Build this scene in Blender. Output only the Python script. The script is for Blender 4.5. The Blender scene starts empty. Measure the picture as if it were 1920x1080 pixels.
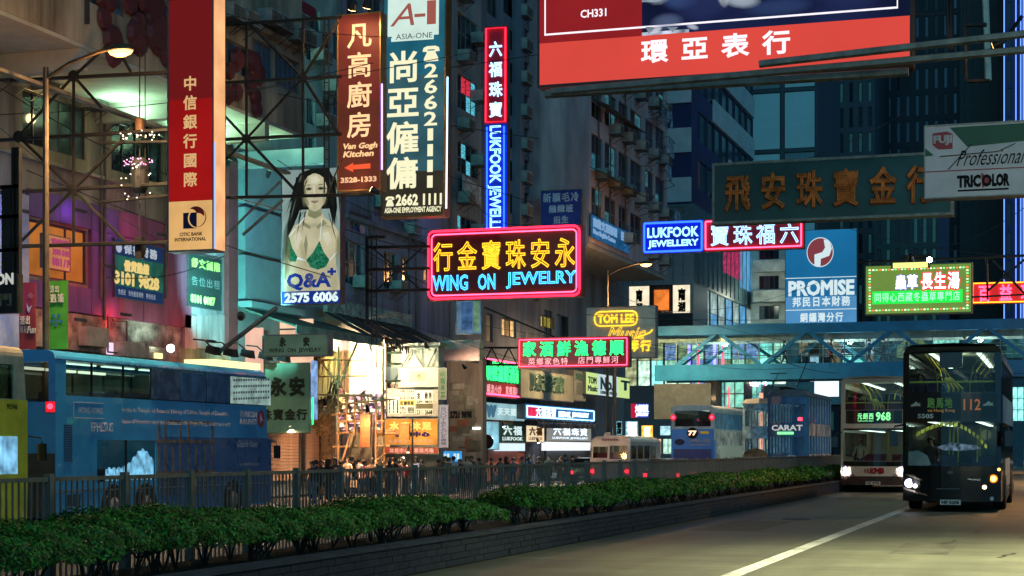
import bpy, math, random
import numpy as np
from mathutils import Vector, Matrix
R = random.Random(11)
S = bpy.context.scene
COL = S.collection
# ---------------------------------------------------------------- camera
SN, CS = 0.3064, 0.9519
H0 = 1.65
cam = bpy.data.cameras.new('camera'); cam.lens = 60; cam.sensor_width = 36
cam.shift_y = 302 / 1920; cam.clip_start = .3; cam.clip_end = 3000
co = bpy.data.objects.new('camera', cam); COL.objects.link(co)
co.location = (0, 0, H0); co.rotation_euler = (math.radians(90), 0, math.atan2(SN, CS))
S.camera = co
# ---------------------------------------------------------------- sky, light, exposure
W = bpy.data.worlds.new('World'); S.world = W; W.use_nodes = True
wn = W.node_tree.nodes; wl = W.node_tree.links
sky = wn.new('ShaderNodeTexSky'); sky.sky_type = 'NISHITA'; sky.sun_disc = False
sky.sun_elevation = math.radians(-2.5); sky.sun_rotation = math.radians(190)
wl.new(sky.outputs[0], wn['Background'].inputs[0]); wn['Background'].inputs[1].default_value = .2
city_glow = bpy.data.lights.new('city_glow', 'SUN'); city_glow.energy = 1.75; city_glow.angle = math.radians(100); city_glow.color = (.08, .42, .66)  # wide fill lamp added for the even glow of the city
so = bpy.data.objects.new('city_glow', city_glow); COL.objects.link(so); so.rotation_euler = (math.radians(72), 0, math.radians(38))
S.view_settings.view_transform = 'Standard'; S.view_settings.look = 'None'
S.view_settings.exposure = 0; S.view_settings.gamma = 1; S.view_settings.use_curve_mapping = False
S.cycles.use_denoising = True
S.cycles.max_bounces = 5; S.cycles.diffuse_bounces = 2; S.cycles.glossy_bounces = 3
S.cycles.transmission_bounces = 2; S.cycles.transparent_max_bounces = 10
S.cycles.caustics_reflective = False; S.cycles.caustics_refractive = False
S.cycles.sample_clamp_indirect = 4; S.cycles.sample_clamp_direct = 0
# ---------------------------------------------------------------- pixel (1920x1080) to place
def uu(px): return (px - 960) / 3200
def ang(px): u = uu(px); return (-SN + CS * u) / (CS + SN * u)          # X / Y
def fy(px, X): return X / ang(px)                                        # Y where the column px meets the plane X
def xy(px, Y): return Y * ang(px)                                        # X where the column px meets the plane Y
def dep(px, Y): return Y / (CS + SN * uu(px))
def zz(px, py, Y): return H0 + (842 - py) / 3200 * dep(px, Y)
def yd(px, D): return D * (CS + SN * uu(px))
def at(px, py, Y): return Vector((xy(px, Y), Y, zz(px, py, Y)))
def atx(px, py, X): Y = fy(px, X); return Vector((X, Y, zz(px, py, Y)))
# ---------------------------------------------------------------- materials
MATS = {}
def mat(name, col=(.5, .5, .5), rough=.6, metal=0, em=None, es=0, var=.22, sc=2.5, bump=0, coat=0, samp=True, dirt=0, spec=.5):
    if name in MATS: return MATS[name]
    m = bpy.data.materials.new(name); m.use_nodes = True; nt = m.node_tree; b = nt.nodes['Principled BSDF']
    b.inputs['Base Color'].default_value = (*col, 1); b.inputs['Roughness'].default_value = rough
    b.inputs['Metallic'].default_value = metal; b.inputs['Coat Weight'].default_value = coat
    b.inputs['Specular IOR Level'].default_value = spec
    if em is not None:
        b.inputs['Emission Color'].default_value = (*em, 1); b.inputs['Emission Strength'].default_value = es
        if not samp: m.cycles.emission_sampling = 'NONE'
    if var or bump:
        tc = nt.nodes.new('ShaderNodeTexCoord'); mp = nt.nodes.new('ShaderNodeMapping')
        nt.links.new(tc.outputs['Object'], mp.inputs[0])
        if dirt: mp.inputs['Scale'].default_value = (1, 1, .16)
        nz = nt.nodes.new('ShaderNodeTexNoise'); nz.inputs['Scale'].default_value = sc; nz.inputs['Detail'].default_value = 7
        nz.inputs['Roughness'].default_value = .65; nt.links.new(mp.outputs[0], nz.inputs['Vector'])
        rp = nt.nodes.new('ShaderNodeValToRGB'); e = rp.color_ramp.elements
        e[0].position = .32; e[1].position = .68
        lo = tuple(max(0, c * (1 - var * 1.6)) for c in col); hi = tuple(min(1, c * (1 + var)) for c in col)
        e[0].color = (*lo, 1); e[1].color = (*hi, 1)
        nt.links.new(nz.outputs['Fac'], rp.inputs[0])
        if var: nt.links.new(rp.outputs[0], b.inputs['Base Color'])
        mr = nt.nodes.new('ShaderNodeMapRange'); mr.inputs['To Min'].default_value = max(.03, rough - .12); mr.inputs['To Max'].default_value = min(1, rough + .15)
        nt.links.new(nz.outputs['Fac'], mr.inputs['Value']); nt.links.new(mr.outputs[0], b.inputs['Roughness'])
        if bump:
            n2 = nt.nodes.new('ShaderNodeTexNoise'); n2.inputs['Scale'].default_value = sc * 9; n2.inputs['Detail'].default_value = 4
            nt.links.new(tc.outputs['Object'], n2.inputs['Vector'])
            bp = nt.nodes.new('ShaderNodeBump'); bp.inputs['Strength'].default_value = bump; bp.inputs['Distance'].default_value = .03
            nt.links.new(n2.outputs['Fac'], bp.inputs['Height']); nt.links.new(bp.outputs[0], b.inputs['Normal'])
    MATS[name] = m; return m
mat('lamp_black', (.03, .03, .03), .4, .5)
def glow(name, col=(.5,.5,.5), es=0, samp=True, var=0, sc=1.5):
    """a lamp, tube or backlit panel: base dark, emission COL * ES, unevenly backlit by VAR"""
    if name in MATS: return MATS[name]
    m = mat(name, tuple(min(.3, c * .12) for c in col), .6, em=col, es=es, var=0, samp=samp, spec=.12)
    if var:
        nt = m.node_tree; b = nt.nodes['Principled BSDF']
        tc = nt.nodes.new('ShaderNodeTexCoord'); nz = nt.nodes.new('ShaderNodeTexNoise'); nz.inputs['Scale'].default_value = sc; nz.inputs['Detail'].default_value = 3
        nt.links.new(tc.outputs['Object'], nz.inputs['Vector'])
        mr = nt.nodes.new('ShaderNodeMapRange'); mr.inputs['From Min'].default_value = .3; mr.inputs['From Max'].default_value = .7
        mr.inputs['To Min'].default_value = es * (1 - var); mr.inputs['To Max'].default_value = es * (1 + var)
        nt.links.new(nz.outputs['Fac'], mr.inputs['Value']); nt.links.new(mr.outputs[0], b.inputs['Emission Strength'])
    return m
def glass(name, tint=(.5, .6, .6), see=.75, rough=.03):
    if name in MATS: return MATS[name]
    m = bpy.data.materials.new(name); m.use_nodes = True; nt = m.node_tree; nt.nodes.clear()
    o = nt.nodes.new('ShaderNodeOutputMaterial'); t = nt.nodes.new('ShaderNodeBsdfTransparent'); t.inputs[0].default_value = (*[c * see for c in tint], 1)
    g = nt.nodes.new('ShaderNodeBsdfGlossy'); g.inputs['Roughness'].default_value = rough
    f = nt.nodes.new('ShaderNodeFresnel'); ge = nt.nodes.new('ShaderNodeNewGeometry'); mm = nt.nodes.new('ShaderNodeMath'); mm.operation = 'MULTIPLY_ADD'; mm.inputs[1].default_value = -.8333; mm.inputs[2].default_value = 1.5
    nt.links.new(ge.outputs['Backfacing'], mm.inputs[0]); nt.links.new(mm.outputs[0], f.inputs[0])
    x = nt.nodes.new('ShaderNodeMixShader'); nt.links.new(f.outputs[0], x.inputs[0]); nt.links.new(t.outputs[0], x.inputs[1]); nt.links.new(g.outputs[0], x.inputs[2])
    nt.links.new(x.outputs[0], o.inputs[0]); MATS[name] = m; return m
# ---------------------------------------------------------------- mesh builder
class MB:
    def __init__(s): s.v = []; s.f = []; s.m = []; s.mi = 0
    def quad(s, a, b, c, d): n = len(s.v); s.v += [tuple(a), tuple(b), tuple(c), tuple(d)]; s.f.append((n, n + 1, n + 2, n + 3)); s.m.append(s.mi); return s
    def poly(s, pts): n = len(s.v); s.v += [tuple(p) for p in pts]; s.f.append(tuple(range(n, n + len(pts)))); s.m.append(s.mi); return s
    def box(s, x0, x1, y0, y1, z0, z1):
        n = len(s.v)
        s.v += [(x0, y0, z0), (x1, y0, z0), (x1, y1, z0), (x0, y1, z0), (x0, y0, z1), (x1, y0, z1), (x1, y1, z1), (x0, y1, z1)]
        for q in ((3, 2, 1, 0), (4, 5, 6, 7), (0, 1, 5, 4), (1, 2, 6, 5), (2, 3, 7, 6), (3, 0, 4, 7)): s.f.append(tuple(n + i for i in q)); s.m.append(s.mi)
        return s
    def hexa(s, b, t):
        """prism between two equal loops of points"""
        n = len(s.v); k = len(b); s.v += [tuple(p) for p in b] + [tuple(p) for p in t]
        s.f.append(tuple(n + i for i in reversed(range(k)))); s.f.append(tuple(n + k + i for i in range(k))); s.m += [s.mi] * 2
        for i in range(k): j = (i + 1) % k; s.f.append((n + i, n + j, n + k + j, n + k + i)); s.m.append(s.mi)
        return s
    def tube(s, pts, r, k=6, closed=False, r1=None):
        pts = [Vector(p) for p in pts]; N = len(pts); n0 = len(s.v)
        for i, p in enumerate(pts):
            if closed: d = (pts[(i + 1) % N] - pts[i - 1])
            else: d = pts[min(i + 1, N - 1)] - pts[max(i - 1, 0)]
            d = d.normalized() if d.length > 1e-9 else Vector((0, 0, 1))
            a = d.cross(Vector((0, 0, 1)) if abs(d.z) < .9 else Vector((1, 0, 0))).normalized(); b = d.cross(a)
            rr = r if r1 is None else r + (r1 - r) * i / max(1, N - 1)
            for j in range(k): t = 2 * math.pi * (j + .5) / k; s.v.append(tuple(p + (a * math.cos(t) + b * math.sin(t)) * rr))
        for i in range(N if closed else N - 1):
            for j in range(k):
                a = n0 + i * k + j; b = n0 + i * k + (j + 1) % k; c = n0 + ((i + 1) % N) * k
                s.f.append((a, b, c + (j + 1) % k, c + j)); s.m.append(s.mi)
        if not closed:
            s.f.append(tuple(n0 + j for j in range(k))); s.f.append(tuple(n0 + (N - 1) * k + j for j in reversed(range(k)))); s.m += [s.mi] * 2
        return s
    def lathe(s, prof, k=14, org=(0, 0, 0), axis='z'):
        n0 = len(s.v)
        for r, h in prof:
            for j in range(k):
                t = 2 * math.pi * j / k; a, b = r * math.cos(t), r * math.sin(t)
                p = (a, b, h) if axis == 'z' else (a, h, b) if axis == 'y' else (h, a, b)
                s.v.append((p[0] + org[0], p[1] + org[1], p[2] + org[2]))
        for i in range(len(prof) - 1):
            for j in range(k): a = n0 + i * k; s.f.append((a + j, a + (j + 1) % k, a + k + (j + 1) % k, a + k + j)); s.m.append(s.mi)
        s.f.append(tuple(n0 + j for j in reversed(range(k)))); s.f.append(tuple(n0 + (len(prof) - 1) * k + j for j in range(k))); s.m += [s.mi] * 2
        return s
    def add(s, V, F, fn=lambda p: p):
        n = len(s.v); s.v += [fn(p) for p in V]; s.f += [tuple(i + n for i in f) for f in F]; s.m += [s.mi] * len(F); return s
    def mesh(s, name, mats, smooth=False):
        me = bpy.data.meshes.new(name); me.from_pydata(s.v, [], s.f)
        for m in (mats if isinstance(mats, (list, tuple)) else [mats]): me.materials.append(m)
        if any(s.m): me.polygons.foreach_set('material_index', s.m)
        if smooth: me.polygons.foreach_set('use_smooth', [True] * len(me.polygons))
        me.update(); return me
    def build(s, name, mats, parent=None, loc=(0, 0, 0), smooth=False, rot=None, **kw):
        return obj(name, s.mesh(name, mats, smooth), parent, loc, rot, **kw)
def obj(name, data, parent=None, loc=(0, 0, 0), rot=None, **kw):
    o = bpy.data.objects.new(name, data); COL.objects.link(o); o.location = loc
    if rot is not None: o.rotation_euler = rot
    if parent is not None: o.parent = parent
    for k, v in kw.items(): o[k] = v
    return o
def empty(name, label, cat, loc=(0, 0, 0), rz=0, group=None, rot=None):
    o = bpy.data.objects.new(name, None); COL.objects.link(o); o.location = loc; o.rotation_euler = rot or (0, 0, rz)
    o.empty_display_size = .2; o['label'] = label; o['category'] = cat
    if group: o['group'] = group
    return o
def copy_tree(o, parent=None, skip=()):
    c = o.copy(); COL.objects.link(c); c.parent = parent
    for ch in list(o.children): copy_tree(ch, c)
    return c
def light(kind, parent, loc, energy, col, rot=None, size=.3, spot=None, blend=.6, name='lamp_light'):
    l = bpy.data.lights.new(name, kind); l.energy = energy; l.color = col
    if kind == 'AREA': l.size = size
    else: l.shadow_soft_size = size
    if kind == 'SPOT': l.spot_size = math.radians(spot or 100); l.spot_blend = blend
    o = bpy.data.objects.new(name, l); COL.objects.link(o); o.location = loc
    if rot: o.rotation_euler = rot
    if parent is not None: o.parent = parent
    return o
def holed(mb, u0, u1, v0, v1, holes, mp, depth=.1, cu=(), cv=()):
    """sheet u0..u1 x v0..v1 with rectangular holes (a,b,c,d); mp(u,v,d) -> point, d = depth behind the face"""
    hs = [(max(a, u0), min(b, u1), max(c, v0), min(d, v1)) for a, b, c, d in holes]
    hs = [h for h in hs if h[0] < h[1] and h[2] < h[3]]
    U = sorted({u0, u1, *[x for x in cu if u0 < x < u1], *[h[0] for h in hs], *[h[1] for h in hs]})
    V = sorted({v0, v1, *[x for x in cv if v0 < x < v1], *[h[2] for h in hs], *[h[3] for h in hs]})
    for i in range(len(U) - 1):
        for j in range(len(V) - 1):
            a, b, c, d = U[i], U[i + 1], V[j], V[j + 1]; x, y = (a + b) / 2, (c + d) / 2
            if any(h[0] < x < h[1] and h[2] < y < h[3] for h in hs): continue
            mb.quad(mp(a, c, 0), mp(b, c, 0), mp(b, d, 0), mp(a, d, 0))
    for a, b, c, d in hs:
        for p, q in (((a, c), (b, c)), ((b, c), (b, d)), ((b, d), (a, d)), ((a, d), (a, c))):
            mb.quad(mp(*p, 0), mp(*q, 0), mp(*q, depth), mp(*p, depth))
# ---------------------------------------------------------------- lettering
_G = {}
TS = bpy.data.scenes.new('lettering_bench'); TC = TS.collection
def DG(): TS.view_layers[0].update(); return TS.view_layers[0].depsgraph
def glyph(t, bev=0):
    k = (t, round(bev, 4))
    if k in _G: return _G[k]
    c = bpy.data.curves.new('t', 'FONT'); c.body = t; c.size = 1; c.resolution_u = 2
    if bev: c.fill_mode = 'NONE'; c.bevel_depth = bev; c.bevel_resolution = 0
    o = bpy.data.objects.new('t', c); TC.objects.link(o); dg = DG(); dg.update()
    m = bpy.data.meshes.new_from_object(o.evaluated_get(dg), depsgraph=dg)
    V = [tuple(v.co) for v in m.vertices]; F = [tuple(p.vertices) for p in m.polygons]
    bpy.data.objects.remove(o); bpy.data.curves.remove(c); bpy.data.meshes.remove(m)
    _G[k] = (V, F); return _G[k]
def cjk(s): return ord(s[0]) > 0x2E00
def put_text(mb, t, x0, x1, z0, z1, y, style='fill', r=.02, slant=0):
    """t fitted into the local rectangle; facing -y"""
    V, F = glyph(t)
    if not V: return
    if cjk(t) and len(t) == 1: bx0, bx1, by0, by1 = 0, 1, -.1, .87
    else:
        bx0 = min(v[0] for v in V); bx1 = max(v[0] for v in V); by0 = min(v[1] for v in V); by1 = max(v[1] for v in V)
    sx = (x1 - x0) / max(.01, bx1 - bx0); sz = (z1 - z0) / max(.01, by1 - by0); s = math.sqrt(sx * sz)
    fn = lambda p: (x0 + (p[0] - bx0) * sx + slant * (p[1] - by0) * sz, y - p[2] * s, z0 + (p[1] - by0) * sz)
    if style in ('fill', 'bold'): mb.add(V, F, fn)
    if style in ('neon', 'bold'):
        V, F = glyph(t, r / s); mb.add(V, F, fn)
def put_row(mb, t, x0, x1, z0, z1, y, style='fill', r=.02, vertical=False, pad=.06):
    n = len(t)
    for i, ch in enumerate(t):
        if ch == ' ': continue
        if vertical: h = (z1 - z0) / n; b = z1 - (i + 1) * h; c = (x0, x1, b + pad * h, b + h - pad * h)
        else: w = (x1 - x0) / n; c = (x0 + i * w + pad * w, x0 + (i + 1) * w - pad * w, z0, z1)
        if not cjk(ch):
            V, F = glyph(ch)
            if not V: continue
            a, b_ = max(v[0] for v in V) - min(v[0] for v in V), 0
            ww = c[1] - c[0]; k = min(1, a / .62); cx = (c[0] + c[1]) / 2; c = (cx - ww * k / 2, cx + ww * k / 2, c[2], c[3])
        put_text(mb, ch, *c, y, style, r)
# ---------------------------------------------------------------- sign boxes
NE = {}
def neon(c, es=None, thin=False):
    t = {'red': ((1, .015, .045), 5), 'pink': ((1, .07, .17), 5), 'blue': ((.012, .06, 1), 6), 'cyan': ((.05, .42, 1), 3.6), 'ice': ((.30, .62, 1), 3.4),
         'green': ((.03, 1, .2), 2.6), 'yellow': ((1, .60, .03), 1.9), 'white': ((1, .93, .9), 3), 'warm': ((1, .55, .2), 4), 'violet': ((.35, .2, 1), 5)}[c]
    return glow('neon_' + c, t[0], t[1] if es is None else es)
class Sign:
    def __init__(s, name, label, cat, loc, w, h, rz=0, depth=.35, frame=None, face=None, group=None, fr=.04, part='box', tilt=0):
        s.root = empty(name, label, cat, loc, group=group, rot=(0, tilt, rz)); s.w, s.h, s.d = w, h, depth
        s.n = 0
        if frame is not None:
            mb = MB(); mb.box(0, w, 0, depth, 0, h)
            if fr:
                t = fr
                for b in ((-t, w + t, -.03, depth + .03, -t, 0), (-t, w + t, -.03, depth + .03, h, h + t), (-t, 0, -.03, depth + .03, 0, h), (w, w + t, -.03, depth + .03, 0, h)): mb.box(*b)
            mb.build('case', frame, s.root)
        if face is not None:
            MB().box(.0, w, -.008, -.002, .0, h).build('face', face, s.root)
    def X(s, x): return x * s.w
    def Z(s, t): return (1 - t) * s.h
    def rect(s, name, x0, t0, x1, t1, m, lay=1, th=.002, **k):
        y = -.008 - .004 * lay
        return MB().box(s.X(x0), s.X(x1), y - th, y, s.Z(t1), s.Z(t0)).build(name, m, s.root, **k)
    def poly(s, name, pts, m, lay=1, **k):
        y = -.008 - .004 * lay
        return MB().poly([(s.X(a), y, s.Z(b)) for a, b in pts]).build(name, m, s.root, **k)
    def text(s, t, x0, t0, x1, t1, m, style='fill', r=.02, lay=2, vertical=False, row=None, pad=.06, slant=0, name='lettering'):
        mb = MB(); y = -.008 - .004 * lay - (r + .03 if style == 'neon' else 0)
        a = (s.X(x0), s.X(x1), s.Z(t1), s.Z(t0), y, style, r)
        if row is None: row = cjk(t) or vertical
        if row: put_row(mb, t, *a, vertical=vertical, pad=pad)
        else: put_text(mb, t, *a, slant=slant)
        if mb.v: return mb.build(name, m, s.root)
    def border(s, m, ins=.06, r=.025, rad=.15, y=-.08, x0=0, x1=1, t0=0, t1=1, name='neon_border'):
        a, b, c, d = s.X(x0) + ins, s.X(x1) - ins, s.Z(t1) + ins, s.Z(t0) - ins; P = []
        for cx, cz, st in ((b - rad, d - rad, 0), (a + rad, d - rad, 90), (a + rad, c + rad, 180), (b - rad, c + rad, 270)):
            for k in range(4 if rad > .02 else 1):
                t = math.radians(st + k * 30); P.append((cx + rad * math.cos(t), y, cz + rad * math.sin(t)))
        return MB().tube(P, r, 5, closed=True).build(name, m, s.root)
def soft_mat():
    if 'print_soft' in MATS: return MATS['print_soft']
    m = bpy.data.materials.new('print_soft'); m.use_nodes = True; nt = m.node_tree; nt.nodes.clear(); o = nt.nodes.new('ShaderNodeOutputMaterial')
    a = nt.nodes.new('ShaderNodeVertexColor'); a.layer_name = 'ink'; e = nt.nodes.new('ShaderNodeEmission'); t = nt.nodes.new('ShaderNodeBsdfTransparent'); x = nt.nodes.new('ShaderNodeMixShader')
    nt.links.new(a.outputs['Color'], e.inputs[0]); nt.links.new(a.outputs['Alpha'], x.inputs[0]); nt.links.new(t.outputs[0], x.inputs[1]); nt.links.new(e.outputs[0], x.inputs[2]); nt.links.new(x.outputs[0], o.inputs[0])
    m.cycles.emission_sampling = 'NONE'; MATS['print_soft'] = m; return m
def soft_print(s, blobs, lay=9):
    """airbrushed patches of a printed picture: (cx, ct, rx, rt, turn in degrees, colour, opacity)"""
    V, F, K = [], [], []
    for q, (cx, ct, rx, rt, rot, col, al) in enumerate(blobs):
        y = -.010 - .004 * lay - .0004 * q; n = 14; b = len(V); X0, Z0 = s.X(cx), s.Z(ct); RX, RZ = rx * s.w, rt * s.h; c_, s_ = math.cos(math.radians(rot)), math.sin(math.radians(rot))
        V.append((X0, y, Z0)); K.append((*col, al))
        for ring_, aa in ((.55, al * .75), (1, 0)):
            for i in range(n): t = 2 * math.pi * i / n; u, v = RX * ring_ * math.cos(t), RZ * ring_ * math.sin(t); V.append((min(s.w, max(0, X0 + u * c_ - v * s_)), y, min(s.h, max(0, Z0 + u * s_ + v * c_)))); K.append((*col, aa))
        for i in range(n): j = (i + 1) % n; F.append((b, b + 1 + i, b + 1 + j)); F.append((b + 1 + i, b + 1 + n + i, b + 1 + n + j, b + 1 + j))
    me = bpy.data.meshes.new('print'); me.from_pydata(V, [], F); me.materials.append(soft_mat()); ca = me.color_attributes.new('ink', 'FLOAT_COLOR', 'POINT'); ca.data.foreach_set('color', [x for k in K for x in k]); me.update()
    return obj('print', me, s.root, kind='stuff')
def by(px0, px1, pt, pb, D):
    """frontal board (across the street) at depth D: loc, w, h"""
    Y = yd((px0 + px1) / 2, D); x0, x1 = xy(px0, Y), xy(px1, Y); zb, zt = zz(px0, pb, Y), zz(px0, pt, Y)
    return dict(loc=(x0, Y, zb), w=x1 - x0, h=zt - zb, rz=0)
def bx(px0, px1, pt, pb, X):
    """board along the street on the plane X"""
    Y0, Y1 = fy(px0, X), fy(px1, X); zb, zt = zz(px0, pb, Y0), zz(px0, pt, Y0)
    return dict(loc=(X, Y0, zb), w=Y1 - Y0, h=zt - zb, rz=math.pi / 2)
def ell(cx, cz, rx, rz, n=20, a0=0, a1=360): return [(cx + rx * math.cos(math.radians(a0 + (a1 - a0) * i / (n if a1 - a0 == 360 else n - 1))), cz + rz * math.sin(math.radians(a0 + (a1 - a0) * i / (n if a1 - a0 == 360 else n - 1)))) for i in range(n)]
def lamp_head(name, label, loc, aim, energy, col, group=None, r=.16, spot=110, es=25, cat='floodlight', k=1):
    """a floodlight: housing, lens and its light, aimed at a point"""
    d = (Vector(aim) - Vector(loc)); q = d.to_track_quat('-Z', 'Y').to_euler()
    e = empty(name, label, cat, loc, rot=tuple(q), group=group)
    MB().lathe([(r * .5, .3), (r * .8, .22), (r, .02), (r * 1.06, 0), (r * .96, 0)], 12).build('housing', mat('lamp_black', (.03, .03, .03), .4, .5), e)
    MB().lathe([(r * .9, -.004), (r * .9, -.012)], 12).build('lens', glow('lens_%s' % '_'.join('%.2f' % c for c in col), col, es), e)
    if energy: light('SPOT', e, (0, 0, -.14), energy, col, size=r * .6, spot=spot)
    return e
# ================================================================ THE SETTING: ground
def sheet(name, pts, m, **k):
    o = MB().poly(pts).build(name, m, None, kind='structure', **k); return o
M_asph = mat('asphalt', (.14, .14, .095), .5, var=.16, sc=.35, bump=.5, spec=.5)
nt_ = M_asph.node_tree; bs_ = nt_.nodes['Principled BSDF']; lk_ = bs_.inputs['Base Color'].links[0].from_socket
for scl, lo_, hi_ in (((.25, 2.2, 1), .78, 1.12), ((1.7, .03, 1), .82, 1.1), ((30, 30, 1), .85, 1.15)):
    tc_ = nt_.nodes.new('ShaderNodeTexCoord'); mp_ = nt_.nodes.new('ShaderNodeMapping'); mp_.inputs['Scale'].default_value = scl; nt_.links.new(tc_.outputs['Object'], mp_.inputs[0])
    nz_ = nt_.nodes.new('ShaderNodeTexNoise'); nz_.inputs['Scale'].default_value = 1; nz_.inputs['Detail'].default_value = 5; nt_.links.new(mp_.outputs[0], nz_.inputs['Vector'])
    mr_ = nt_.nodes.new('ShaderNodeMapRange'); mr_.inputs['From Min'].default_value = .3; mr_.inputs['From Max'].default_value = .7; mr_.inputs['To Min'].default_value = lo_; mr_.inputs['To Max'].default_value = hi_; nt_.links.new(nz_.outputs['Fac'], mr_.inputs['Value'])
    mx_ = nt_.nodes.new('ShaderNodeVectorMath'); mx_.operation = 'SCALE'; nt_.links.new(lk_, mx_.inputs[0]); nt_.links.new(mr_.outputs[0], mx_.inputs['Scale']); lk_ = mx_.outputs[0]
nt_.links.new(lk_, bs_.inputs['Base Color'])
M_asph2 = mat('asphalt_far', (.07, .065, .06), .7, var=.2, sc=.5, bump=.3)
M_pave = mat('pavement_slab', (.2, .17, .15), .7, var=.2, sc=1.2)
M_conc = mat('concrete', (.30, .28, .25), .8, var=.25, sc=2, bump=.3)
M_white = mat('road_paint', (.66, .67, .58), .6, var=.25, sc=6, bump=.3)
sheet('ground', [(-900, -60, -.8), (900, -60, -.8), (900, 1500, -.8), (-900, 1500, -.8)], M_asph2)
sheet('road', [(-8.12, -30, 0), (42, -30, 0), (42, 420, 0), (-8.12, 420, 0)], M_asph)
mb = MB(); mb.quad((-25.6, -10, -.43), (-10.3, -10, 0), (-10.3, 420, 0), (-25.6, 420, -.43)); mb.build('tramway_road', M_asph2, kind='structure')
mb = MB(); mb.box(-31.4, -25.5, -10, 420, -.7, -.40); mb.build('pavement', M_pave, kind='structure')
mb = MB(); mb.box(-25.5, -25.35, -10, 420, -.7, -.39); mb.build('kerb', M_conc, kind='structure')
mb = MB(); mb.box(-10.4, -9.85, 2, 150, -.05, .12); mb.build('median_kerb', M_conc, kind='structure')
mb = MB(); mb.box(-9.85, -8.32, 2, 112, -.05, .33)
mb.build('planter_soil', mat('soil', (.035, .03, .018), .95, var=.4, sc=5, bump=.6), kind='structure')
for i, x in enumerate((-11.3, -12.4, -14.6, -15.7)):
    MB().box(x - .04, x + .04, 2, 300, -.06, .005 - (abs(x) - 10.3) * .0226 + .004).build('tram_rail', mat('rail_steel', (.3, .28, .26), .3, 1), kind='structure')
# painted line: worn segments of one lane line
mb = MB(); rr = random.Random(3); y = 14.0
while y < 330:
    L = rr.uniform(1.2, 3.2); mb.quad((-4.21, y, .004), (-3.97, y, .004), (-3.97, y + L, .004), (-4.21, y + L, .004)); y += L + rr.choice((.01, .015, .02, .03))
mb.build('lane_marking', M_white, kind='structure')
mb = MB(); y = 21.5
while y < 60:
    for k in range(rr.choice((3, 4, 5))): w_ = rr.uniform(.02, .05); mb.quad((-4.20 + rr.uniform(0, .04), y, .008), (-4.0, y + rr.uniform(-.05, .05), .008), (-4.0, y + w_, .008), (-4.2, y + w_, .008)); y += rr.uniform(.12, .3)
    y += rr.uniform(1.2, 2.6)
mb.build('paint_scuff', mat('scuff', (.16, .165, .13), .7, var=.3), kind='structure')
mb = MB()
M_tar = mat('tar_seal', (.018, .017, .015), .5, var=0)
def crack(x, y, dx, dy, n, w):
    p = []; 
    for i in range(n + 1): p.append((x + dx * i / n + rr.uniform(-.06, .06), y + dy * i / n + rr.uniform(-.06, .06)))
    for a, b in zip(p, p[1:]):
        d = Vector((b[0] - a[0], b[1] - a[1], 0)).normalized(); nn = Vector((-d.y, d.x, 0)) * w / 2
        A, B = Vector((*a, .004)), Vector((*b, .004)); mb.quad(A - nn, B - nn, B + nn, A + nn)
for c in ((-7.4, 31.2, 1.5, .1, 6, .05), (-7.9, 29.6, .9, .15, 4, .04), (-1.55, 34.4, -.1, 1.6, 4, .07), (-1.95, 30.2, .15, 1.7, 5, .05), (-.7, 33.2, 1.2, .02, 4, .12), (-.6, 36, 1.4, .05, 4, .08), (-.9, 27, .2, 1.2, 4, .05), (-.4, 26.6, .9, .05, 3, .1), (-6.2, 44, .6, 3, 7, .04), (-2.9, 52, .1, 6, 8, .05)):
    crack(*c)
mb.build('road_crack', M_tar, kind='structure')
# manhole
mh = MB(); mh.lathe([(.34, 0), (.34, .008), (.30, .012), (.29, .006)], 20); mh.build('manhole_cover', mat('iron', (.05, .05, .05), .5, .6), None, (-5.9, 40, .002), kind='structure')
# ---------------------------------------------------------------- planter wall of small blocks
for q_ in ((-2.6, 27.5, .9, 3.4), (-7.2, 34, 1.4, 5), (-1.5, 43.5, .7, 4)):
    mb = MB(); mb.quad((q_[0], q_[1], .003), (q_[0] + q_[2], q_[1], .003), (q_[0] + q_[2], q_[1] + q_[3], .003), (q_[0], q_[1] + q_[3], .003)); mb.build('road_patch', mat('asphalt_patch', (.105, .105, .075), .6, var=.3, sc=2, bump=.5), kind='structure')
M_blk = [mat('block_a', (.03, .037, .048), .75, var=.25, sc=4, bump=.4), mat('block_b', (.038, .043, .053), .75, var=.25, sc=4, bump=.4), mat('block_c', (.03, .036, .048), .75, var=.25, sc=4, bump=.4)]
pw = empty('planter_wall', 'low grey block wall holding the hedge bed beside the road', 'planter wall', (-8.3, 5, 0))
MB().box(.0, .17, 0, 107, -.05, .385).build('core', mat('mortar', (.03, .03, .032), .9), pw)
MB().box(-.03, .23, 0, 107, .385, .43).build('coping', mat('coping', (.06, .065, .075), .8, var=.25, sc=3, bump=.4), pw)
BL, BH = .40, .0925
bm = [MB().box(0, .03, .005, BL - .006, .004, BH - .004).mesh('block', m) for m in M_blk]
rest = [MB() for _ in M_blk]; cnt = 0
for j in range(0, 268):
    for c in range(4):
        y = j * BL + (c % 2) * BL / 2; k = rr.randrange(3); Yw = y + 5
        if Yw > 20.5 and cnt < 300 and Yw < 52:
            obj('block', bm[k], pw, (.17 + rr.uniform(-.004, .004), y, .01 + c * BH)); cnt += 1
        else: o = rr.uniform(-.004, .004); rest[k].box(.17 + o, .20 + o, y + .005, y + BL - .006, .014 + c * BH, .006 + (c + 1) * BH)
for m, r_ in zip(M_blk, rest): r_.build('blockwork', m, pw, kind='stuff')
# drain slots
mb = MB()
for y in range(20, 100, 4): mb.box(.165, .204, y, y + .09, .03, .13)
mb.build('weep_hole', mat('dark_hole', (.005, .005, .005), 1, var=0), pw, kind='stuff')
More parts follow.
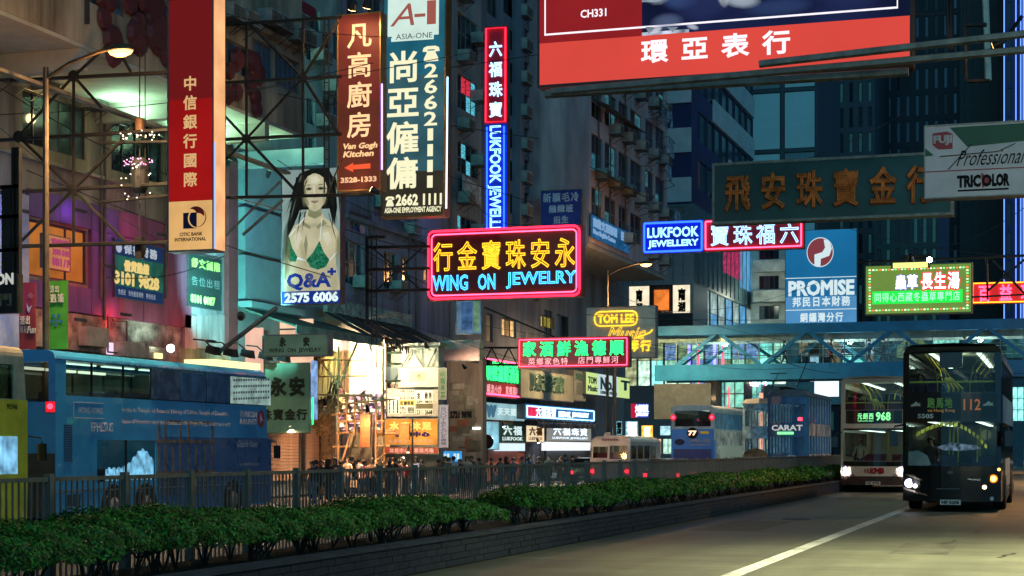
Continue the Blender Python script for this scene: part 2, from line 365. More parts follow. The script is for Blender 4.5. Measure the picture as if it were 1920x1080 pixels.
# ---------------------------------------------------------------- metal fence behind the hedge
M_rail = mat('galvanised', (.21, .22, .20), .45, .6, var=.2, sc=4)
fe = empty('fence', 'long grey steel railing between the hedge and the tramway', 'railing', (-10.1, 0, .12))
PS = 1.52; fy0 = 4.9
pm = MB().box(-.04, .04, -.04, .04, -.1, 1.27).mesh('post', M_rail)
bar = MB().box(-.009, .009, -.009, .009, .12, 1.2).mesh('baluster', M_rail)
nb = 0; rb = MB()
for i in range(68):
    y = fy0 + i * PS; obj('post', pm, fe, (0, y, 0)); 
    MB().box(-.022, .022, y + .05, y + PS - .05, 1.19, 1.235).build('top_rail', M_rail, fe); MB().box(-.018, .018, y + .05, y + PS - .05, .10, .135).build('bottom_rail', M_rail, fe)
    for k in range(1, 14):
        yy = y + k * PS / 14
        if 15 < yy < 50 and nb < 300: obj('baluster', bar, fe, (0, yy, 0)); nb += 1
        else: rb.box(-.009, .009, yy - .009, yy + .009, .12, 1.2)
rb.build('balusters', M_rail, fe, kind='stuff')
# ---------------------------------------------------------------- hedges
def leafmat(name, c): 
    m = mat(name, c, .5, var=.45, sc=9, spec=.5); return m
M_leaf = [leafmat('leaf_mid', (.05, .22, .015)), leafmat('leaf_light', (.09, .32, .025)), leafmat('leaf_dark', (.022, .09, .012))]
M_twig = mat('twig', (.05, .035, .022), .9, var=.3)
def hedge(label, Y0, Y1, top, seed, grp='clipped hedges in the roadside planter'):
    g = np.random.default_rng(seed); e = empty('hedge', label, 'hedge', (-9.05, Y0, .33), group=grp)
    # clumps
    V, F, MI = [], [], []
    y = Y0
    L = Y1 - Y0; segs = int(L / .5)
    ph = g.random(8) * 6.28
    for s_ in range(segs):
        yc = Y0 + (s_ + .5) * .5; d = yc / .95
        n = int(min(2700, 2700 * (19 / max(19, d)) ** 1.3)); sz = .017 * max(1, (d / 19) ** .62)
        t = g.random(n); a = (g.random(n)) * np.pi * 1.25 - .12 * np.pi
        yy = yc + (g.random(n) - .5) * .62
        edge = np.clip(np.minimum(yy - Y0, Y1 - yy) / 1.2, 0, 1) ** .5
        lump = 1.0 + .10 * np.sin(yy * 2.1 + ph[0] + a) + .09 * np.sin(yy * 4.7 + ph[1] - 2 * a) + .07 * np.sin(yy * 9.3 + ph[2] + 3 * a)
        rad = (1 - .35 * t ** 2.2) * lump * (.55 + .45 * edge)
        tp = top(yy) - .33
        cx = np.cos(a) * .62 * rad; cz = tp * .60 + np.sin(a) * tp * .40 * rad
        P = np.stack([cx, yy - Y0, cz], 1) + (g.random((n, 3)) - .5) * .05
        nrm = np.stack([np.cos(a), (g.random(n) - .5) * 1.2, np.sin(a) + .3], 1) + (g.random((n, 3)) - .5) * 1.1
        nrm /= np.linalg.norm(nrm, axis=1)[:, None]
        up = np.cross(nrm, g.random((n, 3)) - .5); up /= np.linalg.norm(up, axis=1)[:, None] + 1e-9; sd = np.cross(nrm, up)
        q = (sz * (0.7 + .7 * g.random(n)))[:, None]
        base = len(V) * 4 if False else sum(len(x) for x in V)
        quad = np.stack([P - up * q * 1.3, P + sd * q * .62, P + up * q * 1.3, P - sd * q * .62], 1).reshape(-1, 3)
        V.append(quad); F.append(np.arange(n * 4).reshape(-1, 4) + base); MI.append(g.choice(3, n, p=[.5, .25, .25]))
    V = np.concatenate(V); F = np.concatenate(F); MI = np.concatenate(MI)
    me = bpy.data.meshes.new('foliage'); me.vertices.add(len(V)); me.vertices.foreach_set('co', V.ravel())
    me.loops.add(len(F) * 4); me.loops.foreach_set('vertex_index', F.ravel().astype(np.int32)); me.polygons.add(len(F))
    me.polygons.foreach_set('loop_start', np.arange(0, len(F) * 4, 4, dtype=np.int32)); 
    for m in M_leaf: me.materials.append(m)
    me.polygons.foreach_set('material_index', MI.astype(np.int32)); me.update(calc_edges=True)
    obj('foliage', me, e, kind='stuff')
    r2 = random.Random(seed); mb = MB(); y = Y0 + .2
    while y < Y1 - .1:
        bx_ = r2.uniform(-.35, .35)
        for k in range(r2.choice((3, 4, 5))):
            a = r2.uniform(0, 6.28); r_ = r2.uniform(.12, .34); t = float(top(np.array([y]))[0]) - .33
            m1 = (bx_ + math.cos(a) * r_ * .4, y - Y0 + math.sin(a) * r_ * .4, t * .3)
            mb.tube([(bx_, y - Y0, -.02), m1, (bx_ + math.cos(a) * r_, y - Y0 + math.sin(a) * r_, t * .62)], .016, 4, r1=.007)
            if y < 45:
                for z_ in range(2): aa = a + r2.uniform(-1, 1); mb.tube([m1, (m1[0] + math.cos(aa) * .2, m1[1] + math.sin(aa) * .2, t * .5)], .007, 3)
        y += r2.uniform(.28, .5)
    mb.build('stems', M_twig, e, kind='stuff')
hedge('nearer clipped hedge, brighter green, rising from the left corner', 9, 26.8, lambda y: 1.0 - .010 * np.clip(y - 14, 0, 9) - .05 * np.clip(y - 24, 0, 3) + .05 * np.sin(y * .9), 5)
hedge('farther darker clipped hedge running away beside the road', 27.6, 84, lambda y: .93 + .05 * np.sin(y * .7 + 1) + .03 * np.sin(y * 2.3) , 6)
# small grass tufts in the soil
mb = MB(); r3 = random.Random(8)
for i in range(2600):
    y = r3.uniform(14, 30); x = -8.4 - abs(r3.gauss(0, .18)); h = r3.uniform(.02, .07); a = r3.uniform(0, 3.14)
    mb.poly([(x, y, .33), (x + .012 * math.cos(a), y + .012 * math.sin(a), .33), (x + r3.uniform(-.02, .02), y + r3.uniform(-.02, .02), .33 + h)])
mb.build('grass', leafmat('grass_leaf', (.06, .12, .03)), kind='stuff', label='thin grass growing at the foot of the hedge', category='grass')
# ================================================================ BUILDINGS
M_cream = mat('render_cream', (.32, .28, .20), .85, var=.55, sc=.55, bump=.3, dirt=1)
M_grey = mat('render_grey', (.23, .22, .23), .85, var=.35, sc=.6, bump=.3, dirt=1)
M_dark = mat('render_dark', (.12, .13, .17), .85, var=.35, sc=.6, bump=.3, dirt=1)
M_mauve = mat('render_mauve', (.20, .15, .17), .85, var=.3, sc=.8, bump=.3, dirt=1)
M_teal = mat('render_teal', (.22, .28, .27), .8, var=.3, sc=.6, bump=.3, dirt=1)
M_pale = mat('cladding_pale', (.60, .61, .62), .6, var=.12, sc=.6)
M_navy = mat('cladding_navy', (.02, .035, .12), .4, var=.15)
M_fr = mat('window_frame', (.20, .21, .22), .5, .4, var=.2)
M_frd = mat('window_frame_dark', (.05, .055, .06), .5, .3, var=.2)
M_pane = [mat('pane_a', (.018, .04, .055), .12, var=.3, sc=1), mat('pane_b', (.03, .06, .07), .18, var=.4, sc=1), mat('pane_c', (.008, .012, .018), .08, var=.3), mat('pane_d', (.05, .08, .10), .35, var=.4, sc=2)]
M_lit = [glow('lit_warm', (1, .62, .25), .9, var=.5, sc=2), glow('lit_cool', (.6, .95, 1), .8, var=.5, sc=2)]
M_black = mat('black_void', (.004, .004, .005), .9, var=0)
_WM = {}
class Bld:
    def __init__(s, label, X=None, Y=None, px0=0, px1=100, z0=-.3, z1=60, depth=14, wall=M_grey, side=None, name='building', cat='building', group=None):
        s.X, s.Yp = X, Y
        if X is not None: s.o = (X, fy(px0, X), 0); s.w = fy(px1, X) - s.o[1]; rz = math.pi / 2
        else: s.o = (xy(px0, Y), Y, 0); s.w = xy(px1, Y) - s.o[0]; rz = 0
        s.root = empty(name, label, cat, s.o, rz, group=group)
        s.z0, s.z1, s.d, s.wm, s.holes = z0, z1, depth, wall, []
        s.side = side or wall; s.rng = random.Random(len(label) * 7 + int(px0))
    def lx(s, px): return fy(px, s.X) - s.o[1] if s.X is not None else xy(px, s.Yp) - s.o[0]
    def z(s, px, py): return zz(px, py, fy(px, s.X) if s.X is not None else s.Yp)
    def winl(s, x0, x1, z0, z1, nx=2, nz=1, fm=None, panes=None, bars=.05, tr=None, name='window', deep=.12, sub=True):
        """window in local metres"""
        fm = fm or M_fr; panes = panes or M_pane
        s.holes.append((x0, x1, z0, z1)); w, h = x1 - x0, z1 - z0
        k = (round(w, 2), round(h, 2), nx, nz, fm.name, bars)
        if k not in _WM:
            mb = MB(); b = bars
            for q in ((0, w, 0, b), (0, w, h - b, h), (0, b, b, h - b), (w - b, w, b, h - b)): mb.box(q[0], q[1], -.03, .05, q[2], q[3])
            for i in range(1, nx): x = w * i / nx; mb.box(x - b / 2, x + b / 2, -.02, .05, b, h - b)
            for j in range(1, nz): y = h * j / nz; mb.box(b, w - b, -.01, .04, y - b / 2, y + b / 2)
            pm = [MB().box(b * .5, w / nx - b * .5, .0, .012, b * .5, h / nz - b * .5).mesh('pane', p) for p in panes] if sub else None
            _WM[k] = (mb.mesh('window', fm), {})
        wm, pc = _WM[k]
        o = obj(name, wm, s.root, (x0, deep, z0))
        for i in range(nx):
            for j in range(nz):
                p = s.rng.choice(panes)
                if p.name not in pc: pc[p.name] = MB().box(bars * .4, w / nx - bars * .4, .02, .032, bars * .4, h / nz - bars * .4).mesh('pane', p)
                obj('pane', pc[p.name], o, (w * i / nx, 0, h * j / nz))
        return o
    def win(s, px0, px1, pt, pb, *a, **k):
        x0, x1 = s.lx(px0), s.lx(px1); return s.winl(x0, x1, s.z(px0, pb), s.z(px0, pt), *a, **k)
    def box(s, name, x0, x1, y0, y1, z0, z1, m, **k): return MB().box(x0, x1, y0, y1, z0, z1).build(name, m, s.root, **k)
    def slab(s, name, px0, px1, pt, pb, out, m, back=0, **k):
        """piece standing OUT proud of the face between two columns, top and bottom read at px0"""
        return s.box(name, s.lx(px0), s.lx(px1), -out, back - .003, s.z(px0, pb), s.z(px0, pt), m, **k)
    def finish(s, extra_back=True):
        mb = MB(); w = s.w
        holed(mb, 0, w, s.z0, s.z1, s.holes, lambda u, v, d: (u, d, v), .3)
        if extra_back:
            mb.quad((0, s.d, s.z0), (0, 0, s.z0), (0, 0, s.z1), (0, s.d, s.z1)); mb.quad((w, 0, s.z0), (w, s.d, s.z0), (w, s.d, s.z1), (w, 0, s.z1))
            mb.quad((0, 0, s.z1), (w, 0, s.z1), (w, s.d, s.z1), (0, s.d, s.z1)); mb.quad((w, s.d, s.z0), (0, s.d, s.z0), (0, s.d, s.z1), (w, s.d, s.z1))
        mb.build('wall', s.wm, s.root)
        if s.holes: MB().quad((0.05, .5, s.z0), (w - .05, .5, s.z0), (w - .05, .5, s.z1), (.05, .5, s.z1)).build('dark_backing', M_black, s.root)  # black sheet stands in for the darkness of the rooms
AC = None
def ac_unit(b, x, z, out=0, s=1.0):
    """window air conditioner, part of the building it is bolted to"""
    global AC
    if AC is None:
        m = MB(); m.box(-.36, .36, -.5, 0, 0, .42)
        g_ = MB()
        for i in range(6): g_.box(-.33, .33, -.515, -.5, .05 + i * .055, .075 + i * .055)
        bk = MB()
        for x_ in (-.33, .33): bk.tube([(x_, 0, -.32), (x_, -.48, -.02)], .015, 4)
        bk.box(-.38, .38, -.5, 0, -.03, -.005)
        AC = (m.mesh('air_conditioner', mat('ac_case', (.26, .26, .24), .6, var=.35)), g_.mesh('grille', mat('ac_grille', (.05, .05, .05), .7)), bk.mesh('bracket', M_frd))
    o = obj('air_conditioner', AC[0], b.root, (x, -out, z)); o.scale = (s, s, s); obj('grille', AC[1], o); obj('bracket', AC[2], o); return o
# ---- building A: the old cream corner block, lower wall on X=-31, upper storeys overhanging to X=-27
XA, XU = -31.0, -27.0
A = Bld('old cream corner block with overhanging upper storeys above the buses', X=XA, px0=-260, px1=432, z1=13.5, depth=12, wall=M_cream)
Z_OV = 13.4
A.win(42, 163, 163, 266, 5, 1, M_frd); A.win(209, 306, 208, 318, 4, 1, M_frd)
A.win(-120, -20, 120, 215, 4, 1, M_frd)
A.slab('ledge', -200, 430, 222, 229, .22, M_cream)
# orange shop window with its pink poster
A.win(50, 164, 408, 516, 3, 1, M_frd, panes=[glow('orange_panel', (1, .33, .06), .38, var=.5, sc=.5)], bars=.08)
# recess of raw wall
ro = A.slab('raw_wall', 192, 338, 585, 655, .02, mat('raw_wall', (.38, .38, .31), .9, var=.6, sc=1.4, bump=.8))
M_fas = mat('fascia_panel', (.42, .36, .40), .55, var=.25, sc=1.2, dirt=1)
# fascia panels, each a plate
xs = [A.lx(p) for p in (-200, -90, 46)]
for a, b in zip(xs, xs[1:]): A.box('panel', a + .02, b - .02, -.18, -.02, 4.6, 9.6, mat('panel_white', (.5, .5, .55), .5, var=.15))
pxs = [46, 105, 164, 190, 215, 262, 308, 330, 352]
for a, b in zip(pxs, pxs[1:]):
    M_fas = mat('fascia_violet', (.15, .085, .25), .5, var=.3, sc=1.2, dirt=1) if a < 200 else mat('fascia_plum', (.30, .08, .14), .5, var=.3, sc=1.2, dirt=1)
    A.box('panel', A.lx(a) + .015, A.lx(b) - .015, -.16, -.02, 9.0, 9.85, M_fas)
    A.box('panel', A.lx(a) + .015, A.lx(b) - .015, -.16, -.02, 6.15, 7.0 if a < 160 else 8.98, M_fas)
A.box('panel', A.lx(46), A.lx(190), -.155, -.02, 4.9, 6.1, mat('panel_stained', (.36, .3, .2), .8, var=.5, sc=2, bump=.4))
for a, b in zip((340, 362, 384, 406), (361, 383, 405, 428)): A.slab('panel', a, b, 590, 652, .16, mat('panel_neon_tint', (.48, .34, .33), .6, var=.35, sc=1.6, dirt=1))  # white panels tinted pink for the red neon light on them
for a, b in zip((308, 352, 402), (351, 401, 414)): A.slab('panel', a, b, 410, 588, .14, mat('panel_mauve', (.34, .27, .28), .6, var=.3, sc=1.2, dirt=1))
A.slab('pilaster', 414, 431, 300, 655, .35, mat('pilaster_red', (.22, .05, .05), .5, var=.2))
# boxes at shop level
for i, (a, b, c, d) in enumerate(((140, 180, 612, 648), (212, 248, 640, 668), (256, 288, 650, 672))): A.slab('shop_box', a, b, c, d, .5, mat('shop_box', (.5, .4, .3), .6))
A.slab('light_box', 199, 208, 642, 664, .1, glow('lb_white', (1, .75, 1), 1.0)); A.slab('light_box', 265, 277, 662, 672, .6, glow('lb_yellow', (1, .95, .4), 1.4))
for a, b, py in ((345, 372, 674), (376, 404, 677), (408, 436, 680)): A.slab('light_box', a, b, py, py + 12, 1.2, glow('lb_yellow2', (1, .95, .45), 1.3))
# pipes
mb = MB()
for px, t, bt in ((180, 150, 560), (187, 165, 600), (302, 215, 560)):
    x = A.lx(px); mb.tube([(x, -.2, A.z(px, t)), (x, -.2, A.z(px, bt))], .05, 6)
x = A.lx(202); z = A.z(202, 600); mb.tube([(x, -.2, z), (x + .9, -.2, z), (x + .9, -.2, z - 1)], .04, 5); mb.tube([(A.lx(195), -.15, A.z(195, 590)), (A.lx(195), -.15, A.z(195, 660)), (A.lx(260), -.15, A.z(195, 660))], .035, 5)
mb.build('pipework', mat('pipe', (.12, .10, .08), .6, .2), A.root)
for px, py in ((12, 155), (70, 172), (165, 205), (195, 218), (208, 232)): ac_unit(A, A.lx(px), A.z(px, py), .02, 1.1)
# overhanging storeys: soffit, downstand beams, upper wall
y0u, y1u = fy(-400, XU) - A.o[1], fy(566, XU) - A.o[1]
y1s = fy(566, XU)
U = Bld('x', X=XU, px0=-400, px1=566, z0=Z_OV, z1=34, depth=4, wall=M_cream)
# make it part of building A
U.root.parent = A.root; U.root.name = 'upper_storeys'; del U.root['label']; del U.root['category']
U.root.location = (U.o[1] - A.o[1], -(XU - XA), 0); U.root.rotation_euler = (0, 0, 0)
for px0, px1, pt, pb in ((405, 470, 62, 120), (474, 512, 70, 140), (516, 562, 95, 158), (250, 318, -20, 40), (160, 235, -60, 0)):
    U.win(px0, px1, pt, pb, 5, 1, M_fr, panes=[mat('blue_sheet', (.03, .12, .22), .35, var=.4, sc=5), M_pane[0], mat('blue_sheet2', (.05, .17, .28), .35, var=.4, sc=5)])
M_flow = mat('red_flower', (.08, .012, .02), .6, var=.3)
def flower(px, py, r, seed):
    q = random.Random(seed); m = MB(); x, z = U.lx(px), U.z(px, py)
    for i in range(7):
        cx, cz = x + q.uniform(-.45, .45) * r, z + q.uniform(-1.0, 1.0) * r; rr_ = q.uniform(.3, .5) * r
        dy_ = -.12 - .02 * i; m.hexa([(cx + a, -.04, cz + b) for a, b in ell(0, 0, rr_, rr_, 9)], [(cx + a, dy_, cz + b) for a, b in ell(0, 0, rr_ * .8, rr_ * .8, 9)])
    m.build('flower_relief', M_flow, U.root)
for a in ((200, 38, 1.0, 1), (253, 52, 1.1, 2), (300, 90, 1.2, 3), (432, 140, .9, 4), (475, 158, .9, 5)): flower(*a)
U.slab('ledge', -400, 566, -10, -2, .25, M_cream); U.box('ledge', 0, U.w, -.2, 0, Z_OV + 3.0, Z_OV + 3.18, M_cream)
U.box('sill_pipe', U.lx(160) - .05, U.lx(160) + .05, -.12, 0, 14, 16, M_frd)
for px, py in ((418, 38), (445, 50), (490, 48), (512, 60), (540, 80), (556, 86)): ac_unit(U, U.lx(px), U.z(px, py), .02, 1.2)
U.finish(False)
for ch in list(U.root.children): ch.parent = A.root; ch.location = ch.location + Vector((U.o[1] - A.o[1], -(XU - XA), 0))
bpy.data.objects.remove(U.root); U.root = None
M_sof = mat('soffit', (.42, .42, .36), .85, var=.2, sc=.6)
sx0, sx1 = U.o[1] - A.o[1], y1s - A.o[1]
MB().box(sx0, sx1, -3.99, -.01, Z_OV - .12, Z_OV - .003).build('soffit', M_sof, A.root)
for yy in (38, 43.2, 50.5, 55.2, 60.3): MB().box(yy - A.o[1], yy - A.o[1] + .35, -3.98, -.02, Z_OV - .75, Z_OV - .13).build('beam', M_sof, A.root)
MB().quad((sx1, -4, Z_OV), (sx1, 0, Z_OV), (sx1, 0, 34), (sx1, -4, 34)).build('end_wall', M_cream, A.root)
A.finish()
# ---- building B: teal-lit column of wall then dark mauve block
B = Bld('tall dark old block with smooth teal wall behind the swimwear poster', X=XA, px0=433, px1=640, z1=40, depth=12, wall=M_teal)
B.slab('smooth_panel', 447, 529, 285, 380, .3, mat('smooth_teal', (.25, .35, .34), .5, var=.15, sc=.8)); B.slab('smooth_panel', 447, 529, 388, 470, .3, mat('smooth_teal', (.25, .35, .34)))
B.slab('smooth_panel', 447, 529, 478, 560, .3, mat('smooth_teal')); B.slab('ledge', 434, 536, 565, 577, .9, mat('smooth_teal'))
for px in (575, 605, 625): B.win(px, px + 16, 60, 110, 2, 1); B.win(px, px + 16, 180, 230, 2, 1)
for px, py in ((590, 118), (600, 240), (545, 52), (520, 100), (612, 175)): ac_unit(B, B.lx(px), B.z(px, py), .02, 1.3)
B.win(572, 592, 250, 300, 2, 2, panes=[M_pane[1], M_pane[3]]); B.win(540, 566, 130, 190, 3, 2, panes=[M_pane[1], M_pane[3], M_pane[0]]); B.box('red_band', B.lx(520), B.lx(568), -.6, -.02, B.z(520, 12), B.z(520, -10), mat('sign_dull_red', (.2, .015, .03), .5))
B.win(480, 520, 20, 90, 3, 1); B.win(560, 600, 0, 40, 2, 1); B.finish()
C = Bld('dark mauve tenement behind the cafe scaffold and hanging signs', X=XA, px0=641, px1=846, z1=45, depth=12, wall=mat('render_violet', (.24, .19, .25), .85, var=.35, sc=.8, bump=.3, dirt=1))
for px0, px1, pt, pb in ((655, 690, 395, 430), (790, 812, 500, 545)): C.win(px0, px1, pt, pb, 3, 2, panes=[M_pane[1], M_pane[3], glow('dim_room', (.5, .35, .6), .12, var=.5)])
for px, py in ((668, 540), (735, 548), (800, 470), (760, 440), (708, 390)): ac_unit(C, C.lx(px), C.z(px, py), .02, 1.3)
for px0, px1, pt, pb in ((646, 682, 448, 530), (720, 745, 470, 540), (752, 770, 480, 545), (700, 716, 300, 350)): C.win(px0, px1, pt, pb, 3, 2)
for k in range(5):
    for px in (650, 690, 735, 790): C.win(px, px + 26, 60 + 75 * k - 150, 105 + 75 * k - 150, 2, 1)
C.slab('ledge', 641, 846, 604, 622, .9, mat('ledge_old', (.3, .27, .24), .9, var=.5, sc=3, bump=.6)); C.slab('ledge', 641, 846, 400, 408, .3, M_mauve)
mb = MB()
for px in (690, 762, 775, 838): x = C.lx(px); mb.tube([(x, -.15, 2), (x, -.15, 40)], .05, 5)
for i in range(14):
    px = R.uniform(645, 800); x = C.lx(px); z = R.uniform(9, 16); mb.tube([(x, -.1, z), (x + R.uniform(2, 6), -.12, z - R.uniform(.1, .9))], .018, 4)
mb.build('pipework', mat('pipe'), C.root); C.finish()
D = Bld('grey tenement with air conditioners and neon reflections in its windows', X=XA, px0=847, px1=903, z1=60, depth=12, wall=M_grey)
M_refl = [M_pane[0], M_pane[2], glow('refl_cyan', (.15, .75, .95), .6, var=1, sc=14, samp=False), glow('refl_red', (1, .05, .1), .6, var=1, sc=12, samp=False)]  # neon reflections put into the panes as glowing colour
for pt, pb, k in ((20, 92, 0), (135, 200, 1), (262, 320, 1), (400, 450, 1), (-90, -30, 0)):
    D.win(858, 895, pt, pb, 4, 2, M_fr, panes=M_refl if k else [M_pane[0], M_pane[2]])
    ac_unit(D, D.lx(862), D.z(862, pt - 18), .02, 1.4); ac_unit(D, D.lx(888), D.z(888, pb - 8), .02, 1.4)
MB().hexa([(D.lx(858), -.3, D.z(858, 328)), (D.lx(893), -.3, D.z(893, 352)), (D.lx(893), -.3, D.z(893, 385)), (D.lx(858), -.3, D.z(858, 372))], [(D.lx(858), -.26, D.z(858, 328)), (D.lx(893), -.26, D.z(893, 352)), (D.lx(893), -.26, D.z(893, 385)), (D.lx(858), -.26, D.z(858, 372))]).build('banner', mat('old_banner', (.4, .4, .4), .8, var=.5, sc=4), D.root)
D.win(905 - 45, 893, 570, 620, 2, 1, M_frd, panes=[glow('pastel', (.3, .5, .9), .35, var=.6, sc=2)]); D.finish()
DD = Bld('tall unlit slab block behind the vertical neon sign', X=XA, px0=904, px1=1012, z1=75, depth=12, wall=M_dark)
for i in range(10):
    for px in (912, 944, 975): DD.win(px, px + 20, 40 + i * 62 - 180, 78 + i * 62 - 180, 2, 1, M_frd, panes=[M_pane[2], M_pane[0]])
for px in (960, 998): DD.slab('pier', px, px + 8, -300, 560, .5, M_dark)
for i in range(9): ac_unit(DD, DD.lx(968), DD.z(968, i * 62 - 90), .05, 1.6)
DD.win(912, 924, 587, 640, 1, 1, M_frd, panes=[mat('curtain', (.35, .27, .16), .8)]); DD.win(941, 968, 594, 630, 3, 1, M_frd, panes=[M_lit[0], mat('curtain')], bars=.1)
DD.finish()
# ---- building E: pink-brown block, blank side wall to us, overhanging
XE = -27.2; YE = fy(1105, XE)
E_ = Bld('pink-brown tenement with blank side wall and a street front full of air conditioners', X=XE, px0=1105, px1=1251, z0=14.2, z1=70, depth=4.2, wall=mat('render_pink', (.46, .33, .34), .85, var=.25, sc=.8, bump=.3, dirt=1))
lev = [(-60, -5), (55, 118), (150, 215), (245, 315), (345, 405)]
for pt, pb in lev:
    for a, b in ((1109, 1130), (1134, 1156), (1160, 1178), (1182, 1204), (1210, 1226), (1229, 1246)):
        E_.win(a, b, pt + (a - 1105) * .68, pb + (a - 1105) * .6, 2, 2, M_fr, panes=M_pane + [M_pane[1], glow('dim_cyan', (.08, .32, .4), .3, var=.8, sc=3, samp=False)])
        if R.random() < .75: ac_unit(E_, E_.lx((a + b) / 2), E_.z(a, pb + (a - 1105) * .6 + 14), .02, 1.5)
for pt in (200, 330): 
    x0, x1 = E_.lx(1108), E_.lx(1180); z = E_.z(1108, pt)
    MB().hexa([(x0, 0, z + .5), (x1, 0, z + .5), (x1, -1.1, z), (x0, -1.1, z)], [(x0, 0, z + .56), (x1, 0, z + .56), (x1, -1.1, z + .06), (x0, -1.1, z + .06)]).build('window_canopy', mat('rust_canopy', (.06, .05, .05), .8), E_.root)
# balcony clutter and laundry
mb = MB(); lm = MB()
for i in range(46):
    x = E_.lx(R.uniform(1185, 1248)); z = R.uniform(17, 44); o_ = R.uniform(.5, 1.3)
    mb.tube([(x, 0, z), (x, -o_, z + R.uniform(-.2, .2)), (x + R.uniform(.8, 2.2), -o_, z), (x + 1.5, 0, z - .4)], .03, 4)
    if i % 4 == 0:
        for q in range(3): xx = x + q * .6; h_ = R.uniform(.6, 1.3); lm.quad((xx, -o_, z), (xx + .5, -o_, z), (xx + .47, -o_ - .05, z - h_), (xx + .05, -o_ + .05, z - h_))
mb.build('drying_rack', M_frd, E_.root, kind='stuff'); lm.build('laundry', mat('laundry', (.25, .3, .38), .9, var=.6, sc=3), E_.root, kind='stuff')
mb = MB()
for px in (1120, 1142, 1170): x = E_.lx(px); mb.tube([(x, -.1, 15), (x, -.1, 60)], .05, 4)
mb.build('pipework', mat('pipe'), E_.root)
E_.finish(); MB().box(-.2, E_.w, .05, 4.2, 13.9, 14.19).build('soffit', mat('soffit_e', (.34, .30, .26), .85), E_.root)
E2 = Bld('dark lower floors of the pink-brown tenement behind the restaurant neon', X=XA - .4, px0=1013, px1=1170, z1=14, depth=10, wall=M_grey)
for px0, px1, pt, pb, pn in ((1020, 1036, 580, 640, 3), (1044, 1068, 588, 640, 2)): E2.win(px0, px1, pt, pb, 2, 1, M_frd)
E2.win(1014, 1040, 590, 612, 1, 1, M_frd, panes=[glow('lit_yellow', (1, .8, .1), .5, var=.9, sc=5, samp=False)])
E2.finish()
# ---- bank with white and navy bands
YF = yd(1272, 150)
F_ = Bld('corner office block with alternating white and navy bands', Y=YF, px0=1180, px1=1296, z0=18, z1=70, depth=3, wall=M_navy)
for i in range(9):
    pt = -40 + i * 93
    if zz(1296, pt + 45, YF) > 18: F_.box('white_band', 0, F_.w + .02, -.15, 0, max(18.2, zz(1296, pt + 46, YF)), zz(1296, pt, YF), M_pale)
F_.finish()
XF = xy(1296, YF)
F2 = Bld('street front of the banded office block with strip windows', X=XF, px0=1297, px1=1412, z0=18, z1=70, depth=3, wall=M_navy)
for i in range(10):
    zt = zz(1296, -40 + i * 93, YF); zb = zz(1296, 5 + i * 93, YF)
    if zb < 18.5: break
    F2.box('white_band', F2.w * (.3 if i % 3 else .55), F2.w, -.15, 0, zb, zt, M_pale)
    n = 9
    for k in range(n):
        wd = F2.w / n
        if zb - .2 - 2.6 < 18.3: continue
        F2.winl(k * wd + .1, (k + 1) * wd - .1, zb - 2.8, zb - .2, 1, 1, M_frd, panes=[M_pane[0], M_pane[1], M_pane[0], M_pane[2]] + ([M_lit[0]] if R.random() < .15 else []) + ([M_lit[1]] if k > 6 and i == 5 else []))
F2.finish()
# ---- podium with the lit clothes-shop windows (frontal face and glass side)
YP = yd(1240, 142)
P_ = Bld('pale clad shop podium with bright show windows over the footbridge end', Y=YP, px0=1150, px1=1300, z0=11.4, z1=18, depth=6, wall=mat('cladding_grey', (.30, .30, .31), .5, var=.1))
M_shopw = glow('shop_cream', (1, .88, .62), 1.0, var=.15)
x = [P_.lx(p) for p in (1178, 1218, 1260, 1299)]; zb, zt = P_.z(1178, 590), P_.z(1178, 536)
P_.winl(x[0], x[1], zb, zt, 1, 1, M_frd, panes=[M_shopw]); P_.winl(x[1], x[2], zb, zt, 1, 1, M_frd, panes=[mat('shop_brown', (.06, .04, .03), .5)]); P_.winl(x[2], x[3] - .2, zb, zt, 1, 1, M_frd, panes=[M_shopw])
P_.box('orange_poster', P_.lx(1226), P_.lx(1254), .05, .1, zb + .3, zt - .4, glow('poster_orange', (1, .25, .04), .8, var=.5, sc=1))
mb = MB(); 
for cx, w_ in ((1198, 14), (1278, 16)): put_row(mb, '南', P_.lx(cx - w_ / 2), P_.lx(cx + w_ / 2), zt - 1.3, zt - .35, .08, 'bold', .05); put_row(mb, '湖', P_.lx(cx - w_ / 2), P_.lx(cx + w_ / 2), zb + .15, zb + .95, .08, 'bold', .05)
mb.build('lettering', M_black, P_.root)
for i in range(8): P_.box('joint', P_.w * i / 8 - .02, P_.w * i / 8 + .02, -.01, 0, zt + .1, 17.9, M_frd)
P_.box('base_band', 0, P_.w, -.3, 0, 11.4, zb - .05, mat('band_black', (.02, .025, .03), .4)); P_.finish()
XP = xy(1300, YP)
P2 = Bld('glass side of the shop podium reflecting a blue advertisement', X=XP, px0=1301, px1=1412, z0=11.4, z1=22, depth=3, wall=mat('cladding_teal', (.10, .17, .19), .4, var=.2))
wd = P2.w / 8
for k in range(8): P2.winl(k * wd + .05, (k + 1) * wd - .05, 11.6, 15.4, 1, 2, M_frd, panes=[glow('refl_ad', (.10, .34, .62), .9, var=.45, sc=.7), glow('refl_ad2', (.35, .5, .5), .8, var=.6, sc=.9)])  # reflected advertisement put into the panes as glow
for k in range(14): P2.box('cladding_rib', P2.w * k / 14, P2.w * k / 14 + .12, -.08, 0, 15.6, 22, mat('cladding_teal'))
P2.box('red_reflection', P2.w * .45, P2.w * .75, -.03, -.01, 17.6, 21.5, glow('refl_pink', (.8, .05, .2), .45, var=1, sc=3)); P2.box('blue_reflection', P2.w * .75, P2.w, -.03, -.01, 17.0, 21.5, glow('refl_ad')); P2.finish()  # glowing boxes imitate red and blue reflections on the podium side
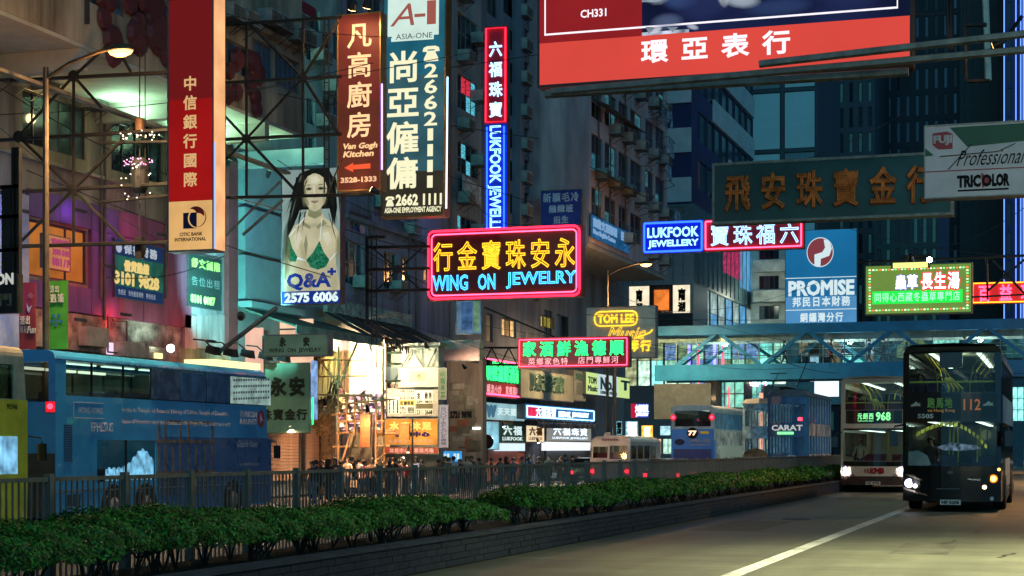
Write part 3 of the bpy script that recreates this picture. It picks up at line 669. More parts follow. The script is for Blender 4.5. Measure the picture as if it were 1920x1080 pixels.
Q_ = Bld('grey block with small lit shops between the beige music sign and the footbridge end', Y=149, px0=1140, px1=1275, z0=-.4, z1=7.3, depth=1, wall=mat('cladding_grey'))
for px0, px1, pt, pb, k in ((1176, 1200, 735, 752, 0), (1206, 1232, 735, 752, 1), (1180, 1200, 640, 668, 1), (1206, 1226, 640, 668, 1)): pass
for px0, px1, c in ((1165, 1190, (1, .6, .3)), (1192, 1215, (.5, .85, 1)), (1218, 1240, (1, .5, .6)), (1242, 1262, (.6, 1, .8))): Q_.win(px0, px1, 822, 852, 2, 1, M_frd, panes=[glow('shoplet_%.1f' % c[0], c, .9, var=.6, sc=2)])
Q_.finish()
# ---- glass tower and dark towers closing the street
def tower(label, px0, px1, Y, nx, fh, wall, panes, z0=0, z1=80, mull=.25, topz=None, depth=20, fm=None, lit=0):
    b = Bld(label, Y=Y, px0=px0, px1=px1, z0=z0, z1=z1, depth=depth, wall=wall, cat='tower', name='tower'); nz = int((z1 - z0 - 1) / fh); wd = b.w / nx
    for j in range(nz):
        if z0 + j * fh > zz(px0, -60, Y): break
        for i in range(nx):
            pn = [M_lit[b.rng.randrange(2)]] if b.rng.random() < lit else panes
            b.winl(i * wd + mull / 2, (i + 1) * wd - mull / 2, z0 + j * fh + mull, z0 + (j + 1) * fh, 1, 1, fm or M_frd, panes=pn, bars=.1)
    b.finish(); return b
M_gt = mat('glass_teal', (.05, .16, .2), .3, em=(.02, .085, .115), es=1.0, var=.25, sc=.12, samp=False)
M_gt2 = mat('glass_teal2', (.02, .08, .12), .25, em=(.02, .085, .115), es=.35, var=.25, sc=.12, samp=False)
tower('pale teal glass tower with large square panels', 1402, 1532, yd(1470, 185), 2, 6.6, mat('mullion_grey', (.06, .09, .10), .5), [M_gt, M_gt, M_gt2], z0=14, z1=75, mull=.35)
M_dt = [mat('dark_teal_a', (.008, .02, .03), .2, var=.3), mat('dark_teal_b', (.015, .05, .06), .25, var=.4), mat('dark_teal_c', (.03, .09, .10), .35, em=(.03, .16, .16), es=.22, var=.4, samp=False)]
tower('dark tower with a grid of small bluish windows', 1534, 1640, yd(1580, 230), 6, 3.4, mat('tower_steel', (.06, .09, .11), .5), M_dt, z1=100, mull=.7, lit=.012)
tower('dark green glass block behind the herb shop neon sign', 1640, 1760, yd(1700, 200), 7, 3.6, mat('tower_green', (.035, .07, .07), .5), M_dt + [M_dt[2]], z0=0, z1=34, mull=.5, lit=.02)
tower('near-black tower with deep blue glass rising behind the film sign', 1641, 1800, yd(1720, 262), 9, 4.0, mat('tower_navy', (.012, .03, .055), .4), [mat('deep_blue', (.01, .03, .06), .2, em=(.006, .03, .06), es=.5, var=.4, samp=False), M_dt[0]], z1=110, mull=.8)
tower('dark green-grey office slab beyond the street bend', 1800, 1880, yd(1840, 240), 5, 3.8, mat('tower_grey', (.04, .055, .055), .5), M_dt, z1=105, mull=1.0, lit=.015)
T5 = tower('tower outlined with vertical blue neon lines', 1881, 1990, yd(1930, 225), 5, 3.8, mat('tower_blue', (.01, .015, .06), .4), [M_dt[0]], z1=100, mull=.8)
for i, px in enumerate((1883, 1905, 1914, 1919)):
    x = T5.lx(px); MB().box(x - .07, x + .07, -.5, -.36, 8, 99).build('neon_tube', glow('tower_neon', (.12, .25, 1), 2.2), T5.root)
# low block left of promise sign: white stepped balconies
L_ = Bld('white balconied block beside the loan company banner', Y=yd(1440, 165), px0=1408, px1=1476, z0=0, z1=22, depth=8, wall=mat('balcony_white', (.5, .5, .42), .8, var=.3, sc=.6))
for i in range(4):
    z = 10 + i * 2.9; L_.box('balcony', .4, L_.w, -1.2, 0, z, z + 1.1, mat('balcony_white')); L_.winl(.8, L_.w - .8, z + 1.3, z + 2.6, 4, 1, M_frd)
L_.winl(.6, 1.9, 11.2 - 2.6, 9.9, 2, 1, M_frd); L_.finish()
light('POINT', L_.root, (2, -5, 16), 260, (.9, 1, .75), size=.4, name='wall_light')
light('POINT', L_.root, (2, -5, 10), 200, (.9, 1, .75), size=.4, name='wall_light')
# ================================================================ FOOTBRIDGE
YB = 104.5
M_bb = mat('bridge_blue', (.012, .20, .40), .4, var=.2, sc=.8)
x0, x1 = xy(1228, YB), 9.0
fb = empty('footbridge', 'blue glazed steel footbridge crossing the whole street above the buses', 'footbridge', (x0, YB, 0))
L = x1 - x0; zt1, zt0, zb1, zb0 = zz(1500, 606, YB), zz(1500, 624, YB), zz(1500, 681, YB), zz(1500, 711, YB)
MB().box(0, L, 0, .35, zt0, zt1).box(0, L, 3.2, 3.55, zt0, zt1).build('top_beam', M_bb, fb)
MB().box(0, L, -.1, .3, zb0, zb1).box(0, L, 3.25, 3.6, zb0, zb1).build('bottom_beam', M_bb, fb)
MB().box(0, L, .36, 3.19, zt1 - .12, zt1 - .02).build('roof', mat('bridge_white', (.5, .52, .5), .6), fb)
MB().box(0, L, .31, 3.24, zb1 - .3, zb1 - .15).build('deck', M_conc, fb)
MB().box(0, L, .36, .5, zt0 - .42, zt0 - .02).box(0, L, 3.05, 3.15, zt0 - .42, zt0 - .02).build('valance', mat('bridge_white'), fb)
def brace(xa, za, xb, zb_, w, y, th=.12):
    d = Vector((xb - xa, 0, zb_ - za)).normalized(); n = Vector((-d.z, 0, d.x)) * w / 2; a, b = Vector((xa, y, za)), Vector((xb, y, zb_))
    q = [a - n, b - n, b + n, a + n]; return q, [p + Vector((0, th, 0)) for p in q]
for i, px in enumerate((1180, 1345, 1512, 1675, 1848, 2020)):
    xc = xy(px, YB) - x0; hb = 3.05
    for sg in (-1, 1):
        xa, xb = xc + sg * .12, xc + sg * (hb - .4)
        if -.2 < xb < L and xa > 0: q = brace(xa, zt0 + .05, xb, zb1 - .05, .21, .06); MB().hexa(*q).build('brace', M_bb, fb)
        if 0 < xb + .3 < L and xa > 0 and sg < 0: q = brace(xa - .35, zt0 + .05, xb - .35 - .2, zb1 - .05, .14, 3.3); MB().hexa(*q).build('brace', M_bb, fb)
        if xa > 0 and xb < L: q = brace(xa + .9, zt0 + .05, xb + .9, zb1 - .05, .2, 3.32); MB().hexa(*q).build('brace', M_bb, fb)
M_bg = glass('bridge_glass', (.88, .98, .96), .96)
pane = MB().box(.03, 1.27, .34, .352, zb1 + .02, zt0 - .05).mesh('pane', M_bg); mul = MB().box(-.025, .025, .31, .37, zb1, zt0).mesh('mullion', mat('bridge_mull', (.25, .36, .34), .4, .4))
pane2 = MB().box(.03, 1.27, 3.2, 3.212, zb1 + .02, zt0 - .05).mesh('pane', M_bg)
n = int(L / 1.3)
for i in range(n): obj('pane', pane, fb, (i * 1.3, 0, 0)); obj('pane', pane2, fb, (i * 1.3, 0, 0)); obj('mullion', mul, fb, (i * 1.3, 0, 0))
for z in (.55, 1.05): MB().tube([(0, .5, zb1 + z), (L, .5, zb1 + z)], .022, 5).tube([(0, 3.0, zb1 + z), (L, 3.0, zb1 + z)], .022, 5).build('handrail', mat('bridge_mull'), fb)
M_dl = glow('downlight', (.85, 1, .95), 12)
dl = MB().lathe([(.16, 0), (.16, -.06)], 10).mesh('downlight', M_dl)
for i in range(int(L / 2.65)):
    xx = .9 + i * 2.65; obj('downlight', dl, fb, (xx, .9, zt0 - .05)); obj('downlight', dl, fb, (xx, 2.5, zt0 - .05))
    if i % 3 == 1: light('POINT', fb, (xx, 1.7, zt0 - .3), 160, (.75, 1, .95), size=.2, name='bridge_light')
MB().box(3.1, 3.7, .8, 2.8, -.3, zb0).build('column', M_conc, fb); MB().box(xy(1575, YB) - x0, xy(1575, YB) - x0 + .5, .9, 1.5, -.1, zb0).build('column', mat('column_tan', (.35, .25, .17), .7), fb)
MB().box(0, 3.6, -.25, -.12, zb0 - 2.4, zb0 - .2).build('fascia', mat('bridge_fascia', (.06, .08, .08), .6), fb)
# ---- lit shops and screens seen under and through the bridge
YS = 150
K = Bld('lit glass-fronted mall floors seen below the footbridge', Y=YS, px0=1276, px1=1432, z0=-.3, z1=7.4, depth=9, wall=mat('mall_stone', (.20, .16, .15), .6), name='shopping_mall')
M_mall = [glow('mall_green', (.35, 1, .75), .75, var=.6, sc=1.2), glow('mall_teal', (.25, .85, .8), .55, var=.7, sc=1.5)]
K.win(1301, 1314, 712, 764, 1, 3, M_frd, panes=[M_mall[0]]); K.win(1340, 1396, 711, 766, 3, 2, mat('mall_frame', (.3, .3, .25), .4), panes=M_mall, bars=.1)
K.win(1409, 1428, 711, 770, 2, 2, M_frd, panes=M_mall); K.box('neon_strip', K.lx(1308), K.lx(1311), -.1, -.03, 4, 8.2, neon('pink')); K.box('neon_strip', K.lx(1366), K.lx(1368), -.1, -.03, 3.6, 7.2, neon('red'))
K.box('neon_strip', K.lx(1424), K.lx(1431), -.12, -.03, 1.6, 6.6, glow('strip_peach', (1, .45, .3), 1.2)); K.finish()
mb = MB(); q = random.Random(4)
cols = [glow('led_' + c, v, 6, samp=False) for c, v in (('b', (.1, .2, 1)), ('r', (1, .1, .3)), ('g', (.1, 1, .6)), ('w', (.8, .9, 1)))]
for i in range(120):
    mb.mi = q.randrange(4); x = K.lx(q.uniform(1406, 1437)); z = q.uniform(K.z(1406, 725), K.z(1406, 705)); mb.box(x, x + .1, -.3, -.2, z, z + .1)
mb.build('led_curtain', cols, K.root, kind='stuff')
V_ = Bld('bright two-storey arcade glowing through the footbridge glass', Y=160, px0=1170, px1=1475, z0=7.5, z1=13.5, depth=8, wall=mat('arcade_wall', (.2, .35, .35), .6), name='arcade')
pn = [glow('arc_a', (.3, .85, .8), 1.4, var=.6, sc=1.5), glow('arc_b', (.6, .9, .7), 1.2, var=.6, sc=2), glow('arc_c', (.35, .45, .95), .9, var=.9, sc=3), glow('arc_d', (.6, .65, .35), .6, var=.8, sc=2)]
for i in range(12): V_.winl(i * V_.w / 12 + .05, (i + 1) * V_.w / 12 - .05, 7.7, 12.6, 1, 2, M_frd, panes=pn)
for px, c in ((1290, 'violet'), (1307, 'pink'), (1353, 'pink'), (1338, 'violet')): V_.box('neon_strip', V_.lx(px), V_.lx(px) + .25, -.15, -.05, 8.6, 12.2, neon(c))
V_.finish()
V2 = Bld('glazed shop floors lit teal and cream behind the middle of the footbridge', Y=168, px0=1476, px1=1640, z0=6.0, z1=14, depth=8, wall=mat('arcade_wall'), name='arcade')
for i in range(8): V2.winl(i * V2.w / 8 + .05, (i + 1) * V2.w / 8 - .05, 8.2, 13.4, 1, 2, M_frd, panes=pn[:2] + [glow('arc_e', (.6, .75, 1), .9, var=.4), M_dt[2], M_dt[1], glow('arc_f', (1, .6, .35), .3, var=.9, sc=2)])
V2.finish()
V3 = Bld('dark podium with one lit window row behind the right of the footbridge', Y=172, px0=1641, px1=2010, z0=0, z1=13, depth=8, wall=mat('podium_dark', (.06, .12, .15), .6), name='podium')
for px0, px1, k in ((1680, 1740, 1), (1745, 1800, 0), (1805, 1860, 2), (1885, 1935, 0)):
    V3.win(px0, px1, 628, 672, 3, 1, M_frd, panes=[[M_dt[2], glow('pod_b', (.1, .35, .4), .3, var=.6)], [glow('pod_a', (.45, .5, .25), .4, var=.5)], [M_dt[1], glow('pod_b')]][k])
V3.box('lit_sign', V3.lx(1750), V3.lx(1798), -.3, -.05, V3.z(1750, 645), V3.z(1750, 632), glow('pod_sign', (.5, 1, .9), .9, var=.6, sc=4))
V3.win(1895, 1920, 725, 790, 2, 3, M_frd, panes=[pn[0]]); V3.finish()
s = Sign('screen', 'large blank white lit screen beyond the tram under the footbridge', 'screen', **by(1527, 1573, 704, 744, 135), depth=.4, frame=M_frd, face=glow('screen_white', (.8, .93, 1), 1.3, var=.08))
# ================================================================ SIGNS
M_case = mat('sign_case', (.12, .12, .12), .5, .3, var=.3)
M_caseg = mat('sign_case_grey', (.28, .28, .26), .5, .4, var=.3)
M_gold = mat('gold_letter', (.85, .27, .07), .35, .35, var=.4)
cols_ = lambda n, c, **k: mat(n, c, .5, var=.08, **k)
# 1 bank banner
s = Sign('bank_sign', 'tall red and cream bank banner with vertical gold lettering', 'sign', **by(317, 399, -190, 470, 43.8), depth=.5, frame=M_case)
bk = glow('citic_red', (.75, .015, .015), .42, var=.25, sc=.4); bk.node_tree.nodes['Principled BSDF'].inputs['Base Color'].default_value = (.01, 0, 0, 1)
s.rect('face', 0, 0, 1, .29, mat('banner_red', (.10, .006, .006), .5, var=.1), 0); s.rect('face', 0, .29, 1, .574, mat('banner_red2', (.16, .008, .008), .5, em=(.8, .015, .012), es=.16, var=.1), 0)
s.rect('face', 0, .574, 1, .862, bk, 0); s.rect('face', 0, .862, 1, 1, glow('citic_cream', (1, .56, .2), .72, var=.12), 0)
s.text('中信銀行國際', .33, .502, .65, .828, glow('citic_gold', (.95, .58, .25), .7), 'bold', .01, vertical=True, pad=.12)
s.rect('emblem', .33, .895, .64, .94, cols_('ink_navy', (.008, .008, .07)), 1)
def ring(s, cx, ct, rx, rz, a0, a1, w, m, lay=2, name='emblem', n=16):
    P = []; Q = []
    for i in range(n): a = math.radians(a0 + (a1 - a0) * i / (n - 1)); k = w * math.sin(math.pi * (i + .3) / (n)); P.append((cx + rx * math.cos(a), ct - rz * math.sin(a))); Q.append((cx + rx * (1 - k) * math.cos(a), ct - rz * (1 - k) * math.sin(a)))
    s.poly(name, P + Q[::-1], m, lay)
ring(s, .64, .911, .2, .028, 50, 300, .16, glow('citic_cream2', (1, .56, .2), .72), 3); ring(s, .66, .909, .2, .028, 60, -100, .1, cols_('ink_navy', (0, 0, 0)), 3)
ring(s, .62, .902, .2, .024, 130, -10, .75, cols_('ink_red', (.5, .02, .015)), 4)
s.text('CITIC BANK', .25, .951, .77, .9605, M_black, 'bold', .004, row=False); s.text('INTERNATIONAL', .14, .9655, .85, .975, M_black, 'bold', .004, row=False)
MB().box(s.w + .005, s.w + .09, -.02, .5, 0, s.h).build('edge_light', glow('edge_warm', (1, .5, .22), 1.0, var=.2), s.root)
MB().box(s.w + .005, s.w + .1, -.024, -.02, 0, s.h * .30).build('edge_light', glow('edge_ice', (.45, .6, 1), 1.0), s.root)
for a, c in ((.05, 'red'), (.9, 'violet')): MB().tube([(s.w * a, .56, .5), (s.w * a, .56, 6)], .04, 5).build('rear_neon', neon(c), s.root)
# 2 Van Gogh kitchen
s = Sign('restaurant_sign', 'brown lit restaurant sign with gold characters and a red arrow', 'sign', **by(635, 712, 31, 357, 56), depth=.45, frame=mat('sign_gold_case', (.35, .18, .06), .4, .6), fr=.05)
s.rect('face', 0, 0, 1, .5, glow('vg_a', (.22, .035, .025), .6, var=.3, sc=.6), 0); s.rect('face', 0, .5, 1, 1, glow('vg_b', (.16, .035, .02), .7, var=.3, sc=.6), 0)
s.text('凡高廚房', .2, .03, .82, .715, glow('vg_letter', (1, .62, .32), 1.15), 'bold', .016, vertical=True, pad=.07)
s.text('Van Gogh', .09, .735, .92, .775, glow('vg_letter2', (1, .62, .3), 1), 'bold', .012, slant=.25, row=False); s.text('Kitchen', .12, .78, .84, .812, glow('vg_letter2', (1, .7, .4), 1.2), 'bold', .012, slant=.25, row=False)
s.poly('arrow', [(.14, .873), (.36, .845), (.36, .858), (.78, .855), (.78, .884), (.36, .884), (.36, .9)], glow('vg_arrow', (1, .12, .04), .8), 2)
s.text('3528-1333', .06, .93, .92, .958, glow('vg_num', (1, .55, .3), .9), 'bold', .012, row=False)
MB().tube([(s.w + .1, -.05, .6), (s.w + .1, -.05, 3.4)], .03, 5).build('neon_edge', neon('violet'), s.root)
vg = s
# 3 Asia-One
s = Sign('agency_sign', 'tall teal employment agency sign with cream characters and phone number', 'sign', **by(717, 831, -4, 406, 59), depth=.5, frame=mat('sign_gold_case'), fr=.05, tilt=math.radians(.6))
f1 = glow('ag_a', (.02, .16, .24), .7, var=.3, sc=.7); s.rect('face', 0, 0, 1, .36, f1, 0); s.rect('face', 0, .36, 1, .8, glow('ag_b', (.04, .12, .15), .8, var=.35, sc=.7), 0); s.rect('face', 0, .8, 1, 1, glow('ag_c', (.05, .045, .03), .6, var=.2), 0)
s.rect('panel', .06, .01, .9, .185, glow('ag_w', (.75, .95, .85), .85, var=.08), 1); s.rect('panel', .12, .165, .82, .205, glow('ag_w', (0, 0, 0), 0), 2)
s.text('A', .1, .035, .5, .135, glow('ag_red', (.62, .17, .13), .55), 'fill', .02, slant=.35, row=False, lay=3); s.text('-', .5, .085, .68, .1, glow('ag_red', (0, 0, 0)), row=False, lay=3); s.text('1', .72, .03, .84, .135, glow('ag_red', (0, 0, 0)), 'bold', .02, row=False, lay=3)
s.text('ASIA-ONE', .2, .172, .8, .197, mat('ag_brown', (.25, .18, .1), .5), row=False, lay=4)
CRE = glow('ag_cream', (1, .95, .62), .95)
s.text('尚亞僱傭', .05, .24, .6, .885, CRE, 'bold', .028, vertical=True, pad=.05)
ph = [(.1, .28), (.12, .25), (.2, .235), (.8, .235), (.88, .25), (.9, .28), (.72, .28), (.7, .262), (.3, .262), (.28, .28)]
def phone(s, x0, t0, x1, t1, m, lay=2):
    s.poly('phone_icon', [(x0 + (x1 - x0) * a, t0 + (t1 - t0) * b) for a, b in ((0, .35), (.05, .1), (.25, 0), (.75, 0), (.95, .1), (1, .35), (.72, .38), (.7, .22), (.3, .22), (.28, .38))], m, lay)
    s.poly('phone_icon', [(x0 + (x1 - x0) * a, t0 + (t1 - t0) * b) for a, b in ((.3, .3), (.7, .3), (.92, .8), (.92, 1), (.08, 1), (.08, .8))], m, lay)
phone(s, .64, .235, .92, .305, CRE)
s.text('2662', .64, .31, .92, .6, CRE, 'bold', .018, vertical=True, pad=.09); s.text('1111', .58, .6, .98, .885, CRE, 'bold', .02, vertical=True, pad=.14)
phone(s, .05, .91, .2, .955, CRE); s.text('2662 1111', .23, .905, .97, .952, CRE, 'bold', .02, row=False); s.text('ASIA-ONE EMPLOYMENT AGENCY', .04, .962, .97, .985, CRE, 'bold', .006, row=False)
MB().tube([(s.w + .12, -.02, .2), (s.w + .12, -.02, s.h * .62)], .03, 5).build('neon_edge', glow('neon_edge_ice', (.45, .75, 1), 3), s.root)
# 4 vertical jeweller neon
s = Sign('jeweller_neon', 'vertical red and blue jeweller neon reading down beside dark windows', 'neon sign', **by(909, 951, 52, 434, 88), depth=.5, frame=M_case, fr=0)
s.rect('face', 0, 0, 1, .474, mat('face_red', (.45, .01, .03), .4, var=.1), 0); s.rect('face', 0, .474, 1, 1, mat('face_blue', (.01, .04, .5), .4, var=.1), 0)
s.border(neon('red'), .07, .035, .02, t0=0, t1=.474); s.text('六福珠寶', .2, .06, .8, .455, neon('ice'), 'neon', .018, vertical=True, pad=.12)
for xx in (.12, .88): MB().tube([(s.X(xx), -.08, .1), (s.X(xx), -.08, s.h * .51)], .045, 5).build('neon_border', neon('blue'), s.root)
mb = MB(); V, F = glyph('LUKFOOK JEWELLERY', .022)
b0 = min(v[0] for v in V); b1 = max(v[0] for v in V); g1 = max(v[1] for v in V); zT = s.Z(.485); sc_ = (s.h * .60) / (b1 - b0)
mb.add(V, F, lambda p: (s.w * .26 + p[1] / g1 * s.w * .48, -.08 - p[2], zT - (p[0] - b0) * sc_)); mb.build('lettering', neon('ice'), s.root)
# 5 Wing On Jewelry
s = Sign('jewelry_neon', 'red-framed neon sign with yellow characters over blue English lettering', 'neon sign', **by(803, 1091, 433, 564, 62), depth=.5, frame=mat('sign_dark_red', (.05, .006, .008), .35), fr=0)
s.rect('face', 0, 0, 1, 1, mat('face_maroon', (.10, .006, .01), .35, var=.2), 0)
s.border(neon('red', 6), .05, .045, .22, -.12); s.border(neon('pink'), .17, .028, .16, -.10)
s.text('行金寶珠安永', .025, .17, .975, .59, mat('char_gold', (.5, .2, .02), .4, em=(.9, .35, .02), es=.12), 'bold', .01, pad=.08); s.text('行金寶珠安永', .025, .17, .975, .59, neon('yellow'), 'neon', .015, lay=6, pad=.08)
s.text('WING', .035, .65, .265, .86, neon('cyan'), 'neon', .015, row=False); s.text('ON', .335, .65, .445, .86, neon('cyan'), 'neon', .015, row=False); s.text('JEWELRY', .52, .64, .965, .86, neon('cyan'), 'neon', .015, row=False)
# 6 restaurant neon 
s = Sign('seafood_neon', 'long red neon board with green outlined restaurant characters', 'neon sign', **by(971, 1180, 634, 691, 84), depth=.5, frame=M_case, fr=0)
s.rect('face', 0, 0, 1, 1, mat('face_red', (0, 0, 0)), 0); s.border(neon('pink'), .1, .022, .03, -.08)
s.text('家酒鮮漁德順', .03, .12, .97, .62, glow('char_green', (.02, .75, .18), .8), 'bold', .02, pad=.1); s.text('家酒鮮漁德順', .03, .12, .97, .62, neon('green'), 'neon', .018, lay=6, pad=.1); s.text('菜鄉家色特', .09, .66, .46, .9, glow('pinkish', (1, .45, .5), 1.6), 'fill', .014, pad=.05); s.text('店門專鮮河', .54, .64, .91, .88, glow('pinkish', (1, .45, .5), 1.6), 'fill', .014, pad=.05)
# 7 neon on the facade below it
s = Sign('seafood_neon', 'smaller green and red neon board fixed flat to the wall at left', 'neon sign', **bx(906, 975, 668, 742, -29.6), depth=.4, frame=M_case, fr=0)
s.rect('face', 0, 0, 1, .62, mat('face_green', (.01, .12, .05), .4), 0); s.rect('face', 0, .62, 1, 1, mat('face_red'), 0)
s.border(neon('pink'), .12, .05, .05, -.1); s.text('順德漁鮮酒家', .02, .08, .98, .6, glow('char_green', (0, 0, 0)), 'bold', .015, pad=.02); s.text('順德漁鮮酒家', .02, .08, .98, .6, neon('green'), 'neon', .018, lay=6, pad=.02); s.text('順流小炒 家鄉風味', .08, .68, .98, .92, glow('pinkish'), 'fill', .03, pad=.03)
# 8 unlit restaurant board and music shop panels on the facade
s = Sign('restaurant_board', 'unlit grey-brown restaurant board on the wall under the long red neon', 'sign', **bx(976, 1075, 690, 744, -29.4), depth=.4, frame=M_case, face=mat('board_olive', (.26, .27, .22), .6, var=.3, sc=.5))
s.text('順德漁鮮酒家', .15, .12, .8, .72, mat('dull_green', (.05, .12, .09), .6), 'bold', .08, pad=.04)
s = Sign('restaurant_board', 'narrow grey panel board beside the unlit restaurant board', 'sign', **bx(1076, 1098, 694, 750, -29.4), depth=.4, frame=M_case, face=mat('board_olive'))
s.text('海鮮火鍋', .1, .08, .9, .3, mat('dull_green'), 'bold', .04); s.rect('print', .2, .4, .8, .8, mat('dull_print', (.15, .17, .15), .7), 1)
s = Sign('music_sign', 'pale green and white music shop light panel above the bus stop poles', 'sign', **bx(1098, 1180, 697, 738, -29.2), depth=.4, frame=M_case)
s.rect('face', 0, 0, .26, 1, glow('pan_lime', (.75, 1, .35), .75), 0); s.rect('face', .26, 0, .72, 1, glow('pan_white', (.65, .85, .9), .8), 0); s.rect('face', .72, 0, 1, 1, glow('pan_lime', (0, 0, 0)), 0)
s.text('TOM', .05, .2, .22, .5, mat('dull_green'), 'bold', .03, row=False); s.text('Music', .04, .6, .24, .85, mat('dull_green'), 'bold', .03, slant=.3, row=False); s.text('No.1', .32, .15, .66, .7, mat('ink_teal', (.03, .12, .2), .5), 'bold', .06, row=False); s.text('100% FUN', .32, .78, .68, .92, mat('ink_teal'), 'bold', .03, row=False); s.text('T', .8, .15, .98, .6, mat('ink_teal'), 'bold', .08, row=False)
s = Sign('music_sign', 'beige board with yellow neon music shop lettering', 'neon sign', **by(1100, 1229, 577, 672, 101), depth=.5, frame=M_case, face=mat('board_beige', (.55, .50, .42), .6, var=.15))
s.border(neon('yellow'), 0, .04, .35, -.08, .12, .74, .09, .37); s.text('TOM LEE', .17, .15, .69, .31, neon('yellow'), 'neon', .022, row=False); s.text('Music', .3, .4, .82, .64, neon('yellow'), 'neon', .014, slant=.4, row=False)
mb = MB().tube([(s.X(.72), -.06, s.Z(.62)), (s.X(.92), -.06, s.Z(.52)), (s.X(.96), -.06, s.Z(.46))], .04, 5).build('lettering', neon('yellow'), s.root)
s.text('琴行', .6, .66, .95, .88, neon('yellow'), 'neon', .022, pad=.06)
# 9 jeweller twin sign
s = Sign('jeweller_neon', 'horizontal blue and red jeweller neon pair below the gold-lettered board', 'neon sign', **by(1206, 1507, 417, 476, 78), depth=.5, frame=M_case, fr=0)
k = .384; s.rect('face', 0, 0, k, 1, mat('face_blue'), 0); s.rect('face', k, 0, 1, 1, mat('face_red'), 0)
s.border(neon('blue', 8), .07, .05, .05, -.1, 0, k); s.border(neon('pink'), .1, .035, .03, -.1, k, 1)
s.text('LUKFOOK', .03, .2, k - .035, .5, neon('ice'), 'neon', .014, row=False); s.text('JEWELLERY', .035, .6, k - .035, .85, neon('ice'), 'neon', .012, row=False); s.text('寶珠福六', k + .03, .15, .985, .84, glow('char_violet', (.35, .3, .8), .8), 'bold', .02, pad=.08); s.text('寶珠福六', k + .03, .15, .985, .84, neon('ice'), 'neon', .014, pad=.08, lay=6)
# 10 big billboard
Y10 = yd(1360, 45); s = Sign('billboard', 'huge red watch shop billboard hung over the road', 'billboard', **by(1012, 1706, -420, 160, 45), depth=.9, frame=mat('billboard_case', (.03, .035, .04), .5), fr=.06)
T = lambda py: (py + 420) / 580.
s.rect('face', 0, T(82), 1, 1, glow('bb_red', (.80, .075, .055), .86, var=.07, sc=.3), 0); s.rect('face', 0, 0, .29, T(82), glow('bb_red2', (.42, .02, .025), .62, var=.15, sc=.3), 0); s.rect('face', .29, 0, 1, T(82), glow('bb_navy', (.008, .012, .05), .8, var=.6, sc=.4), 0)
W2 = glow('bb_white', (1, .92, 1), 1.1)
s.text('環亞表行', .27, T(90), .71, T(133), W2, 'bold', .02, pad=.16); s.text('CH331', .118, T(26), .19, T(40), W2, 'bold', .006, row=False)
for a in ((.014, T(-60), .018, T(68)), (.014, T(64.5), .97, T(68)), (.967, T(-60), .97, T(66))): s.rect('line', *a, W2, 2)
s.rect('line', .29, T(76), .42, T(82), glow('bb_w2', (.6, .65, .8), .8, var=.8, sc=2), 1)
# part of a watch picture: bracelet links and a bezel
silver = glow('bb_silver', (.3, .36, .42), .75, var=.7, sc=2)
s.poly('picture', [(a, T(b)) for a, b in ((.29, -20), (.36, -10), (.38, 12), (.33, 22), (.29, 20))], silver, 1)
for i in range(5): x = .48 + i * .028; s.poly('picture', ell(x, T(-16 + i * 3), .02, .05, 12), glow('bb_steel%d' % (i % 2), (.1, .16, .3), .7, var=.7, sc=3), 1)
ring(s, .55, T(2), .05, .045, 180, 380, .3, silver, 2, 'picture'); s.poly('picture', ell(.575, T(20), .022, .02, 14), glow('bb_dk', (.03, .05, .1), .7), 3); s.poly('picture', ell(.575, T(20), .006, .006, 8), silver, 4)
for a in ((.3, 66, .02), (.36, 70, .03)): s.poly('picture', [(a[0], T(a[1])), (a[0] + a[2], T(a[1] + 1)), (a[0] + a[2] * .5, T(80))], silver, 3)
soft_print(s, [(.34, T(0), .05, .05, 20, (.5, .58, .7), .8), (.33, T(4), .02, .03, 0, (.02, .03, .06), .9), (.4, T(20), .06, .04, 0, (.04, .08, .22), .8), (.47, T(30), .1, .06, 10, (.02, .03, .10), .8), (.48, T(-4), .03, .03, 30, (.25, .32, .45), .8), (.53, T(-2), .02, .03, 30, (.3, .38, .5), .8), (.51, T(10), .02, .06, 10, (.7, .78, .85), .8), (.515, T(16), .012, .04, 0, (.01, .02, .04), .9), (.56, T(30), .06, .03, -12, (.5, .6, .68), .7), (.6, T(22), .03, .02, 0, (.3, .38, .45), .7), (.7, T(10), .12, .08, 0, (.015, .03, .12), .7), (.85, T(20), .1, .09, 0, (.02, .03, .10), .7), (.66, T(50), .1, .03, 0, (.03, .06, .16), .7), (.36, T(60), .05, .03, 0, (.1, .14, .26), .7), (.33, T(74), .02, .012, 20, (.7, .75, .85), .8), (.43, T(73), .02, .01, -20, (.6, .66, .8), .7)], 6)
bb = s
# 11 gold lettered teal board
s = Sign('jeweller_board', 'long unlit teal board with raised copper characters', 'sign', **by(1340, 1782, 311, 416, 58), depth=.6, frame=mat('board_edge', (.24, .30, .26), .6, var=.3), face=mat('face_teal', (.025, .115, .115), .4, var=.25, sc=.5), fr=.09)
s.text('飛安珠寶金行', .025, .17, .955, .82, mat('gold_back', (.15, .03, .01), .5), 'bold', .05, pad=.14)
o = s.text('飛安珠寶金行', .025, .17, .955, .82, M_gold, 'bold', .03, lay=20, pad=.14)
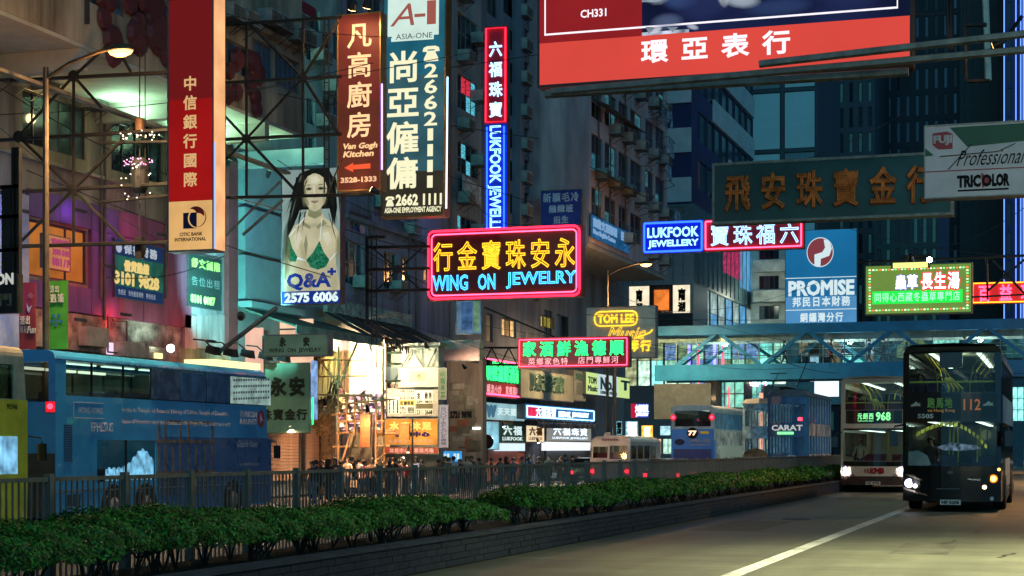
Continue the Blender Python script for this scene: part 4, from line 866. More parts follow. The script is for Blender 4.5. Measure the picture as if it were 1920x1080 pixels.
# 12 film sign
s = Sign('film_sign', 'grubby white photo film sign with green corner and black script', 'sign', **by(1735, 2010, 238, 371, 40), depth=.5, frame=M_caseg, face=mat('face_offwhite', (.62, .55, .56), .5, var=.12, sc=1), fr=.03)
G_ = mat('ink_green', (.012, .09, .045), .5, var=.1); RD = mat('ink_darkred', (.35, .03, .035), .5, var=.1)
s.poly('print', [(.17, .03), (1, .02), (1, .24), (.29, .31)], G_, 1); s.poly('print', [(0, .3), (0, .42), (.06, .41)], G_, 1)
s.poly('emblem', [(.05, .10), (.15, .08), (.19, .12), (.19, .33), (.09, .33), (.05, .26)], RD, 1); s.text('FUJI', .06, .14, .18, .27, mat('face_offwhite'), 'bold', .015, row=False, lay=2)
s.rect('print', 0, .63, 1, .645, RD, 1); s.text('Professional', .215, .36, .66, .58, M_black, 'fill', slant=.35, row=False); MB().tube([(s.X(.1), -.02, s.Z(.43)), (s.X(.5), -.02, s.Z(.4)), (s.X(.62), -.02, s.Z(.3))], .012, 4).tube([(s.X(.16), -.02, s.Z(.62)), (s.X(.32), -.02, s.Z(.28))], .014, 4).build('lettering', M_black, s.root)
s.text('TRIC', .225, .72, .38, .87, M_black, 'bold', .018, row=False); s.text('LOR', .465, .72, .575, .87, M_black, 'bold', .018, row=False); s.poly('emblem', [(.385, .68), (.47, .8), (.395, .9)], RD, 2); s.text('O', .395, .72, .455, .87, M_black, 'bold', .018, row=False); s.rect('print', .225, .91, .575, .935, M_black, 1)
# 13 herb shop neon
s = Sign('herb_neon', 'lit olive herb shop sign edged with small bulbs and green neon', 'neon sign', **by(1624, 1821, 500, 589, 72), depth=.5, frame=mat('case_olive', (.2, .25, .12), .4), fr=.05)
s.rect('face', 0, 0, 1, 1, mat('face_olive', (.10, .17, .05), .3, em=(.15, .26, .04), es=.9, var=.45, sc=.8), 0)
s.text('蟲草', .28, .2, .5, .5, mat('char_blue', (.1, .12, .5), .4, em=(.2, .25, 1), es=.8), 'bold', .04, pad=.03); s.text('蟲草', .28, .2, .5, .5, neon('white'), 'neon', .013, pad=.03); s.text('長生湯', .52, .16, .9, .52, mat('char_red', (.5, .01, .02), .4, em=(1, .02, .05), es=1), 'bold', .06, pad=.05); s.text('長生湯', .52, .16, .9, .52, neon('white'), 'neon', .012, lay=8, pad=.05)
s.text('同得心西藏冬蟲草專門店', .075, .56, .9, .76, glow('lime_hot', (.3, 1, .45), 2.2), 'fill', .006, pad=.03); s.rect('green_halo', .06, .53, .92, .8, mat('halo_lime', (.02, .45, .08), .4, em=(.01, .8, .06), es=1.1), 1)  # halo of the green neon painted as a glowing sheet
P = [(.04 + i * .92 / 30, t) for i in range(31) for t in (.08, .93)] + [(x_, .08 + j * .85 / 14) for j in range(15) for x_ in (.035, .965)]
for k_, (nm, c) in enumerate((('r', (1, .12, .05)), ('g', (.2, 1, .3)), ('w', (.8, 1, .7)))):
    mb = MB()
    for i, (a, t) in enumerate(P):
        if i % 3 == k_: mb.box(s.X(a) - .035, s.X(a) + .035, -.07, -.012, s.Z(t) - .02, s.Z(t) + .02)
    mb.build('bulbs', glow('bulb_' + nm, c, 2.5, samp=False), s.root, kind='stuff')
# 14 red neon at right edge
s = Sign('red_neon', 'red neon board with yellow edge cut by the right side behind steel bracing', 'neon sign', **by(1823, 1990, 530, 570, 76), depth=.5, frame=M_case, fr=0)
s.rect('face', 0, 0, 1, 1, mat('face_scarlet', (.6, .02, .02), .4, em=(1, .03, .03), es=.5), 0); s.text('百益珠寶', .02, .12, .98, .9, neon('pink'), 'neon', .016, pad=.2); s.border(neon('yellow'), .04, .03, .02, -.05)
# 15 loan company banner
s = Sign('loan_banner', 'blue loan company banner with round red emblem above the footbridge', 'banner', **by(1473, 1606, 434, 640, 128), depth=.5, frame=M_case)
s.rect('face', 0, 0, 1, .6, glow('loan_a', (.015, .22, .5), .62, var=.15, sc=.3), 0); s.rect('face', 0, .6, 1, 1, glow('loan_b', (.10, .34, .66), .75, var=.12, sc=.3), 0)
LW = glow('loan_white', (.75, .92, .95), .85)
s.poly('emblem', ell(.49, .20, .19, .135, 28), LW, 1); s.poly('emblem', ell(.49, .20, .18, .127, 28), glow('loan_red', (.30, .06, .08), .7), 2)
s.poly('emblem', [(.41, .325), (.41, .22), (.52, .2), (.56, .16), (.54, .085), (.62, .1), (.655, .17), (.62, .235), (.5, .26), (.495, .325)], LW, 3)
s.rect('line', 0, .425, 1, .432, LW, 1); s.rect('line', 0, .715, 1, .722, LW, 1); s.text('PROMISE', .05, .46, .96, .585, LW, 'bold', .065, row=False); s.text('邦民日本財務', .09, .60, .92, .69, LW, 'bold', .02); s.text('銅鑼灣分行', .2, .745, .82, .83, LW, 'bold', .02)
# 16 Wing On green boards
M_gb = mat('face_green_pale', (.32, .50, .32), .6, var=.18, sc=1)
DK = mat('ink_bronze', (.07, .07, .035), .6, var=.2)
s = Sign('jewelry_board', 'small pale green jewelry board above the blue bus roof', 'sign', **by(494, 614, 630, 667, 62), depth=.4, frame=M_caseg, face=M_gb, fr=.04)
s.text('永', .25, .1, .36, .55, DK, 'bold', .02); s.text('安', .62, .1, .73, .55, DK, 'bold', .02); s.text('WING  ON  JEWELRY', .09, .65, .9, .9, DK, 'bold', .006, row=False)
s = Sign('jewelry_banner', 'hanging pale green cloth banner with bronze characters behind the bus front', 'banner', **by(497, 580, 682, 811, 66), depth=.04, frame=mat('case_green', (.2, .3, .2), .6), face=M_gb, fr=.02)
s.text('永安', .08, .2, .94, .47, DK, 'bold', .04, pad=.08); s.text('珠寶金行', -.1, .66, .97, .82, DK, 'bold', .02, pad=.06)
MB().box(s.w + .02, s.w + .12, .1, .5, .5, s.h + .1).build('side_panel', glow('side_ice', (.3, .5, .9), .7, var=.6, sc=3), s.root); MB().tube([(s.w + .15, -.02, .3), (s.w + .15, -.02, s.h * .5)], .03, 5).build('neon_edge', neon('green'), s.root)
# Q&A poster
s = Sign('poster', 'swimwear poster of a dark-haired woman with a blue phone number band', 'poster', **by(529, 638, 320, 571, 62), depth=.35, frame=M_case, fr=.03)
s.rect('face', 0, 0, 1, 1, glow('po_bg', (.42, .58, .55), .5, var=.2, sc=.8), 0)
HK = mat('po_hair', (.012, .014, .012), .6, var=.2); SK = glow('po_skin', (.72, .66, .42), .66, var=.16, sc=1.2); SK2 = glow('po_skin2', (.44, .46, .27), .5, var=.1); SKH = glow('po_skinh', (.88, .82, .62), .66, var=.08)
s.poly('print', [(.2, .12), (.3, .03), (.5, 0), (.8, 0), (.92, .1), (.95, .3), (.9, .42), (.84, .3), (.3, .3), (.2, .42), (.12, .52), (.06, .6), (.1, .4), (.16, .25)], HK, 1, label='printed dark hair')
hq = random.Random(9)
for i in range(34):
    l = i % 3 > 0; x = hq.uniform(.2, .42) if l else hq.uniform(.78, .9); t = hq.uniform(.05, .35); dx = -hq.uniform(.05, .3) if l else hq.uniform(.02, .16); dt = hq.uniform(.1, .32); w_ = hq.uniform(.006, .02)
    if x + dx < .01: dx = .01 - x
    s.poly('print', [(x, t), (x + w_ * 2, t), (x + dx * .6 + w_, t + dt * .6), (min(.99, x + dx), t + dt), (x + dx * .55, t + dt * .6)], HK, 5)
s.poly('print', [(.04, 1), (.03, .75), (.05, .6), (.1, .5), (.2, .42), (.36, .37), (.45, .3), (.67, .3), (.72, .36), (.88, .41), (.97, .47), (1, .6), (1, .66), (.92, .62), (.93, .72), (.97, .8), (1, .9), (1, 1)], SK, 2, label='printed body')
s.poly('print', [(.96, .5), (1, .55), (1, .68), (.94, .62)], SK2, 3); s.poly('print', [(.06, .62), (.12, .56), (.1, .7), (.07, .82), (.04, .8)], SK2, 3); s.poly('print', [(.36, .38), (.5, .43), (.49, .45), (.34, .41)], SK2, 3); s.poly('print', [(.72, .38), (.6, .43), (.61, .45), (.78, .41)], SK2, 3); s.poly('print', [(.38, .56), (.42, .48), (.45, .56), (.42, .66)], SK2, 3); s.poly('print', [(.2, .5), (.3, .46), (.34, .52), (.26, .6)], SKH, 3); s.poly('print', [(.7, .48), (.8, .47), (.86, .53), (.78, .58)], SKH, 3)
s.poly('print', [(.47, .27), (.68, .27), (.69, .345), (.57, .372), (.45, .345)], SK2, 3)
s.poly('print', [(.36, .13), (.4, .06), (.5, .035), (.62, .035), (.72, .07), (.78, .14), (.77, .21), (.73, .26), (.66, .3), (.57, .318), (.49, .3), (.41, .25), (.37, .19)], SK, 4, label='printed face')
s.poly('print', [(.36, .15), (.4, .13), (.43, .2), (.47, .26), (.45, .285), (.4, .24)], SK2, 5); s.poly('print', [(.5, .06), (.6, .05), (.66, .09), (.58, .11), (.51, .1)], SKH, 5); s.poly('print', [(.54, .13), (.57, .13), (.585, .195), (.55, .195)], SKH, 5)
s.poly('print', [(.34, .2), (.37, .1), (.45, .055), (.56, .03), (.5, 0), (.36, .02), (.27, .12)], HK, 6); s.poly('print', [(.56, .03), (.7, .055), (.78, .12), (.82, .24), (.9, .3), (.88, .1), (.75, 0)], HK, 6)
for cx in (.47, .68): s.poly('print', ell(cx, .148, .05, .011, 10), SK2, 6); s.poly('print', [(cx - .045, .15), (cx - .01, .141), (cx + .045, .148), (cx, .156)], M_black, 7); s.poly('print', [(cx - .07, .126), (cx - .01, .115), (cx + .06, .121), (cx, .121)], HK, 7)
s.poly('print', [(.5, .243), (.545, .235), (.57, .239), (.6, .235), (.64, .243), (.57, .262)], glow('po_lip', (.34, .13, .12), .5), 7); s.poly('print', [(.5, .244), (.64, .244), (.57, .248)], M_black, 8); s.poly('print', [(.53, .204), (.56, .198), (.585, .201), (.61, .198), (.625, .204), (.57, .212)], SK2, 6)
GR = glow('po_green', (.02, .26, .13), .5, var=.8, sc=14); GR2 = glow('po_green2', (.10, .5, .3), .5, var=.8, sc=14)
s.poly('print', [(.07, .53), (.12, .49), (.18, .58), (.27, .65), (.24, .685), (.14, .68), (.06, .62)], GR, 4); s.poly('print', [(.65, .535), (.72, .62), (.82, .68), (.76, .73), (.62, .75), (.5, .73), (.42, .675), (.54, .62)], GR, 4)
for i in range(60):
    x, t = hq.uniform(.47, .78), hq.uniform(.6, .73)
    if abs(x - .63) < (t - .54) * .95: s.poly('sequin', ell(x, t, .008, .004, 5), GR2, 5)
s.poly('print', [(.27, .65), (.42, .675), (.42, .683), (.26, .665)], LW, 5); s.poly('print', [(.65, .535), (.685, .37), (.695, .37), (.66, .54)], LW, 5); s.poly('print', [(.12, .49), (.4, .355), (.405, .36), (.125, .5)], LW, 5); s.poly('print', [(.82, .68), (.95, .62), (.95, .626), (.82, .69)], LW, 5)
DKI, LTI, SHI = (.012, .016, .014), (.62, .66, .46), (.20, .20, .10)
soft_print(s, [(.4, .2, .06, .09, 0, SHI, .7), (.74, .2, .05, .09, 0, SHI, .6), (.57, .34, .13, .03, 0, SHI, .8), (.57, .27, .12, .05, 0, LTI, .25), (.57, .29, .08, .02, 0, SHI, .3), (.47, .147, .07, .018, 0, DKI, .55), (.68, .147, .07, .018, 0, DKI, .55), (.45, .2, .05, .03, 0, LTI, .4), (.68, .2, .05, .03, 0, LTI, .4), (.57, .09, .12, .04, 0, LTI, .45), (.575, .21, .03, .008, 0, SHI, .6), (.57, .272, .06, .006, 0, SHI, .5),
  (.1, .62, .07, .2, 0, SHI, .6), (.98, .6, .07, .16, 0, SHI, .6), (.38, .62, .06, .12, 12, SHI, .45), (.62, .8, .3, .04, 0, SHI, .3), (.28, .5, .12, .06, 0, LTI, .4), (.75, .5, .12, .06, 0, LTI, .4), (.55, .42, .2, .02, 0, SHI, .35), (.35, .42, .16, .012, 18, SHI, .4), (.78, .43, .16, .012, -14, SHI, .4), (.5, .85, .05, .06, 0, SHI, .35), (.15, .9, .1, .1, 0, SHI, .4), (.9, .88, .1, .12, 0, SHI, .35),
  (.26, .2, .09, .16, -10, DKI, .85), (.86, .2, .07, .14, 8, DKI, .85), (.13, .42, .08, .16, -22, DKI, .7), (.05, .6, .07, .14, -10, DKI, .6), (.9, .36, .05, .08, 10, DKI, .6), (.4, .08, .08, .04, 30, DKI, .5), (.34, .06, .03, .05, -25, (.12, .14, .12), .6), (.2, .3, .015, .1, -16, (.16, .2, .18), .5), (.83, .1, .02, .05, 10, (.14, .17, .15), .5)])
NB = glow('po_blue', (.01, .05, .38), .6)
s.text('Q&A', .1, .775, .83, .895, NB, 'bold', .03, row=False, lay=5); s.text('+', .8, .745, .92, .79, NB, 'bold', .03, row=False, lay=5); s.rect('band', 0, .905, 1, 1, NB, 4); s.text('2575 6006', .06, .92, .96, .985, glow('po_white', (.8, 1, .95), 1), 'bold', .025, row=False, lay=6)
# small posters on building A's fascia, parallel to the street
def fac(name, label, px0, px1, pt, pb, X=XA + .22, **k): return Sign(name, label, 'sign', **bx(px0, px1, pt, pb, X), depth=.06, frame=M_case, fr=.03, **k)
s = fac('loan_poster', 'blue and green loan poster with big yellow phone number on the purple fascia', 215, 305, 447, 556)
s.rect('face', 0, 0, 1, .27, glow('lp_a', (.01, .04, .14), .6), 0); s.rect('face', 0, .27, 1, .8, glow('lp_b', (.02, .14, .10), .6, var=.5, sc=2), 0); s.rect('face', 0, .8, 1, 1, glow('lp_a', (0, 0, 0)), 0)
YL = glow('lp_y', (.95, .72, .25), .8); WH = glow('lp_w', (.6, .7, .8), .6)
s.text('保得財務', .17, .05, .88, .22, WH, 'bold', .02, pad=.07); s.text('借貸熱線', .18, .34, .7, .52, YL, 'bold', .03, pad=.04); s.text('3101 9828', .0, .56, .9, .76, YL, 'bold', .035, row=False); s.text('免經紀 免地產按揭稅 特快低息', .06, .85, .84, .95, WH, 'fill', pad=.04); s.poly('emblem', ell(.08, .14, .06, .09), WH, 1)
s = fac('rental_board', 'dark green hoarding sign offering advertising space for rent', 353, 414, 474, 572, face=mat('face_darkgreen', (.02, .05, .045), .5))
s.text('舒文國際', .07, .07, .98, .25, mat('ink_ygreen', (.7, .75, .15), .5), 'bold', .02, pad=.06); s.text('告位出租', .07, .42, .98, .6, mat('ink_grey', (.35, .38, .36), .5), 'fill', pad=.06); s.text('8101 0087', .07, .78, .8, .93, mat('ink_ygreen'), 'bold', .02, row=False)
s = fac('dance_poster', 'pink dance school lettering on the orange lit window', 80, 130, 438, 500, XA + .12)
s.rect('face', 0, 0, 1, 1, glow('dp_bg', (1, .4, .16), .42, var=.3, sc=1), 0); PK = glow('dp_pink', (.75, .12, .28), .45)
s.text('童舞班', .3, .08, 1, .3, PK, 'bold', .03); s.text('3583 5403', .36, .4, 1, .56, PK, 'bold', .02, row=False); s.text('華樓1/F', .34, .68, 1, .88, PK, 'bold', .03); s.poly('print', ell(.15, .25, .1, .18), PK, 1); s.poly('print', [(.05, .45), (.25, .45), (.22, .8), (.08, .95)], PK, 1)
# near-left dark gantry sign
s = Sign('station_sign', 'black sign board with white lettering cut off by the left edge', 'sign', **by(-90, 31, 517, 590, 46), depth=.3, frame=mat('lamp_black'), fr=0)
s.text('ACTION', .3, .0, .95, .26, glow('st_w', (.8, .82, .75), .6), 'bold', .02, row=False); s.text('門', .72, .5, .95, .82, mat('ink_brown', (.16, .1, .05), .5), 'bold', .02)
for k_ in range(3): MB().tube([(.5, .36, .2 + k_ * .4), (s.w - .3, .36, .2 + k_ * .4)], .03, 5).build('rear_neon', neon('blue'), s.root)
mb = MB()
for px in (3, 11, 21, 27): x_ = xy(px, s.root.location.y) - s.root.location.x; mb.box(x_ - .07, x_ + .07, .1, .25, s.h, s.h + 2.4 if px < 20 else s.h + 3.4)
for z_ in (.6, 1.5, 2.3): mb.box(.6, s.w, .1, .25, s.h + z_, s.h + z_ + .1)
mb.build('support_frame', mat('lamp_black'), s.root)
# lamp post banners
for (px0, px1, pt, pb, nm, label) in ((36, 67, 530, 655, 'r', 'dark red street banner with white flower print'), (89, 127, 527, 655, 'g', 'bright green street banner with blue flower print')):
    s = Sign('street_banner', label + ' on the lamp post', 'banner', **by(px0, px1, pt, pb, 46.5), depth=.02, frame=mat('bn_' + nm, (.30, .03, .03) if nm == 'r' else (.06, .28, .02), .6, var=.2), fr=0, group='street banners on the left lamp post')
    wt = mat('bn_ink', (.5, .5, .45), .6)
    if nm == 'r':
        s.text('活出', .05, .5, .7, .63, wt, 'bold', .008); s.text('Fun', .5, .66, .98, .76, wt, 'bold', .008, slant=.2, row=False); s.text('精彩', .05, .64, .5, .76, wt)
        for a in range(6): s.poly('print', [(.7, .2), (.7 + .15 * math.cos(a), .2 + .04 * math.sin(a)), (.7 + .15 * math.cos(a + .3), .2 + .04 * math.sin(a + .3))], wt, 1)
        s.poly('print', [(.45, .3), (.6, .38), (.8, .34), (.6, .46), (.5, .42)], wt, 1)
    else:
        s.text('活出', .12, .07, .6, .17, wt, 'bold', .006); s.text('逍遙', .12, .19, .85, .32, wt, 'bold', .008); bl = mat('bn_blue', (.02, .12, .3), .6)
        for a in (20, 95, 160, 235, 300): c_, s_ = math.cos(math.radians(a)), math.sin(math.radians(a)); s.poly('print', [(.45, .57), (.45 + .3 * c_ - .08 * s_, .57 + .09 * s_ + .02 * c_), (.45 + .34 * c_, .57 + .1 * s_), (.45 + .3 * c_ + .08 * s_, .57 + .09 * s_ - .02 * c_)], bl, 1)
# knitting class sign
s = Sign('class_sign', 'blue knitting class sign on the blank pink-brown wall', 'sign', **by(1015, 1089, 359, 425, 103), depth=.3, frame=M_case, face=mat('face_dullblue', (.03, .05, .30), .5), fr=.04)
c = mat('ink_pale', (.6, .65, .75), .5); s.text('新穎毛冷', .03, .06, .97, .32, c, 'bold', .02); s.text('編織班', .18, .4, .82, .62, c, 'bold', .02); s.text('招生', .3, .72, .7, .93, c, 'bold', .02)
s = Sign('school_banner', 'bright blue banner along the pink-brown tenement front', 'banner', **bx(1108, 1180, 401, 444, XE + .12), depth=.05, frame=M_case, fr=0, face=glow('sb_blue', (.02, .16, .4), .5, var=.5, sc=1))
s.text('商業文憑課程 招生', .04, .1, .96, .5, glow('sb_w', (.3, .55, .9), .6), 'bold', .05, pad=.05); s.text('New English Centre', .05, .6, .6, .85, glow('sb_w'), 'bold', .04, row=False)
# jewellers' shop fronts at street level
s = Sign('shop_fascia', 'bright blue outlined jeweller fascia sign above the spotlights', 'shop sign', **bx(984, 1112, 757, 785, -29.6), depth=.5, frame=M_case, fr=0)
s.rect('face', 0, 0, 1, 1, glow('sf_blue', (.02, .18, .5), .6, var=.3), 0); s.rect('face', .03, .1, .2, .9, glow('sf_red', (.9, .02, .1), .7, var=.6), 1); s.border(neon('ice'), .12, .045, .03, -.1)
s.text('六福珠寶', .14, .12, .42, .88, glow('hot_white', (.7, .85, 1), 1.6), 'bold', .035, pad=.03); s.text('LUKFOOK', .46, .35, .63, .72, glow('hot_white'), 'bold', .04, row=False); s.text('JEWELLERY', .66, .35, .92, .74, glow('hot_white'), 'bold', .04, row=False)
def front(name, label, px0, px1, pt, pb, face, X=-30.2, cat='shop sign', **k): return Sign(name, label, cat, **bx(px0, px1, pt, pb, X), depth=.3, frame=M_case, face=face, fr=.04, **k)
s = front('shop_fascia', 'pale blue glass fascia at the left of the jeweller', 908, 983, 754, 786, glow('sf_pale', (.35, .62, .7), .7, var=.3, sc=.6)); s.text('W', .05, .2, .25, .8, glow('sf_ink', (.1, .3, .45), .5), 'bold', .1, row=False); s.text('天天國際', .3, .25, .95, .7, glow('sf_w', (.7, .9, .9), .9), 'bold', .03)
s = front('shop_sign', 'dark green jeweller sign with white logo', 936, 984, 793, 829, mat('face_dkgreen', (.01, .05, .05), .3)); s.text('六福', .12, .12, .9, .62, glow('sf_w'), 'bold', .03); s.text('LUKFOOK', .12, .72, .9, .9, glow('sf_w'), 'bold', .015, row=False)
MB().box(0, s.w, -.01, .3, -.5, -.06).build('lower_strip', glow('sf_pale2', (.7, .9, 1), 1), s.root)
s = front('shop_window', 'bright pale blue shop window beside the dark green jeweller sign', 906, 935, 790, 842, glow('sw_blue', (.25, .6, .75), .9, var=.5, sc=1), cat='shop window')
s = front('shop_sign', 'cream lit jeweller sign with orange characters', 986, 1020, 798, 828, glow('sf_cream', (1, .8, .5), .9)); s.text('六福', .15, .08, .9, .6, mat('ink_orange', (.5, .15, .01), .5), 'bold', .04); s.text('LUKFOOK', .15, .7, .9, .9, mat('ink_orange'), 'bold', .01, row=False)
s = front('shop_sign', 'wide grey jeweller sign with white characters', 1024, 1108, 795, 826, glow('sf_grey', (.30, .31, .29), .75)); s.text('六福珠寶', .13, .1, .92, .66, glow('hot_white'), 'bold', .03, pad=.06); s.text('LUKFOOK JEWELLERY', .13, .76, .92, .92, glow('hot_white'), 'bold', .008, row=False)
MB().box(0, s.w, -.01, .3, -.62, -.08).build('lower_strip', glow('sf_strip', (.85, .92, 1), 1.1), s.root)
def shutter(label, px0, px1, pt, pb, m, X=-30.6, name='roller_shutter', n=22):
    q = bx(px0, px1, pt, pb, X); e = empty(name, label, 'shutter', q['loc'], q['rz']); h = q['h'] / n
    sl = MB().hexa([(0, 0, .0), (0, .05, .01), (0, .05, h * .95), (0, -.0, h * .8)], [(q['w'], 0, .0), (q['w'], .05, .01), (q['w'], .05, h * .95), (q['w'], 0, h * .8)]).mesh('slat', m)
    for i in range(n): obj('slat', sl, e, (0, 0, i * h))
    MB().box(-.12, 0, -.05, .1, 0, q['h']).build('guide', M_frd, e); MB().box(q['w'], q['w'] + .12, -.05, .1, 0, q['h']).build('guide', M_frd, e); return e
shutter('red roller shutter below the bright jeweller signs', 906, 985, 843, 902, mat('shutter_red', (.45, .12, .09), .5))
shutter('dark roller shutter under the wide grey jeweller sign', 1024, 1108, 843, 900, mat('shutter_grey', (.12, .13, .14), .5))
shutter('brown roller shutter behind the green jewelry banner', 572, 632, 806, 902, mat('shutter_brown', (.32, .20, .13), .5, var=.3), n=16)
shutter('tan roller shutter just right of the blue bus', 500, 560, 806, 902, mat('shutter_tan', (.42, .28, .18), .5, var=.3), n=16)
for a in (('六福', 1183, 1216, 757, 783, (.03, .05, .4), 'dark blue and red jeweller sign over a further shop', 'face_bluel'),): 
    s = Sign('shop_sign', a[6], 'shop sign', **by(a[1], a[2], a[3], a[4], 122), depth=.4, frame=M_case, fr=0); s.rect('face', 0, 0, .35, 1, glow('sh_r', (.8, .02, .08), .6), 0); s.rect('face', .35, 0, 1, 1, glow('sh_b', (.03, .06, .7), .7), 0); s.text('六福珠寶', .25, .1, .98, .6, glow('hot_white'), 'bold', .04, pad=.03); s.text('JEWELLERY', .3, .7, .98, .92, glow('hot_white'), 'bold', .03, row=False)
s = Sign('shop_sign', 'tall ice-blue shop sign with one big character behind the minibus', 'shop sign', **by(1173, 1196, 790, 826, 124), depth=.3, frame=M_case, face=glow('sh_ice', (.2, .6, .75), .9), fr=0); s.text('福', .08, .05, .95, .68, glow('hot_white'), 'bold', .08); s.text('FOOK', .1, .75, .95, .95, glow('hot_white'), 'bold', .05, row=False)
s = Sign('shop_sign', 'glowing amber shop sign over the minibus roof', 'shop sign', **by(1203, 1224, 798, 820, 126), depth=.3, frame=M_case, face=glow('sh_amber', (1, .5, .06), 1.5, var=.5, sc=3), fr=0); s.text('飯', .2, .1, .8, .9, glow('hot_cream', (1, .9, .6), 2), 'bold', .05)
s = Sign('shop_sign', 'pale blue shop light box left of the bus with route 77', 'shop sign', **by(1238, 1257, 799, 816, 126), depth=.3, frame=M_case, face=glow('sh_pblue', (.45, .8, .9), 1.1, var=.5, sc=3), fr=0)
s = Sign('shop_sign', 'narrow ice-blue sign between the two bus stop poles', 'shop sign', **by(1156, 1166, 790, 815, 122), depth=.3, frame=M_case, face=glow('sh_ice'), fr=0); s.text('酒店', .1, .05, .9, .95, M_black, 'bold', .04, vertical=True)
# boards on and beside the scaffold kiosk (frontal)
def nb(name, label, px0, px1, pt, pb, D, face, cat='sign', **k): return Sign(name, label, cat, **by(px0, px1, pt, pb, D), depth=k.pop('depth', .12), frame=M_caseg, face=face, fr=.03, **k)
s = nb('foot_care_sign', 'orange and yellow foot massage sign above the crowd', 722, 820, 786, 834, 77, glow('fc_o', (1, .36, .05), .75, var=.6, sc=.9)); cw = glow('fc_y', (.95, .85, .2), .9); s.text('水療沐足', .08, .12, .9, .42, cw, 'bold', .03); s.text('按摩中心', .2, .5, .86, .68, mat('ink_plum', (.05, .02, .12), .5), 'bold', .03); s.text('松骨推油 免費茶點', .06, .78, .92, .93, glow('fc_p', (1, .5, .35), .8), 'fill')
s = nb('foot_care_sign', 'low red strip sign under the orange foot massage sign', 722, 822, 839, 850, 76.8, glow('fc_r', (.8, .13, .05), .6, var=.5, sc=2)); s.text('沐足中心 歡迎光臨', .08, .15, .92, .85, glow('fc_p'), 'bold', .01)
s = nb('blank_board', 'beige framed board above the notices', 748, 821, 691, 725, 77, mat('face_beige', (.45, .38, .27), .6)); s.rect('line', .28, .15, .72, .75, mat('ink_faint', (.33, .27, .18), .6), 1); s.text('4', .45, .3, .55, .6, mat('ink_faint'), 'bold', .02, row=False)
M_pap = mat('paper', (.62, .60, .52), .7, var=.1); inkk = mat('ink_k', (.03, .025, .02), .6); inr = mat('ink_r', (.45, .06, .05), .6); iny = mat('paper_yellow', (.62, .5, .12), .7)
nbx = nb('notice_board', 'grey board covered with rental notices and phone numbers', 727, 821, 729, 780, 77.2, mat('face_greyb', (.30, .27, .24), .7))
for x0_, t0_, x1_, t1_, m, tx, ti in ((.01, .3, .23, .92, M_pap, '租 售 盤', inkk), (.24, 0, .54, .4, M_pap, '27213322', inr), (.24, .42, .54, .62, iny, '旺舖招租', inkk), (.24, .63, .54, .93, M_pap, '2721 9898', inkk), (.57, .08, .9, .4, M_pap, '金 租售', inkk), (.57, .41, .9, .55, M_pap, '2391 0810', inkk), (.57, .56, .9, .74, mat('paper_dark', (.08, .07, .03), .7), '', inkk), (.57, .75, .9, .97, M_pap, '2311 2668', inkk)):
    nbx.rect('notice', x0_, t0_, x1_, t1_, m, 1)
    if tx: nbx.text(tx, x0_ + .01, t0_ + .1 * (t1_ - t0_) + .02, x1_ - .01, t1_ - .02, ti, 'bold', .008, row=cjk(tx), lay=3)
s = nb('vertical_sign', 'upper narrow pale sign with vertical characters', 823, 837, 691, 748, 76, glow('vs_a', (.5, .5, .3), .45)); s.text('中環沐足', .2, .08, .8, .96, mat('ink_sage', (.1, .2, .08), .6), 'bold', .01, vertical=True)
s = nb('vertical_sign', 'lower narrow white sign for body care', 824, 840, 760, 838, 76, glow('vs_b', (.6, .55, .6), .55)); s.text('BODY&FACE纖體', .15, .04, .85, .96, mat('ink_slate', (.15, .15, .2), .6), 'bold', .004, vertical=True)
# ================================================================ STEEL GANTRIES, CABLES, SCAFFOLD
M_st = mat('gantry_steel', (.022, .02, .018), .5, .5, var=.3); M_stl = mat('gantry_light', (.20, .21, .19), .5, .4, var=.3)
def frame_px(name, label, segs, D, r=.06, m=None, hubs=(), cat='sign gantry', refpx=None, parts=None):
    refpx = refpx or segs[0][0][0]; Y = yd(refpx, D); o = at(refpx, segs[0][0][1], Y); e = empty(name, label, cat, o)
    for sgm in segs:
        (a, b), (c, d) = sgm[:2]; rr_ = sgm[2] if len(sgm) > 2 else r; dy = sgm[3] if len(sgm) > 3 else 0
        MB().tube([at(a, b, Y) - o + Vector((0, dy, 0)), at(c, d, Y) - o + Vector((0, dy, 0))], rr_, 5).build('bar', m or M_st, e)
    for a, b in hubs:
        p = at(a, b, Y) - o; MB().lathe([(.17, -.04), (.17, .04)], 8, org=p, axis='y').build('gusset', m or M_st, e)
    return e
frame_px('sign_gantry', 'dark X-braced steel gantry left of the bank banner', [((20, 151), (400, 131)), ((0, 263), (400, 238)), ((0, 361), (400, 340)), ((20, 462), (400, 452)), ((138, 143), (138, 458), .045), ((138, 143), (205, 82), .045), ((138, 143), (35, 255), .045), ((138, 143), (190, 202), .045), ((35, 256), (137, 356), .05), ((137, 356), (250, 240), .05), ((137, 356), (30, 462), .05), ((137, 356), (240, 458), .045), ((222, 95), (245, 135), .045), ((185, 268), (318, 265), .045), ((185, 379), (318, 366), .045)], 48.6, hubs=((138, 143), (35, 256), (137, 356)))
g2 = frame_px('sign_gantry', 'large X-braced steel gantry between the bank banner and the brown restaurant sign', [((402, 47), (640, 32)), ((402, 156), (640, 143)), ((402, 262), (640, 251)), ((402, 371), (700, 364)), ((462, 44), (462, 368), .05), ((568, 36), (568, 366), .05), ((462, 260), (405, 200), .05), ((462, 260), (568, 145), .045), ((462, 260), (405, 318), .05), ((462, 260), (562, 366), .055), ((568, 145), (470, 47), .05), ((568, 145), (634, 40), .055), ((568, 145), (634, 250), .055), ((612, 366), (640, 300), .03)], 57.5, hubs=((462, 260), (568, 145)))
